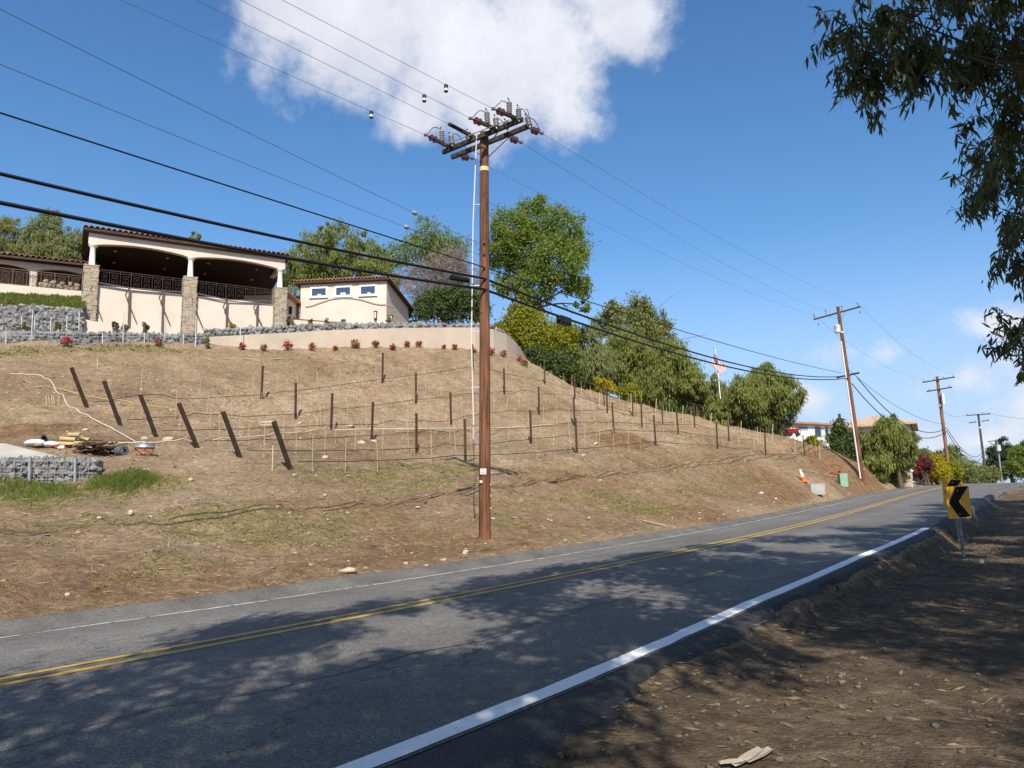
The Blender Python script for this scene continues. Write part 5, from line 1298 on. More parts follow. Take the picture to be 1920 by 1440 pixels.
L_GRASS = leafmat('fresh_grass', (0.1, 0.14, 0.025), (0.21, 0.24, 0.06), .4)
L_WEED = leafmat('olive_weed', (0.11, 0.135, 0.03), (0.23, 0.235, 0.07), .3)
L_STRAW = leafmat('dry_straw', (0.24, 0.165, 0.085), (0.42, 0.315, 0.18), .1)
L_EUC = leafmat('eucalyptus_leaf', (0.058, 0.088, 0.028), (0.15, 0.17, 0.06), .3, .42, .4)
L_EUCD = leafmat('dry_eucalyptus_leaf', (0.12, 0.085, 0.05), (0.26, 0.2, 0.13), .1)
M_BARK = mat('brown_bark', (.10, .075, .055), .95, .3, 4, .7, 25)
M_BARKG = mat('grey_bark', (.24, .20, .165), .95, .25, 4, .6, 25)
M_BARKP = mat('pale_peeling_bark', (.27, .22, .17), .9, .3, 2.5, .5, 20, col2=(.42, .36, .29))

def unit(v): return v / (np.linalg.norm(v, axis=-1, keepdims=True) + 1e-9)
def leaf_quads(c, a, b):
    """diamond leaves: centres c, half-length vectors a, half-width vectors b"""
    n = len(c); V = np.stack([c - a, c + b, c + a, c - b], 1).reshape(-1, 3)
    return V, np.arange(4 * n, dtype=np.int32)
def crown_points(blobs, n, rng, clump=40, spread=.16, shell=.45):
    """leaf positions: clumps spread through each lobe, denser towards its surface"""
    B = np.array(blobs, float); w = B[:, 3] ** 2.2; cnt = np.maximum((n * w / w.sum()).astype(int), clump)
    P = []; O = []
    for (x, y, z, r, *rest), k in zip(B, cnt):
        rz = rest[0] if rest else r
        m = max(int(k / clump), 3)
        d = unit(rng.normal(size=(m, 3))); rad = rng.uniform(shell, 1.0, (m, 1)) ** .6 * rng.uniform(.85, 1.14, (m, 1))
        cc = d * rad; q = np.repeat(cc, clump, 0); sc = np.repeat(rng.uniform(.55, 1.35, (m, 1)), clump, 0)
        q = q + rng.normal(0, spread, q.shape) * sc
        P.append(q * np.array([r, r, rz]) + np.array([x, y, z])); O.append(unit(q))
    return np.concatenate(P), np.concatenate(O)
def foliage(name, blobs, n, size, m, parent, rng, hang=0.0, aspect=.42, clump=40, spread=.16, shell=.45):
    c, out = crown_points(blobs, n, rng, clump, spread, shell); k = len(c)
    a = unit(rng.normal(size=(k, 3)) * (1 - hang) + out * .35 + np.array([0, 0, -1.0]) * hang * 2.2)
    nn = unit(rng.normal(size=(k, 3)) + out * .9 + np.array([0, 0, .5 - hang * .5])); b = unit(np.cross(a, nn))
    s_ = size * rng.uniform(.6, 1.35, (k, 1))
    V, q = leaf_quads(c, a * s_ * .5, b * s_ * .5 * aspect)
    return fastmesh(name, V, q, 4, m, parent)
def limbs(base, blobs, r0, m, parent, rng, lean=.25, nl=9):
    """tapered trunk with limbs reaching into the lobes"""
    B = np.array(blobs)[:, :3]; top = B.mean(0); h = top[2] - base[2]
    k = 10; u = np.linspace(0, 1, k)[:, None]; fork = base + (top - base) * np.array([.6, .6, .62]); wob = rng.normal(0, .03 * h, (k, 3)) * u * (1 - u); wob[:, 2] = 0
    pts = base - ZUP * .3 + (fork - base + ZUP * .3) * u + wob
    MB().tube(pts, np.linspace(r0 * 1.15, r0 * .62, k), 10, jit=.05).build('trunk', m, parent, True)
    mb = MB()
    for i in rng.permutation(len(B))[:nl]:
        st = pts[rng.integers(k // 2, k)]; e = B[i]; mid = (st + e) / 2 + rng.normal(0, .12 * h, 3) * .5 + ZUP * .08 * h
        t_ = np.linspace(0, 1, 7)[:, None]; p = (1 - t_) ** 2 * st + 2 * t_ * (1 - t_) * mid + t_ ** 2 * e; mb.tube(p, np.linspace(r0 * .48, r0 * .1, 7), 6)
        for _ in range(3):
            f = rng.integers(3, 6); q = p[f] + rng.normal(0, .22 * np.linalg.norm(e - st), 3); mb.tube([p[f], (p[f] + q) / 2 + rng.normal(0, .05, 3), q], [r0 * .16, r0 * .1, r0 * .05], 5)
    mb.build('limbs', m, parent, True)
def px_blobs(lst, Y, rng, dep=.6):
    out = []
    for e in lst:
        px, py, r = e[:3]; y = Y + (e[3] if len(e) > 3 else rng.normal(0, dep)); p = at(px, py, y); R = r * y / F
        out.append((p[0], p[1], p[2], R))
    return out
def tree(name, label, cat, Y, lst, n, size, m, tx, r0=.18, hang=0., aspect=.42, bark=None, seed=0, dep=.7, group=None, spread=.125, shell=.4, clump=75, extra=None):
    rng = np.random.default_rng(seed + 1000); b = px_blobs(lst, Y, rng, dep); x = at(tx, 700, Y)[0]; base = np.array([x, Y, gz(x, Y)])
    low = min(q[2] - q[3] for q in b); base[2] = min(base[2], low + 10)
    t = thing(name, label, cat, base, group)
    limbs(base, b, r0, bark or M_BARK, t, rng)
    foliage('crown', b, n, size, m, t, rng, hang, aspect, clump, spread, shell)
    if extra: foliage('blossom', [b[i % len(b)] for i in range(len(b))], extra[1], extra[2], extra[0], t, rng, 0, .6, clump, spread, .8)
    return t
def shrub(name, label, Y, lst, n, size, m, seed=0, cat='shrub', hang=0., aspect=.5, group=None, dep=.4, spread=.2, shell=.45, base=None):
    rng = np.random.default_rng(seed + 2000); b = px_blobs(lst, Y, rng, dep); bs = np.array([np.mean([q[0] for q in b]), Y, 0]); bs[2] = gz(bs[0], bs[1]) if base is None else base
    t = thing(name, label, cat, bs, group); mb = MB()
    for q in b:
        for _ in range(3): e = np.array(q[:3]) + rng.normal(0, q[3] * .4, 3); mb.tube([bs - ZUP * .15 + rng.normal(0, .08, 3) * np.array([1, 1, 0]), (bs + e) / 2 + rng.normal(0, .1, 3), e], [.05, .035, .012], 5)
    mb.build('stems', M_BARK, t, True)
    foliage('foliage', b, n, size, m, t, rng, hang, aspect, 30, spread, shell)
    return t

tree('broadleaf_tree', 'tall bright green tree rising behind the main pole above the retaining wall', 'tree', 67,
     [(1005, 412, 40), (960, 430, 42), (1055, 432, 42), (985, 478, 52), (1050, 490, 52), (1085, 535, 30), (938, 470, 36), (1000, 540, 38), (1092, 572, 16), (950, 530, 28), (1015, 385, 20), (1070, 470, 35)], 48620, 0.24, L_GREEN, 935, .26, 0.15, .5, seed=1, dep=1.0, spread=.17)
tree('weeping_tree', 'rounded olive-green weeping tree standing behind the small house', 'tree', 76,
     [(640, 462, 42), (600, 475, 44), (555, 500, 40), (690, 485, 40), (712, 520, 42), (645, 520, 50), (570, 540, 45), (615, 440, 22), (680, 452, 18), (600, 530, 45), (530, 500, 25)], 41140, 0.35, L_PEPPER, 640, .3, .45, .25, seed=2, dep=1.2)
tree('airy_tree', 'airy pale green tree top behind the grey leafless tree', 'tree', 82, [(800, 440, 26), (775, 465, 30), (835, 455, 28), (745, 480, 28), (860, 470, 25), (795, 415, 10), (815, 480, 35)], 12155, 0.24, L_GREEN, 800, .2, 0.1, .5, seed=3, spread=.28)
t = tree('leafless_tree', 'leafless tree with a dome of fine grey twigs behind the retaining wall', 'tree', 70, [(800, 520, 40), (845, 510, 45), (880, 530, 35), (780, 545, 30), (830, 550, 40), (760, 520, 22), (820, 490, 30), (870, 490, 25)], 12000, .85, L_TWIG, 830, .18, 0, .03, M_BARKG, seed=4, spread=.3, shell=.2)
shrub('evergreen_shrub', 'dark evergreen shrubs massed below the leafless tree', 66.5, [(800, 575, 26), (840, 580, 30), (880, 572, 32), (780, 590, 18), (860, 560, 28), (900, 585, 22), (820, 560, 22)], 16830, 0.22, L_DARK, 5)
tree('pepper_tree', 'olive-green pepper tree behind the house wing roof, tallest of its clump', 'tree', 76, [(88, 432, 34), (95, 470, 38), (75, 450, 30), (100, 412, 18)], 16830, 0.32, L_PEPPER2, 90, .2, .5, .25, seed=6)
tree('pepper_tree', 'olive-green pepper tree right behind the left verge of the pavilion roof', 'tree', 74, [(150, 455, 28), (135, 480, 30), (158, 480, 24), (128, 455, 22)], 13090, 0.31, L_PEPPER2, 148, .2, .5, .25, seed=7)
tree('pepper_tree', 'pale olive pepper tree on the grassy hill behind the house wing', 'tree', 84, [(15, 445, 35), (45, 455, 28), (-20, 450, 35), (20, 420, 18), (40, 480, 25)], 14960, 0.32, L_OLIVE, 15, .2, .5, .25, seed=8)
tree('pepper_tree', 'small treetop showing just above the pavilion roof', 'tree', 80, [(364, 446, 13), (362, 470, 22), (368, 500, 28)], 4675, 0.29, L_PEPPER, 365, .15, .4, .3, seed=9)
shrub('lime_shrub', 'large lime-green shrub at the end of the curved retaining wall', 66, [(975, 600, 30), (1000, 625, 42), (1040, 640, 35), (955, 620, 26), (1060, 625, 26), (1000, 590, 20), (1020, 660, 26), (980, 650, 25)], 20570, 0.24, L_LIME, 10)
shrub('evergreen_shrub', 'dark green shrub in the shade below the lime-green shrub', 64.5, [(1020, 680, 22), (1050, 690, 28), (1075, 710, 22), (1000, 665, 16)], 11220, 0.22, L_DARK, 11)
tree('broadleaf_tree', 'grey-green tall tree behind the row of pepper trees', 'tree', 92, [(1195, 585, 30), (1150, 590, 24), (1225, 610, 30), (1180, 625, 40), (1245, 640, 26), (1130, 610, 24), (1210, 650, 35)], 20570, 0.37, L_OLIVE, 1190, .3, .15, .45, seed=12, spread=.2)
tree('pepper_tree', 'weeping pepper tree beside the lime-green shrub', 'tree', 70.5, [(1100, 650, 36), (1085, 680, 36), (1120, 690, 40), (1110, 725, 30), (1090, 720, 28), (1070, 630, 22)], 28050, 0.37, L_PEPPER2, 1105, .2, .6, .2, seed=13)
tree('pepper_tree', 'tall weeping pepper tree behind the yellow sapling', 'tree', 73, [(1180, 660, 42), (1165, 700, 40), (1205, 695, 40), (1185, 735, 34), (1150, 670, 28), (1205, 730, 28)], 31790, 0.37, L_PEPPER, 1172, .2, .6, .2, seed=14)
tree('pepper_tree', 'broad weeping pepper tree in the middle of the row behind the vine rows', 'tree', 71, [(1255, 680, 42), (1240, 720, 40), (1280, 715, 42), (1262, 755, 30), (1225, 745, 26), (1295, 745, 26)], 31790, 0.37, L_PEPPER, 1205, .22, .6, .2, seed=15)
tree('pepper_tree', 'weeping pepper tree standing in front of the flag', 'tree', 70, [(1300, 722, 28), (1322, 758, 24), (1300, 750, 32), (1342, 765, 20, -2.6), (1352, 785, 18, -2.6), (1335, 790, 18, -2.2), (1312, 735, 20), (1345, 772, 12)], 22440, 0.36, L_PEPPER, 1320, .2, .6, .2, seed=16)
tree('pepper_tree', 'low weeping pepper tree filling the gap behind the flagpole', 'tree', 75, [(1340, 740, 26), (1358, 765, 24), (1330, 775, 24), (1375, 775, 20), (1352, 795, 20), (1335, 712, 14)], 14000, .38, L_PEPPER, 1352, .2, .6, .2, seed=161)
tree('pepper_tree', 'round weeping pepper tree above the iron fence', 'tree', 68.5, [(1430, 735, 45), (1400, 745, 40), (1465, 740, 38), (1435, 705, 24), (1410, 785, 32), (1460, 780, 32), (1380, 770, 24), (1490, 755, 20)], 37400, 0.37, L_PEPPER, 1432, .24, .65, .2, seed=17)
shrub('evergreen_shrub', 'dark rounded evergreen shrub between the white house and the transformer pole', 71, [(1575, 825, 24), (1600, 835, 28), (1615, 860, 28), (1580, 850, 24), (1595, 870, 24), (1575, 800, 14)], 16830, 0.23, L_DARK, 18)
tree('pepper_tree', 'weeping pepper tree behind the transformer pole', 'tree', 69, [(1665, 815, 30), (1640, 835, 28), (1695, 830, 24), (1670, 850, 36), (1650, 870, 28), (1690, 860, 24), (1670, 795, 18), (1705, 845, 16)], 31790, 0.36, L_PEPPER, 1670, .22, .65, .2, seed=19)
shrub('round_bush', 'low green bush at the kerb below the weeping pepper tree', 70, [(1665, 892, 12), (1685, 895, 14), (1645, 888, 12)], 6545, 0.17, L_PEPPER2, 20)
shrub('round_bush', 'light green bush at the end of the iron fence beside the white house', 69, [(1522, 830, 12), (1530, 838, 10), (1515, 838, 9)], 4114, 0.17, L_LIME, 21)
shrub('maroon_shrub', 'maroon-leaved shrub with red flowers behind the street sign', 80, [(1718, 878, 16), (1732, 870, 16), (1725, 890, 14), (1708, 885, 11)], 7480, 0.20, L_MAROON, 22)
shrub('red_flowering_shrub', 'small bright red flowering shrub on top of the maroon shrub', 79, [(1731, 865, 8), (1722, 872, 5), (1738, 872, 5)], 600, .2, L_RED, 221)
shrub('yellow_shrub', 'bright yellow flowering shrub at the foot of the pale pole', 82, [(1750, 876, 18), (1745, 892, 14), (1764, 884, 16), (1756, 862, 9)], 10285, 0.18, L_YELLOW, 23)
shrub('lime_shrub', 'yellow-green shrub against the pale pole beside the yellow shrub', 84, [(1778, 874, 18), (1790, 884, 14), (1772, 890, 14)], 8415, 0.19, L_LIME, 24)
shrub('olive_shrub', 'olive shrub between the pale pole and the dark distant pole', 96, [(1806, 884, 20), (1822, 892, 16), (1795, 892, 12)], 7480, 0.24, L_OLIVE, 25)
shrub('olive_shrub', 'olive shrub at the foot of the dark distant pole', 104, [(1838, 888, 14), (1858, 890, 15), (1848, 895, 10)], 6545, 0.24, L_OLIVE, 26)
tree('conifer', 'dark conifer behind the white transformer cans', 'tree', 128, [(1878, 838, 17), (1872, 855, 22), (1886, 862, 24), (1868, 875, 22), (1890, 882, 24), (1878, 825, 10), (1900, 870, 16)], 14960, 0.41, L_CONIFER, 1880, .3, 0, .4, seed=27)
tree('broadleaf_tree', 'green roadside tree beyond the conifer', 'tree', 112, [(1912, 852, 20), (1925, 870, 28), (1905, 878, 18), (1935, 845, 25)], 11220, 0.32, L_GREEN, 1925, .25, .1, .45, seed=28)
shrub('grey_shrub', 'hazy grey-green shrubs on the far side of the tan house', 105, [(1735, 855, 12), (1760, 858, 12), (1720, 862, 10), (1785, 850, 14)], 6545, 0.29, L_PEPPER2, 29)
shrub('yellow_sapling', 'small yellow-leaved sapling at the top of the vine rows', 65, [(1126, 715, 9), (1140, 724, 12), (1150, 728, 8), (1124, 732, 7)], 2431, 0.18, L_YELLOW, 30, 'sapling')
shrub('lime_bush', 'low lime bush beside the yellow sapling', 66, [(1180, 735, 15), (1192, 742, 11)], 4488, 0.19, L_LIME, 31)
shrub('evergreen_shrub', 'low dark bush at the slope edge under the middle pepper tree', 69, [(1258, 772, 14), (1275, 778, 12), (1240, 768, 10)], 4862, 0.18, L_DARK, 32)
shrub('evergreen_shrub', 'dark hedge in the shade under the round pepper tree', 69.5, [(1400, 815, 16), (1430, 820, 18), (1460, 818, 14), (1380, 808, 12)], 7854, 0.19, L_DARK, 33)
# palms
def palm(label, px, py, Y, n, L, seed):
    rng = np.random.default_rng(seed); c = at(px, py, Y); b = np.array([c[0], c[1], gz(c[0], c[1])]); t = thing('palm_tree', label, 'palm', b)
    MB().tube([b - ZUP * .3, (b + c) / 2 + np.array([.1, 0, 0]), c], [.22, .17, .15], 8).build('trunk', M_BARKG, t, True)
    for i in range(n):
        a = i * 2.4 + rng.uniform(0, .4); el = rng.uniform(.1, 1.2); d = np.array([math.cos(a), math.sin(a), 0]); u = np.linspace(0, 1, 9)[:, None]
        sp = c + d * (L * u * math.cos(el) ** .5) + ZUP * (L * (math.sin(el) * u - .75 * u ** 2)); V = []; q = []
        for j in range(1, 9):
            for k_ in range(3):
                f = sp[j] + (sp[j - 1] - sp[j]) * k_ / 3; tg = unit(sp[j] - sp[j - 1])
                for s_ in (-1, 1):
                    sd = unit(np.cross(tg, ZUP)) * s_; e = f + unit(sd * .8 + tg * .5 - ZUP * .5) * L * .24 * (1 - .5 * abs(j / 8 - .4)); w = tg * .03; V += [f - w, f + w, e + w * .2, e - w * .2]
        fastmesh('frond', np.array(V), np.arange(len(V), dtype=np.int32), 4, L_PEPPER2, t)
palm('feathery palm with a tall upright crown past the yellow-green shrub', 1793, 862, 112, 16, 3.0, 1)
palm('feathery palm with a drooping crown beside the tall palm', 1812, 872, 108, 14, 2.8, 2)

# small plants by the walls
for i, (px, py, r, Y, lm, lab) in enumerate(((215, 610, 8, 45.6, L_DARK, 'small dark conical shrub in front of the pavilion wall'), (272, 611, 8, 46.2, L_DARK, 'small grey bush in front of the pavilion wall'), (434, 611, 9, 49.6, L_LIME, 'small yellow-green bush under the pavilion trellis'),
                                            (582, 604, 7, 54.5, L_GRASS, 'left grass clump on the terrace below the small house'), (613, 603, 7, 55, L_GRASS, 'middle grass clump on the terrace below the small house'), (643, 603, 6, 55.4, L_OLIVE, 'small olive clump on the terrace below the small house'),
                                            (728, 600, 9, 57.5, L_LIME, 'small lime bush at the corner of the small house'), (543, 603, 9, 55, L_OLIVE, 'olive bush at the foot of the right stone pier'), (233, 613, 7, 45.8, L_WEED, 'sparse weed in front of the pavilion wall'),
                                            (45, 610, 7, 43.3, L_GRASS, 'grass tuft on the ledge of the tall gabion wall'), (108, 612, 8, 43.4, L_GRASS, 'green tuft in front of the tall gabion wall'), (388, 637, 7, 45.3, L_OLIVE, 'small bush where the gabion meets the retaining wall'))):
    c = at(px, py, Y); R = r * Y / F
    shrub('small_plant', lab, Y, [(px, py, r * .75), (px + r * .2, py + r * .6, r * .7), (px, py - r * .6, r * .5)], 500, .11, lm, 60 + i, 'plant', base=c[2] - R * 1.2, dep=.08)
# roses along the wall foot
ROSES = [(130, 640, 1.0, 'crimson rose bush in the weeds by the low gabion'), (303, 641, .9, 'crimson rose bush nearest the low end of the gabion'), (458, 646, .6, 'sparse pinkish rose bush at the left end of the retaining wall'), (497, 649, .9, 0), (543, 648, 1.1, 0), (588, 650, .8, 0), (631, 648, .6, 0), (668, 645, 1.1, 0),
         (707, 645, 1.0, 0), (737, 646, .9, 0), (765, 643, .7, 0), (787, 641, .9, 0), (834, 645, .5, 0), (854, 645, .7, 0), (889, 651, .6, 0), (922, 657, .8, 'low rose bush just right of the main pole'), (944, 659, .7, 'second low rose bush right of the main pole'), (974, 670, .7, 'rose bush at the far end of the retaining wall'), (984, 676, .8, 'crimson rose bush where the retaining wall meets the trees')]
for i, (px, py, k, lab) in enumerate(ROSES):
    p = hit(px, py + 8, 30, 75); p[1] -= .35; p[2] = gz(p[0], p[1]); rng = np.random.default_rng(300 + i); t = thing('rose_bush', lab or 'red-flowered rose bush in the row along the foot of the retaining wall', 'rose bush', p, 'rose bushes along the wall')
    r = .17 * k * rng.uniform(.75, 1.3) + .07; mb = MB()
    for _ in range(6): e = p + ZUP * r * 1.6 + rng.normal(0, r * .6, 3); mb.tube([p - ZUP * .05, (p + e) / 2 + rng.normal(0, .04, 3), e], .012, 4)
    mb.build('stems', M_BARK, t); b = [(p[0], p[1], p[2] + r * .9, r)]
    foliage('foliage', b, int(170 * k), .10, L_OLIVE, t, rng, 0, .6, 12, .35, .2); foliage('blooms', [(p[0], p[1], p[2] + r * 1.35, r * .95)], int(150 * k), .10, L_RED, t, rng, 0, .9, 10, .22, .4)['kind'] = 'stuff'

# ---------------------------------------------------------------- eucalyptus row on the near side of the road
def euc_leaf_mesh(name, clusters, m, parent, rng, per=60, ll=.15, lw=.024):
    """hanging lanceolate leaves on drooping twigs; clusters = (x,y,z,r)"""
    C = np.array(clusters, float); tw_a = []; tw_b = []; base = []; hangd = []
    for x, y, z, r in C:
        n = max(6, int(75 * r ** 1.5))
        d = unit(rng.normal(size=(n, 3))); s_ = np.array([x, y, z]) + d * r * rng.uniform(.1, .9, (n, 1)); e = s_ + unit(d + np.array([0, 0, -.9]) + rng.normal(0, .35, (n, 3))) * rng.uniform(.2, .5, (n, 1))
        tw_a.append(s_); tw_b.append(e)
    A = np.concatenate(tw_a); B = np.concatenate(tw_b); n = len(A)
    u = rng.uniform(.1, 1.05, (n, per, 1)); P = (A[:, None] + (B - A)[:, None] * u + rng.normal(0, .035, (n, per, 3))).reshape(-1, 3); k = len(P)
    a = unit(rng.normal(0, .5, (k, 3)) + np.array([0, 0, -1.0])); nn = unit(rng.normal(size=(k, 3))); b = unit(np.cross(a, nn)); c = np.cross(a, b)
    L = ll * rng.uniform(.55, 1.25, (k, 1)); W = lw * rng.uniform(.7, 1.3, (k, 1)); cv = rng.normal(0, .16, (k, 1)) * L
    V = np.stack([P, P + a * L * .35 + b * W * .55 + c * cv * .6, P + a * L * .35 - b * W * .55 + c * cv * .6, P + a * L * .7 + b * W * .38 + c * cv * .7, P + a * L * .7 - b * W * .38 + c * cv * .7, P + a * L + c * cv * .2], 1).reshape(-1, 3)
    i = (np.arange(k) * 6)[:, None]; tri = np.concatenate([i + np.array([0, 1, 2]), i + np.array([1, 3, 2]), i + np.array([2, 3, 4]), i + np.array([3, 5, 4])], 1).astype(np.int32).ravel()
    o = fastmesh(name, V, tri, 3, m, parent)
    return A, B
def euc_tree(label, base, clusters, seed, height, per=34, r0=.28, twigs=True, ll=.15):
    rng = np.random.default_rng(seed); base = np.array([base[0], base[1], gz(*base)]); t = thing('eucalyptus_tree', label, 'tree', base, 'eucalyptus trees along the dirt shoulder')
    C = np.array(clusters); top = np.array([C[:, 0].mean() * .35 + base[0] * .65, C[:, 1].mean() * .35 + base[1] * .65, base[2] + height * .62]); u = np.linspace(0, 1, 12)[:, None]
    tr = base - ZUP * .3 + (top - base) * u + np.c_[np.sin(u * 4) * .18, np.cos(u * 3) * .12, 0 * u]
    MB().tube(tr, np.linspace(r0, .04, 12), 12, jit=.04).build('trunk', M_BARKP, t, True)
    mb = MB(); A, B = euc_leaf_mesh('crown', clusters, L_EUC, t, rng, per, ll)
    for x, y, z, r in clusters[::3]:
        e = np.array([x, y, z]); st = tr[min(11, max(4, int(11 * (z - base[2]) / (height * .85))))]; mid = (st + e) / 2 + ZUP * .35 + rng.normal(0, .25, 3); q = np.linspace(0, 1, 9)[:, None]
        mb.tube((1 - q) ** 2 * st + 2 * q * (1 - q) * mid + q ** 2 * e, np.linspace(.03, .006, 9), 6)
    mb.build('limbs', M_BARK, t, True)
    if twigs:
        mb = MB(); sel = rng.permutation(len(A))[:700]
        for i in sel: mb.tube([A[i], (A[i] + B[i]) / 2 + ZUP * .05, B[i]], [.006, .004, .003], 4, cap=False)
        tag(mb.build('twigs', M_BARK, t), kind='stuff')
    return t
def cl(lst, rng): return [(x + rng.normal(0, .15), y + rng.normal(0, .15), z + rng.normal(0, .15), r) for x, y, z, r in lst]
# the tree whose branches hang into the picture on the right
near = []
for px, py, r, Y in ((1590, 45, 26, 6.6), (1620, 90, 40, 6.5), (1680, 95, 50, 6.6), (1660, 20, 40, 6.7), (1600, 100, 24, 6.5), (1640, 120, 24, 6.5), (1715, 90, 40, 6.6), (1740, 40, 60, 6.6), (1760, 110, 45, 6.7), (1820, 60, 70, 6.8), (1890, 90, 80, 6.8), (1860, 180, 60, 7.0), (1925, 220, 80, 7.0), (1900, 300, 55, 7.6),
                     (1860, 330, 45, 9.0), (1885, 400, 50, 9.0), (1935, 420, 70, 8.5), (1830, 350, 26, 9.5), (1905, 480, 34, 9.2), (1935, 560, 32, 9.0), (1897, 600, 20, 9.4), (1915, 650, 16, 9.4), (1850, 250, 40, 8.5), (1760, -60, 90, 6.8), (1880, -60, 110, 7.0), (1980, 60, 110, 7.0), (1990, 300, 110, 7.6), (2010, 480, 60, 8.6)):
    p = at(px, py, Y); near.append((p[0], p[1], p[2], r * Y / F))
euc_tree('eucalyptus with long drooping leaves overhanging the right shoulder', (7.6, 5.6), near + [(5.6, 6.5, 7.2, .8), (6.5, 5.5, 8.2, 1.0), (7.5, 7.0, 7.6, 1.0), (8.2, 5.0, 7.0, 1.0)], 5, 9.5, 36)
TREES = {
 'eucalyptus leaning over the road behind the photographer': (1.5, -5.0),
 'eucalyptus further down the road behind the photographer': (-7.5, -8.5),
 'eucalyptus beside the chevron signs, out over the shoulder': (13.8, 12.2),
 'eucalyptus on the right shoulder beyond the chevron signs': (22.5, 21.5),
 'eucalyptus standing on the shoulder to the right of the photographer': (7.4, -1.5),
}
# lobes of the row's crowns: where the shade lies on road and shoulder, carried back along the sunlight to crown height
rng = np.random.default_rng(77); lobes = {k: [] for k in TREES}
LIT = [(*hit(px, py)[:2], r) for px, py, r in ((560, 1245, 1.0), (1020, 1160, 1.2), (880, 1215, .7), (560, 1425, .4), (1160, 1115, 1.0), (60, 1430, .9), (250, 1275, .7), (1210, 1280, .8), (1470, 1205, 1.0), (1560, 1290, .7), (1180, 1420, .8), (1900, 1240, .6), (1260, 1345, .5), (1560, 1003, 1.0), (1330, 1075, .8), (740, 1180, .7), (1450, 985, .9), (1020, 1130, .8), (1600, 1230, .7), (1750, 1330, .6), (1680, 1180, .5), (1850, 1180, .5))]
for s0 in np.arange(-16, 41, 1.35):
    tm = np.interp(s0, [-16, -10, -4, 0, 8, 20, 40], [.2, .3, .7, 1.4, 1.4, 2.3, 2.5])
    for t0 in np.arange(-11.5, tm, 1.3):
        q = road_pt(s0 + rng.normal(0, .4), t0 + rng.normal(0, .35))
        if any(math.hypot(q[0] - x, q[1] - y) < r * (.7 if t0 > -5 else 1.1) for x, y, r in LIT) or rng.random() < (.03 if t0 > -5 else .2): continue
        z = q[2] + rng.uniform(7.0, 10.5); h = (z - q[2]) / math.tan(SUN_EL)
        p = (q[0] - math.sin(SUN_TRAVEL) * h, q[1] - math.cos(SUN_TRAVEL) * h, z, rng.uniform(.7, 1.15))
        v = np.array(p[:3]) - EYE; d = v @ FWD
        if d > 0 and abs(v @ RIGHT) / d < .665 + (p[3] * 1.5 + .3) / d and abs(v @ UP) / d < .5 + (p[3] * 1.5 + .3) / d: continue       # the open sky in the photograph stays open
        k = min(TREES, key=lambda n: math.hypot(TREES[n][0] - p[0], TREES[n][1] - p[1])); lobes[k].append(p)
for px, py, Y in ((1797, 940, 16.2), (1790, 920, 20), (1800, 1000, 16.2), (1810, 940, 16.2), (1785, 950, 17)):   # boughs that shade the chevron signs
    q = at(px, py, Y); z = q[2] + rng.uniform(6, 8.5); h = (z - q[2]) / math.tan(SUN_EL); lobes['eucalyptus beside the chevron signs, out over the shoulder'].append((q[0] - math.sin(SUN_TRAVEL) * h, q[1] - math.cos(SUN_TRAVEL) * h, z, .8))
for i, (lab, b) in enumerate(TREES.items()):
    rng = np.random.default_rng(70 + i); L_ = lobes[lab]; base = np.array([b[0], b[1], gz(*b)])
    t = thing('eucalyptus_tree', lab, 'tree', base, 'eucalyptus trees along the dirt shoulder')
    C = np.array(L_); top = np.array([C[:, 0].mean() * .4 + b[0] * .6, C[:, 1].mean() * .4 + b[1] * .6, base[2] + 8.0]); u = np.linspace(0, 1, 12)[:, None]
    tr = base - ZUP * .3 + (top - base) * u + np.c_[np.sin(u * 4) * .18, np.cos(u * 3) * .12, 0 * u]
    MB().tube(tr, np.linspace(.3, .04, 12), 12, jit=.04).build('trunk', M_BARKP, t, True)
    mb = MB()
    for j in rng.permutation(len(L_))[:14]:
        e = C[j, :3]; st = tr[rng.integers(6, 12)]; mid = (st + e) / 2 + ZUP * .4 + rng.normal(0, .25, 3); q = np.linspace(0, 1, 8)[:, None]
        mb.tube((1 - q) ** 2 * st + 2 * q * (1 - q) * mid + q ** 2 * e, np.linspace(.04, .008, 8), 6)
    mb.build('limbs', M_BARKP, t, True)
    foliage('crown', L_, 1100 * len(L_), .27, L_EUC, t, rng, .45, .27, 24, .2, .3)
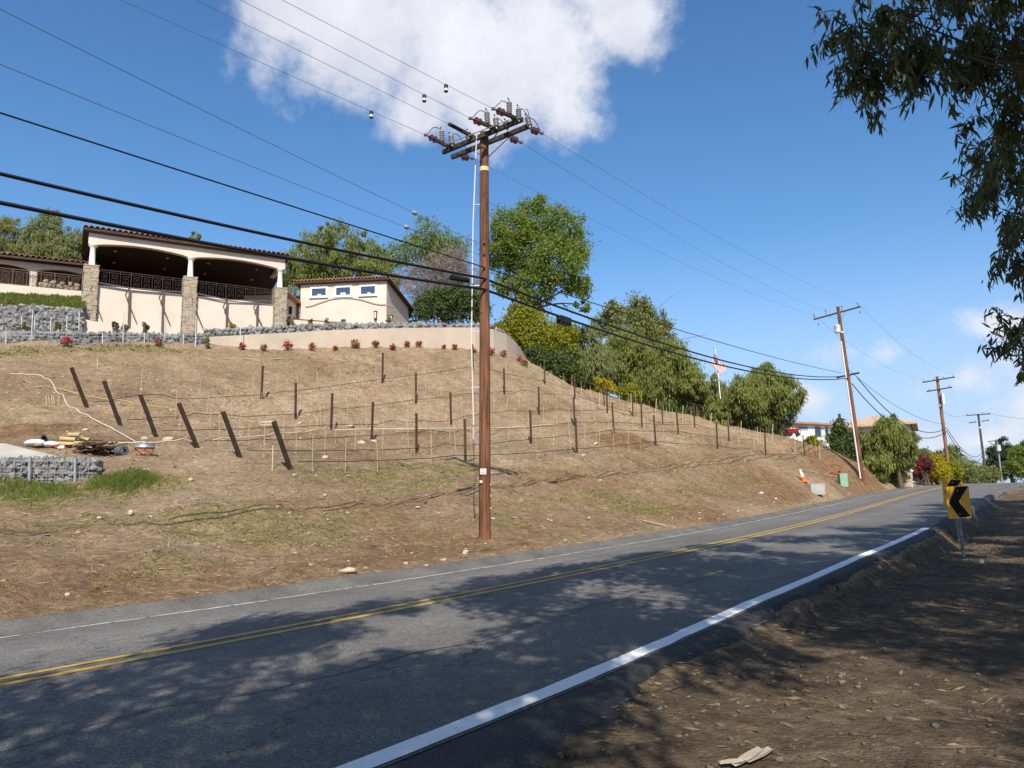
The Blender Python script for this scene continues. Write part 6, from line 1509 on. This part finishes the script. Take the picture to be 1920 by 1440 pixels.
# ------------------------------------------------------------------ signs
M_SIGNY = mat('yellow_sign_sheeting', (.70, .34, .01), .45, .04, 3, spec=.4)
M_SIGNK = mat('black_sign_sheeting', (.012, .01, .009), .7, .05, 3, spec=.08)
M_SIGNB = mat('sign_back_aluminium', (.35, .36, .36), .5, .1, 6, metal=.5)
def chevron(label, corners, base_px, bend):
    b = hit(*base_px, 8, 40); Y = b[1] - .06
    TL, TR, BR, BL = [at(px, py, Y + dy) for (px, py), dy in zip(corners, (0, bend, bend, 0))]
    t = thing('chevron_sign', label, 'road sign', b, 'chevron signs on the right shoulder')
    n = np.cross(TR - TL, BL - TL); n /= np.linalg.norm(n); n = n if n[1] < 0 else -n
    def P(u, v): return TL * (1 - u) * (1 - v) + TR * u * (1 - v) + BL * (1 - u) * v + BR * u * v
    def rr(r=.07, k=4):
        o = []
        for (cu, cv), a0 in (((1 - r, r * .8), -90), ((1 - r, 1 - r * .8), 0), ((r, 1 - r * .8), 90), ((r, r * .8), 180)):
            for i in range(k + 1): a = math.radians(a0 + 90 * i / k); o.append(P(cu + r * math.cos(a), cv + r * .8 * math.sin(a)))
        return o
    MB().prism(rr(), -n * .004).build('sign_panel', [M_SIGNY], t)
    q = [(.43, .03), (.97, .02), (.50, .48), (.94, .955), (.47, .975), (.07, .50)]
    pts = [P(u, v) + n * .003 for u, v in q]
    m = MB(); m.prism([pts[0], pts[1], pts[2], pts[5]], n * .0015); m.prism([pts[5], pts[2], pts[3], pts[4]], n * .0015); m.build('chevron_mark', M_SIGNK, t)
    for u, v in ((.48, .14), (.48, .86)):
        MB().lathe(P(u, v) + n * .005, [(.0, 0), (.016, 0), (.014, .008), (0, .01)], 10, n).build('bolt', M_STEEL, t)
    top = P(.5, .08) - n * .03; m = MB(); ax = b - ZUP * .3
    for off, w, d in ((0, .07, .012), (-.03, .012, .04), (.03, .012, .04)): o = np.array([off, .0 if w > .05 else .02, 0]); m.bar(ax + o, top + o, w if w > .05 else .012, d if w > .05 else .04, up=(0, -1, .05))
    m.build('sign_post', mat('dull_post_steel', (.16, .16, .155), .6, .2, 8, metal=.2), t)
chevron('yellow chevron sign with black arrow, the nearer of the two on the shoulder', [(1772.7, 912.5), (1815.7, 910.5), (1823, 970.8), (1778.5, 973)], (1808, 1045), .12)
chevron('yellow chevron sign half hidden behind the nearer chevron sign', [(1765.7, 897.5), (1804, 899), (1810, 948), (1770, 947)], (1799, 1014), .10)

# ------------------------------------------------------------------ flag
def flag():
    Y = 68.4; c = at(1353, 742, Y); b = np.array([c[0], c[1], gz(c[0], c[1])]); tp = at(1341, 653, Y)
    t = thing('flag', 'American flag hanging limp on a white flagpole among the pepper trees', 'flag', b)
    MB().tube([b - ZUP * .2, (b + tp) / 2, tp], [.06, .05, .035], 10).build('flagpole', M_FRAME, t, True); MB().lathe(tp, [(0, 0), (.08, .03), (.1, .1), (.06, .17), (0, .2)], 10).build('finial', M_YTAG, t, True)
    d = (b - tp) / np.linalg.norm(b - tp); nu, nv = 27, 16
    fl = MB(); sd = np.array([1, 0, 0.])
    V = []; 
    for i in range(nu):
        for j in range(nv):
            f = i / (nu - 1); g = j / (nv - 1)                      # f down the hoist, g along the fly; the cloth droops
            hang = 1.35 * f + 1.75 * g; x = (.62 * math.sin(math.pi * min(1, (hang) / 2.6)) * (g - .38)) * 2.1 + .07 * math.sin(9 * g + 3 * f)
            V.append(tp + d * (.15 + hang) + sd * x + np.array([0, -.08 + .10 * math.sin(11 * g + 2 * f) - .15 * g, 0]))
    fs = []; ms = []
    for i in range(nu - 1):
        for j in range(nv - 1):
            st = int(i / (nu - 1) * 13); canton = st < 7 and j < nv * .42
            fl.add([], []); fs.append(((i * nv + j), i * nv + j + 1, (i + 1) * nv + j + 1, (i + 1) * nv + j)); ms.append(2 if canton else (0 if st % 2 == 0 else 1))
    fl = MB(); fl.add(V, []); 
    for f_, m_ in zip(fs, ms): fl.f.append(list(f_)); fl.m.append(m_)
    cl_ = fl.build('flag_cloth', [mat('flag_red', (.40, .015, .025), .8, .05, 4), mat('flag_white', (.72, .70, .70), .8, .03, 4), mat('flag_blue', (.03, .035, .12), .8, .05, 4)], t, True)
    st = MB(); Va = np.array(V).reshape(nu, nv, 3)
    for i in range(1, 13, 2):
        for j in range(0, 6):
            p = Va[i, j] + np.array([0, -.015, 0]); st.lathe(p, [(0, 0), (.022, .0), (.0, .008)], 5, (0, -1, 0))
    st.build('flag_stars', MATS['flag_white'], cl_)
flag()

# ------------------------------------------------------------------ roadside things by the transformer pole
b = hit(1508, 904, 30, 70); t = thing('traffic_cone', 'orange traffic cone with white collar lying on the bank beside the concrete block', 'traffic cone', b)
k = 30 * b[1] / F; ax = np.array([-.28, 0, 1.0])
MB().box(b + ZUP * .03, .42, .42, .05).build('cone_base', mat('cone_orange', (.72, .14, .02), .6, .06, 3), t)
ax = ax / np.linalg.norm(ax)
MB().lathe(b + ZUP * .05, [(.17, 0), (.12, .3)], 16, ax).build('cone_body', MATS['cone_orange'], t, True); MB().lathe(b + ZUP * .05 + ax * .30, [(.12, 0), (.085, .22)], 16, ax).build('cone_collar', M_FRAME, t, True); MB().lathe(b + ZUP * .05 + ax * .52, [(.085, 0), (.045, .22), (.03, .24)], 16, ax).build('cone_tip', M_FRAME, t, True)
b = hit(1527, 921, 30, 70); w = 30 * b[1] / F
o = MB(); o.box(b + ZUP * .1, w, .7, .62, ((.96, .28, 0), (-.28, .96, 0), (0, 0, 1))); o.box(b + ZUP * .42, w * .7, .5, .03, ((.96, .28, 0), (-.28, .96, 0), (0, 0, 1)))
tag(o.build('concrete_block', mat('pale_concrete', (.36, .35, .32), .9, .1, 3, .3, 30), None, loc=b), 'pale concrete vault block at the foot of the bank below the traffic cone', 'concrete block')
b = hit(1581, 911, 30, 70); t = thing('utility_box', 'pale green ribbed utility box standing left of the transformer pole', 'utility box', b); M_GRN = mat('pale_green_plastic', (.24, .40, .28), .6, .08, 5)
u = b[1] / F; o = MB(); o.box(b + ZUP * .36, 13 * u, .45, .9); o.build('box_body', M_GRN, t)
for i in range(5): o = MB(); o.box(b + ZUP * (.06 + .17 * i), 14.5 * u, .5, .07); o.build('rib', M_GRN, t)
o = MB(); o.box(b + ZUP * .84, 14 * u, .48, .07); o.build('lid', M_GRN, t)
p0, p1, p2 = hit(1465, 878, 30, 70), hit(1555, 893, 30, 70), hit(1572, 895, 30, 70)
tag(MB().tube([p + ZUP * .05 for p in (p0, hit(1510, 883, 30, 70), p1, p2)], .03, 6).build('pale_hose', M_LATH, None, True, loc=p0), 'pale irrigation hose lying across the bank above the traffic cone', 'hose')
for px, py in ((1555, 886), (1568, 884), (1561, 888)):
    b = hit(px, py, 30, 70); o = bpy.data.objects.new('red_clod', ROCKS[px % 6].copy()); o.data.materials.clear(); o.data.materials.append(mat('red_clay', (.30, .075, .045), .9, .2, 4)); COL.objects.link(o); o.location = tuple(b); o.scale = (.5, .3, .22); tag(o, 'red clay lump lying on the bank above the green box', 'clod', 'red clay lumps')
# stone gate pillar with mailbox, street sign, marker
b = hit(1700, 905, 50, 95); Yp = 74.0; b = np.array([*at(1700, 905, Yp)[:2], 0]); b[2] = gz(b[0], b[1]); t = thing('mailbox_pillar', 'pale stone mailbox pillar with a domed cap by the driveway entrance', 'pillar', b)
H = at(1700, 880, Yp)[2] - b[2]; o = MB(); o.box(b + ZUP * (H * .42), .85, .7, H * .9); o.build('pillar_shaft', M_STONE, t); o = MB(); o.box(b + ZUP * (H * .9), 1.05, .9, .12); o.box(b + ZUP * (H * .96), .8, .65, .14); o.build('pillar_cap', M_STUCCO_W, t)
o = MB(); o.box(b + ZUP * (H * .55) + np.array([0, -.37, 0]), .42, .05, .36); o.build('mailbox_door', M_DARKST, t)
b = np.array([*at(1710, 905, 75)[:2], 0]); b[2] = gz(b[0], b[1]); tp = at(1707, 843, 75); t = thing('street_sign', 'grey back of a street sign on a thin post by the driveway entrance', 'road sign', b)
MB().bar(b - ZUP * .3, tp, .07).build('sign_post', M_STEEL, t); o = MB(); o.box(at(1709.5, 862, 74.95), .42, .02, .85); o.build('sign_panel', M_SIGNB, t)
b = hit(1637, 880, 50, 90); tag(MB().tube([b - ZUP * .2, b + ZUP * .7, b + ZUP * .75], [.06, .06, .03], 10).build('marker_post', mat('lime_marker', (.42, .50, .03), .5, .05, 4), None, True, loc=b), 'lime-yellow marker post at the edge of the hedge', 'marker')

# ------------------------------------------------------------------ debris pile by the near gabion
M_BAG = mat('white_plastic_bag', (.66, .65, .63), .5, .06, 5, .4, 14); M_TUBE = mat('tan_paper_tube', (.42, .33, .16), .8, .12, 5); M_FAB = mat('grey_fabric_roll', (.085, .10, .12), .8, .15, 6)
def sack(label, px, py, L, r, yaw, squash=.62):
    b = hit(px, py, 15, 40); bm = bmesh.new(); bmesh.ops.create_uvsphere(bm, u_segments=16, v_segments=12, radius=1); rg = random.Random(px)
    for v in bm.verts:
        x, y, z = v.co; k = 1 + .10 * math.sin(7 * x + px) * math.cos(5 * y); x = math.copysign(abs(x) ** .7, x); v.co = Vector((x * L / 2 * k, y * r * k + rg.gauss(0, .01), (z * squash * r + rg.gauss(0, .008)) * k))
    me = bpy.data.meshes.new('plastic_bag'); bm.to_mesh(me); bm.free(); me.materials.append(M_BAG); me.polygons.foreach_set('use_smooth', np.ones(len(me.polygons), bool))
    o = bpy.data.objects.new('plastic_bag', me); COL.objects.link(o); o.location = (b[0], b[1], b[2] + r * squash * .8); o.rotation_euler = (0, 0, yaw); tag(o, label, 'bag')
sack('long white plastic bag lying at the left end of the rubbish pile', 65, 836, .75, .19, -.3); sack('crumpled white plastic bag slumped against the long white bag', 97, 838, .5, .17, .5); sack('small whitish bag between the red wrapper and the tan tubes', 118, 842, .34, .10, .2)
for i, (px, py, L, r, yaw, lab, lift) in enumerate(((140, 826, .72, .085, -.55, 'long tan paper tube on top of the rubbish pile', .16), (160, 832, .38, .085, -.3, 'short tan paper tube with its round end showing', .1), (127, 828, .5, .075, .1, 'olive-tan paper tube lying across the pile', .06), (128, 834, .6, .075, .0, 'olive-tan paper tube lying lowest in the pile', 0), (148, 835, .45, .08, -.5, 'tan paper tube tilted against the bundle of stakes', .03))):
    b = hit(px, py + 3, 15, 40) + ZUP * (r + lift); d = np.array([math.cos(yaw), math.sin(yaw), -.08]); d /= np.linalg.norm(d)
    tag(MB().lathe(b - d * L / 2, [(r * .8, 0.02), (r * .8, 0), (r, 0), (r, L), (r * .8, L), (r * .8, L - .02)], 14, d).build('paper_tube', M_TUBE, None, True, loc=b), lab, 'tube')
b = hit(82, 828, 15, 40) + ZUP * .12; tag(MB().lathe(b, [(.06, .28), (.06, 0), (.085, 0), (.085, .3)], 14, (-.4, .6, .2)).build('pipe_offcut', M_DARKST, None, True, loc=b), 'short dark pipe offcut lying on the white bag', 'pipe')
for i, (px, py, lab) in enumerate(((107, 842, 'red plastic wrapper beside the white bags'), (131, 839, 'red plastic wrapper under the tan tubes'))):
    b = hit(px, py, 15, 40) + ZUP * .03; rg = np.random.default_rng(i); V = [b + np.array([x * .06, y * .05, rg.uniform(0, .08)]) for x in range(-3, 4) for y in range(-2, 3)]
    tag(MB().add(V, [(i_ * 5 + j, i_ * 5 + j + 1, (i_ + 1) * 5 + j + 1, (i_ + 1) * 5 + j) for i_ in range(6) for j in range(4)]).build('wrapper', mat('red_plastic', (.42, .04, .05), .5, .1, 5), None, loc=b), lab, 'wrapper')
b = hit(178, 848, 15, 40); t = thing('stake_bundle', 'heap of dark bundled stakes in the middle of the rubbish pile', 'stakes', b); rg = np.random.default_rng(9)
for i in range(70):
    d = unit(np.array([.75, -.55, 0]) + rg.normal(0, .18, 3) * np.array([1, 1, .5])); c = b + np.array([rg.normal(0, .26), rg.normal(0, .16), abs(rg.normal(.12, .10))]); MB().bar(c - d * .42, c + d * .42, .03).build('stake', M_POST_D if i % 5 else M_BAMBOO, t)
b = hit(233, 853, 15, 40) + ZUP * .15; d = unit(np.array([-.85, .5, 0])); t = thing('fabric_roll', 'thick grey roll of landscape fabric at the right of the rubbish pile', 'roll', b - ZUP * .15)
MB().lathe(b, [(.1, .0), (.155, 0), (.16, .02), (.155, .34), (.1, .36)], 18, d).build('outer_roll', M_FAB, t, True); MB().lathe(b - d * .01, [(.03, 0), (.05, .0), (.05, .3)], 12, d).build('core_tube', M_BLACK, t, True); MB().lathe(b + d * .34, [(.1, 0), (.11, .35), (.08, .4)], 14, d).build('inner_roll', M_BLACK, t, True)
b = hit(270, 852, 15, 40); t = thing('wire_reel', 'galvanised reel of wire on an orange stand at the end of the rubbish pile', 'reel', b)
o = MB()
for a in np.arange(6) * math.pi / 3: p = b + np.array([.3 * math.cos(a), .3 * math.sin(a), 0]); q = b + np.array([.3 * math.cos(a + 1), .3 * math.sin(a + 1), .2]); o.bar(p, q, .02); o.bar(p + ZUP * .0, b + np.array([.3 * math.cos(a - 1), .3 * math.sin(a - 1), .2]), .02)
o.build('reel_stand', mat('orange_paint', (.55, .13, .04), .5, .1, 5), t); MB().lathe(b + ZUP * .2, [(0, 0), (.32, 0), (.33, .02), (.3, .09), (.31, .13), (.1, .15), (.1, .2), (0, .2)], 20).build('reel_drum', M_STEEL, t, True)
def ground_pipe(label, pxs, r, m, name='pipe', cat='pipe'):
    P = [hit(*p, 12, 60) + ZUP * (r + .02) for p in pxs]; pts = []
    for a, c in zip(P, P[1:]):
        for u in np.linspace(0, 1, 6, endpoint=False): q = a + (c - a) * u; q[2] = max(q[2], gz(q[0], q[1]) + r + .01); pts.append(q)
    pts.append(P[-1]); tag(MB().tube(pts, r, 6).build(name, m, None, True, loc=pts[0]), label, cat)
M_PVC = mat('weathered_pvc', (.55, .50, .40), .6, .1, 4)
ground_pipe('bent white PVC pipe running down the bare slope to the rubbish pile', [(18, 702), (78, 706), (105, 735), (130, 765), (170, 785), (215, 808), (240, 822), (255, 831)], .02, M_PVC)
ground_pipe('straight white PVC pipe lying across the foot of the slanted posts', [(195, 832), (280, 832), (372, 830)], .02, M_PVC)
ground_pipe('yellowish hose trailing behind the slanted end posts', [(62, 730), (110, 730), (170, 745), (250, 758), (320, 769), (400, 778), (480, 793)], .016, mat('yellow_hose', (.46, .38, .13), .6, .1, 3), 'hose', 'hose')
ground_pipe('pale irrigation hose lying between the middle vine rows', [(400, 827), (500, 818), (580, 810), (680, 806), (790, 805), (960, 803), (1050, 797)], .02, M_PVC, 'hose', 'hose')
b = hit(500, 796); tag(MB().tube([b + np.array([.35 * math.cos(a) * (1 + .1 * math.sin(3 * a)), .3 * math.sin(a), .03 + .004 * a + gz(b[0], b[1] + .3 * math.sin(a)) - b[2]]) for a in np.linspace(0, 6 * math.pi, 60)], .012, 5).build('hose_coil', M_PVC, None, True, loc=b), 'loose coil of pale hose on the slope among the vine rows', 'hose')
for i, px in enumerate((85, 90, 95, 99, 108)):
    b = hit(px + 3, 762, 20, 50); tag(MB().bar(b - ZUP * .05, at(px + 1, 741, b[1] + .2), .018).build('leaning_stake', M_BAMBOO, None, loc=b), 'bamboo stake in a small leaning bundle beside the bent PVC pipe', 'stake', 'small bundle of leaning bamboo stakes')
for i, (x0, y0, x1, y1, lab) in enumerate(((425, 674, 530, 674, 'long pale stake lying flat below the retaining wall'), (1206, 978, 1248, 988, 'pale wooden lath lying on the dirt just above the kerb'))):
    a, c = hit(x0, y0), hit(x1, y1); tag(MB().bar(a + ZUP * .04, c + ZUP * .04, .06, .025).build('fallen_lath', M_LATH, None, loc=a), lab, 'lath')

# concrete driveway end above the near gabion
P = [at(-140, 828, 24.5), at(10, 832, 24.3), at(112, 857, 22.8), at(100, 859, 22.4), at(-140, 858, 21.7)]
tag(MB().prism([p + ZUP * .01 for p in P], -ZUP * .35).build('driveway', mat('driveway_concrete', (.40, .37, .32), .9, .1, 1.5, .3, 30, fine=.08)), kind='structure')

# ------------------------------------------------------------------ rocks
RK = [rock_mesh('field_rock', 500 + i, M_ROCK_B, .62, 2) for i in range(6)]
for me in RK: me.polygons.foreach_set('use_smooth', np.ones(len(me.polygons), bool))
BIG = [(650, 1071, 38, 16, 'large pale flat rock at the foot of the bank beside the kerb'), (269, 822, 15, 12, 'rounded tan boulder at the foot of a slanted post, left of a longer boulder'), (311, 823, 24, 13, 'long tan boulder beside the slanted post'), (356, 899, 11, 8, 'pale rock on the bank above the weeds'), (655, 798, 18, 8, 'pale flat rock between two vine rows'),
       (677, 830, 18, 12, 'largest pale rock of a loose heap under the vine rows'), (700, 827, 14, 9, 'pale rock at the right of the loose heap under the vine rows'), (608, 857, 14, 8, 'pale rock pair member left of the stakes'), (157, 806, 14, 7, 'small pale rock on the bare slope above the tubes'), (1116, 832, 15, 6, 'pale flat rock in the reddish soil patch'),
       (1840, 1054, 18, 10, 'grey rock on the shaded shoulder beside the chevron sign'), (1428, 925, 12, 8, 'pale rock on the dry bank above the kerb'), (1455, 935, 8, 6, 'small pale rock below its larger neighbour on the dry bank'), (1312, 962, 10, 4, 'flat pale chip just above the kerb'), (560, 793, 14, 5, 'dark-shadowed flat rock beside a line post'), (1094, 853, 10, 6, 'pale rock at the foot of a lowest-row line post'),
       (243, 961, 12, 14, 'pale wedge-shaped rock in the lower bank'), (920, 838, 9, 6, 'pale rock beside the main pole shaft'), (608, 928, 8, 6, 'small pale rock in the cable shadow'), (772, 1037, 8, 5, 'small pale stone near the foot of the main pole')]
for i, (px, py, w, h, lab) in enumerate(BIG):
    p = hit(px, py + h * .3); k = p[1] / F; o = bpy.data.objects.new('rock', RK[i % 6]); COL.objects.link(o); o.location = (p[0], p[1] + w * k * .3, p[2] + h * k * .25); o.scale = (w * k, w * k * .8, h * k * 1.5); o.rotation_euler = (random.gauss(0, .2), random.gauss(0, .2), random.uniform(-.5, .5)); tag(o, lab, 'rock', 'rocks lying about the slope')
p = hit(1405, 1425); t = thing('bark_strip', 'pale split strips of fallen eucalyptus bark on the shoulder', 'bark', p)
for dx, dy, L, a in ((0, 0, .42, .9), (.08, .03, .34, .85), (-.13, -.1, .16, .3)):
    d = np.array([math.cos(a), math.sin(a), 0]); c = p + np.array([dx, dy, .015]); s_ = np.array([-d[1], d[0], 0]); V = []
    for f in np.linspace(-.5, .5, 6): w = .035 * (1 - abs(f)) + .008; q = c + d * L * f; V += [q - s_ * w + ZUP * .012, q, q + s_ * w + ZUP * .012]
    MB().add(V, [(i * 3 + j, i * 3 + j + 1, (i + 1) * 3 + j + 1, (i + 1) * 3 + j) for i in range(5) for j in range(2)]).build('strip', M_BARKP, t)

# ------------------------------------------------------------------ ground cover nobody could count
def scatter(n, smin, smax, tmin, tmax, rng, pw=1.0, rel='left'):
    s_ = rng.uniform(smin, smax, n); u = rng.uniform(0, 1, n) ** pw
    t_ = (TB(s_) + tmin + (tmax - tmin) * u) if rel == 'left' else (TW(s_) - tmin - (tmax - tmin) * u)
    P = road_pt(s_, t_); P[:, 2] = ground(P[:, 0], P[:, 1]); return P, s_, t_
def weed_mask(P):
    m = np.zeros(len(P))
    for px, py, rx, ry, k in GREEN:
        c = hit(px, py); m = np.maximum(m, k * np.minimum(1, 1.6 * blob(P[:, 0], P[:, 1], c[0], c[1], rx, ry, .85)))
    return m
def blades(name, P, hgt, wid, lie, m, rng, seg=None):
    n = len(P); a = unit(rng.normal(size=(n, 3)) * np.array([1, 1, .25 if lie < .9 else .05]) * lie + np.array([0, 0, 1.0]) * (1 - lie)); L = hgt * rng.uniform(.5, 1.5, (n, 1))
    b = unit(np.cross(a, rng.normal(size=(n, 3)))) * wid * rng.uniform(.6, 1.4, (n, 1)); c = P + a * L * .45 + np.array([0, 0, .006])
    V, q = leaf_quads(c, a * L * .5, b); o = fastmesh(name, V, q, 4, m); return tag(o, kind='stuff')
rng = np.random.default_rng(123)
P, s_, t_ = scatter(200000, -22, 62, .0, 15, rng, 1.5); m = weed_mask(P) + fbm(P[:, 0] * .9, P[:, 1] * .9, 55, 4) * 1.5
blades('bank_weeds', P[m > rng.uniform(.3, .95, len(P))], .075, .011, .72, L_WEED, rng)
P, s_, t_ = scatter(60000, -34, 30, 12, 44, rng, .8); m = weed_mask(P) + fbm(P[:, 0] * .9, P[:, 1] * .9, 56, 4) * 1.2
blades('upper_slope_weeds', P[m > rng.uniform(.3, .85, len(P))], .16, .03, .55, L_GRASS, rng)
P, s_, t_ = scatter(60000, -22, 62, .02, 12, rng, 1.8); m = fbm(P[:, 0] * .6, P[:, 1] * .6, 66, 4)
blades('dry_straw', P[m > rng.uniform(-.3, .25, len(P))], .16, .005, .96, L_STRAW, rng)
P, s_, t_ = scatter(22000, -25, 62, 5, 34, rng, 1.0); blades('slope_straw', P, .2, .009, .95, L_STRAW, rng)
# dry standing tufts in loose drifts
P, s_, t_ = scatter(2600, -22, 62, .3, 26, rng, 1.2); c = fbm(P[:, 0] * .25, P[:, 1] * .25, 91, 4); P = P[c > rng.uniform(-.12, .25, len(P))]
Q = np.repeat(P, 22, 0); Q[:, :2] += rng.normal(0, .09, (len(Q), 2)); blades('dry_tufts', Q, .13, .005, .62, L_STRAW, rng)
P, s_, t_ = scatter(1500, -22, 62, .3, 30, rng, 1.0); c = fbm(P[:, 0] * .3, P[:, 1] * .3, 95, 4); P = P[c > rng.uniform(-.1, .3, len(P))]
Q = np.repeat(P, 26, 0); Q[:, :2] += rng.normal(0, .08, (len(Q), 2)); blades('green_tufts', Q, .10, .008, .6, L_WEED, rng)
P, s_, t_ = scatter(26000, 10, 50, 2, 9, rng, 1.0); c = fbm(P[:, 0] * .35, P[:, 1] * .35, 97, 4); P = P[c > rng.uniform(-.1, .2, len(P))]; blades('bank_brush', P, .2, .006, .8, L_STRAW, rng)
# fresh grass by the near gabion and on the terrace lawn
g0 = []; 
for px, py, r, n in ((235, 903, .55, 4200), (205, 906, .5, 2500), (265, 900, .4, 1600), (20, 915, .9, 2500), (-30, 912, .9, 1500), (90, 918, .7, 1400), (60, 935, 1.0, 1200)):
    c = hit(px, py, 12, 40); q = c[:2] + rng.normal(0, r * .55, (n, 2)); g0.append(np.c_[q, ground(q[:, 0], q[:, 1])])
blades('grass_clump', np.concatenate(g0), .11, .008, .35, L_GRASS, rng)
i = rng.integers(0, LAWN.shape[0] - 1, 16000); j = rng.integers(0, 4, 16000); f, g = rng.uniform(0, 1, (2, 16000, 1))
PL_ = LAWN[i, j] * (1 - f) * (1 - g) + LAWN[i + 1, j] * f * (1 - g) + LAWN[i, j + 1] * (1 - f) * g + LAWN[i + 1, j + 1] * f * g
blades('terrace_lawn', PL_, .2, .022, .35, L_GRASS, rng)
# pebbles and clods
def pebbles(name, P, smin, smax, m, rng):
    sz = smin * (smax / smin) ** (rng.uniform(0, 1, len(P)) ** 2.2); V = []; Fc = []; n = 0
    for v, f in ROCK_NP:
        pass
    idx = rng.integers(0, 6, len(P))
    for k in range(6):
        v, f = ROCK_NP[k]; w = P[idx == k]; z = sz[idx == k]; a = rng.uniform(0, 6.28, len(w)); ca, sa = np.cos(a), np.sin(a)
        vv = v[None] * (z[:, None] * rng.uniform(.7, 1.3, (len(w), 3)))[:, None, :] * np.array([1, 1, .75]); x = vv[..., 0] * ca[:, None] - vv[..., 1] * sa[:, None]; y = vv[..., 0] * sa[:, None] + vv[..., 1] * ca[:, None]
        V.append((np.stack([x, y, vv[..., 2]], -1) + (w + np.c_[0 * z, 0 * z, z * .12])[:, None]).reshape(-1, 3)); Fc.append((f[None] + (np.arange(len(w)) * len(v))[:, None, None]).reshape(-1, 3) + n); n += len(w) * len(v)
    return tag(fastmesh(name, np.concatenate(V), np.concatenate(Fc).ravel(), 3, m), kind='stuff')
M_CLOD = mat('soil_clod', (.19, .125, .072), .95, .3, 1.2, .4, 30, col2=(.33, .24, .155))
P, s_, t_ = scatter(9000, -25, 64, .1, 35, rng, 1.0); pebbles('soil_clods', P, .03, .10, M_CLOD, rng)
P, s_, t_ = scatter(2200, -25, 64, .1, 35, rng, 1.0); pebbles('pale_stones', P, .03, .12, M_ROCK_B, rng)
# shoulder: gravel, dead leaves, twigs and bark
M_GRAV = mat('dark_gravel', (.06, .05, .04), .95, .3, 2, .4, 30, col2=(.17, .135, .1))
P, s_, t_ = scatter(9000, -12, 22, .35, 6, rng, 1.4, 'right'); pebbles('shoulder_gravel', P, .010, .055, M_GRAV, rng)
P, s_, t_ = scatter(9000, -13, 30, .5, 9, rng, 1.2, 'right'); c = fbm(P[:, 0] * .7, P[:, 1] * .7, 12, 4); P = P[c > rng.uniform(-.35, .2, len(P))]
blades('fallen_leaves', P, .10, .010, .97, L_EUCD, rng)
P, s_, t_ = scatter(2600, -13, 30, .5, 9, rng, 1.2, 'right'); blades('fallen_twigs', P, .32, .004, .985, L_EUCD, rng)
P, s_, t_ = scatter(3500, -13, 30, -.1, .9, rng, 1.0, 'right'); blades('edge_litter', P + np.array([0, 0, .02]), .07, .006, .97, L_EUCD, rng)
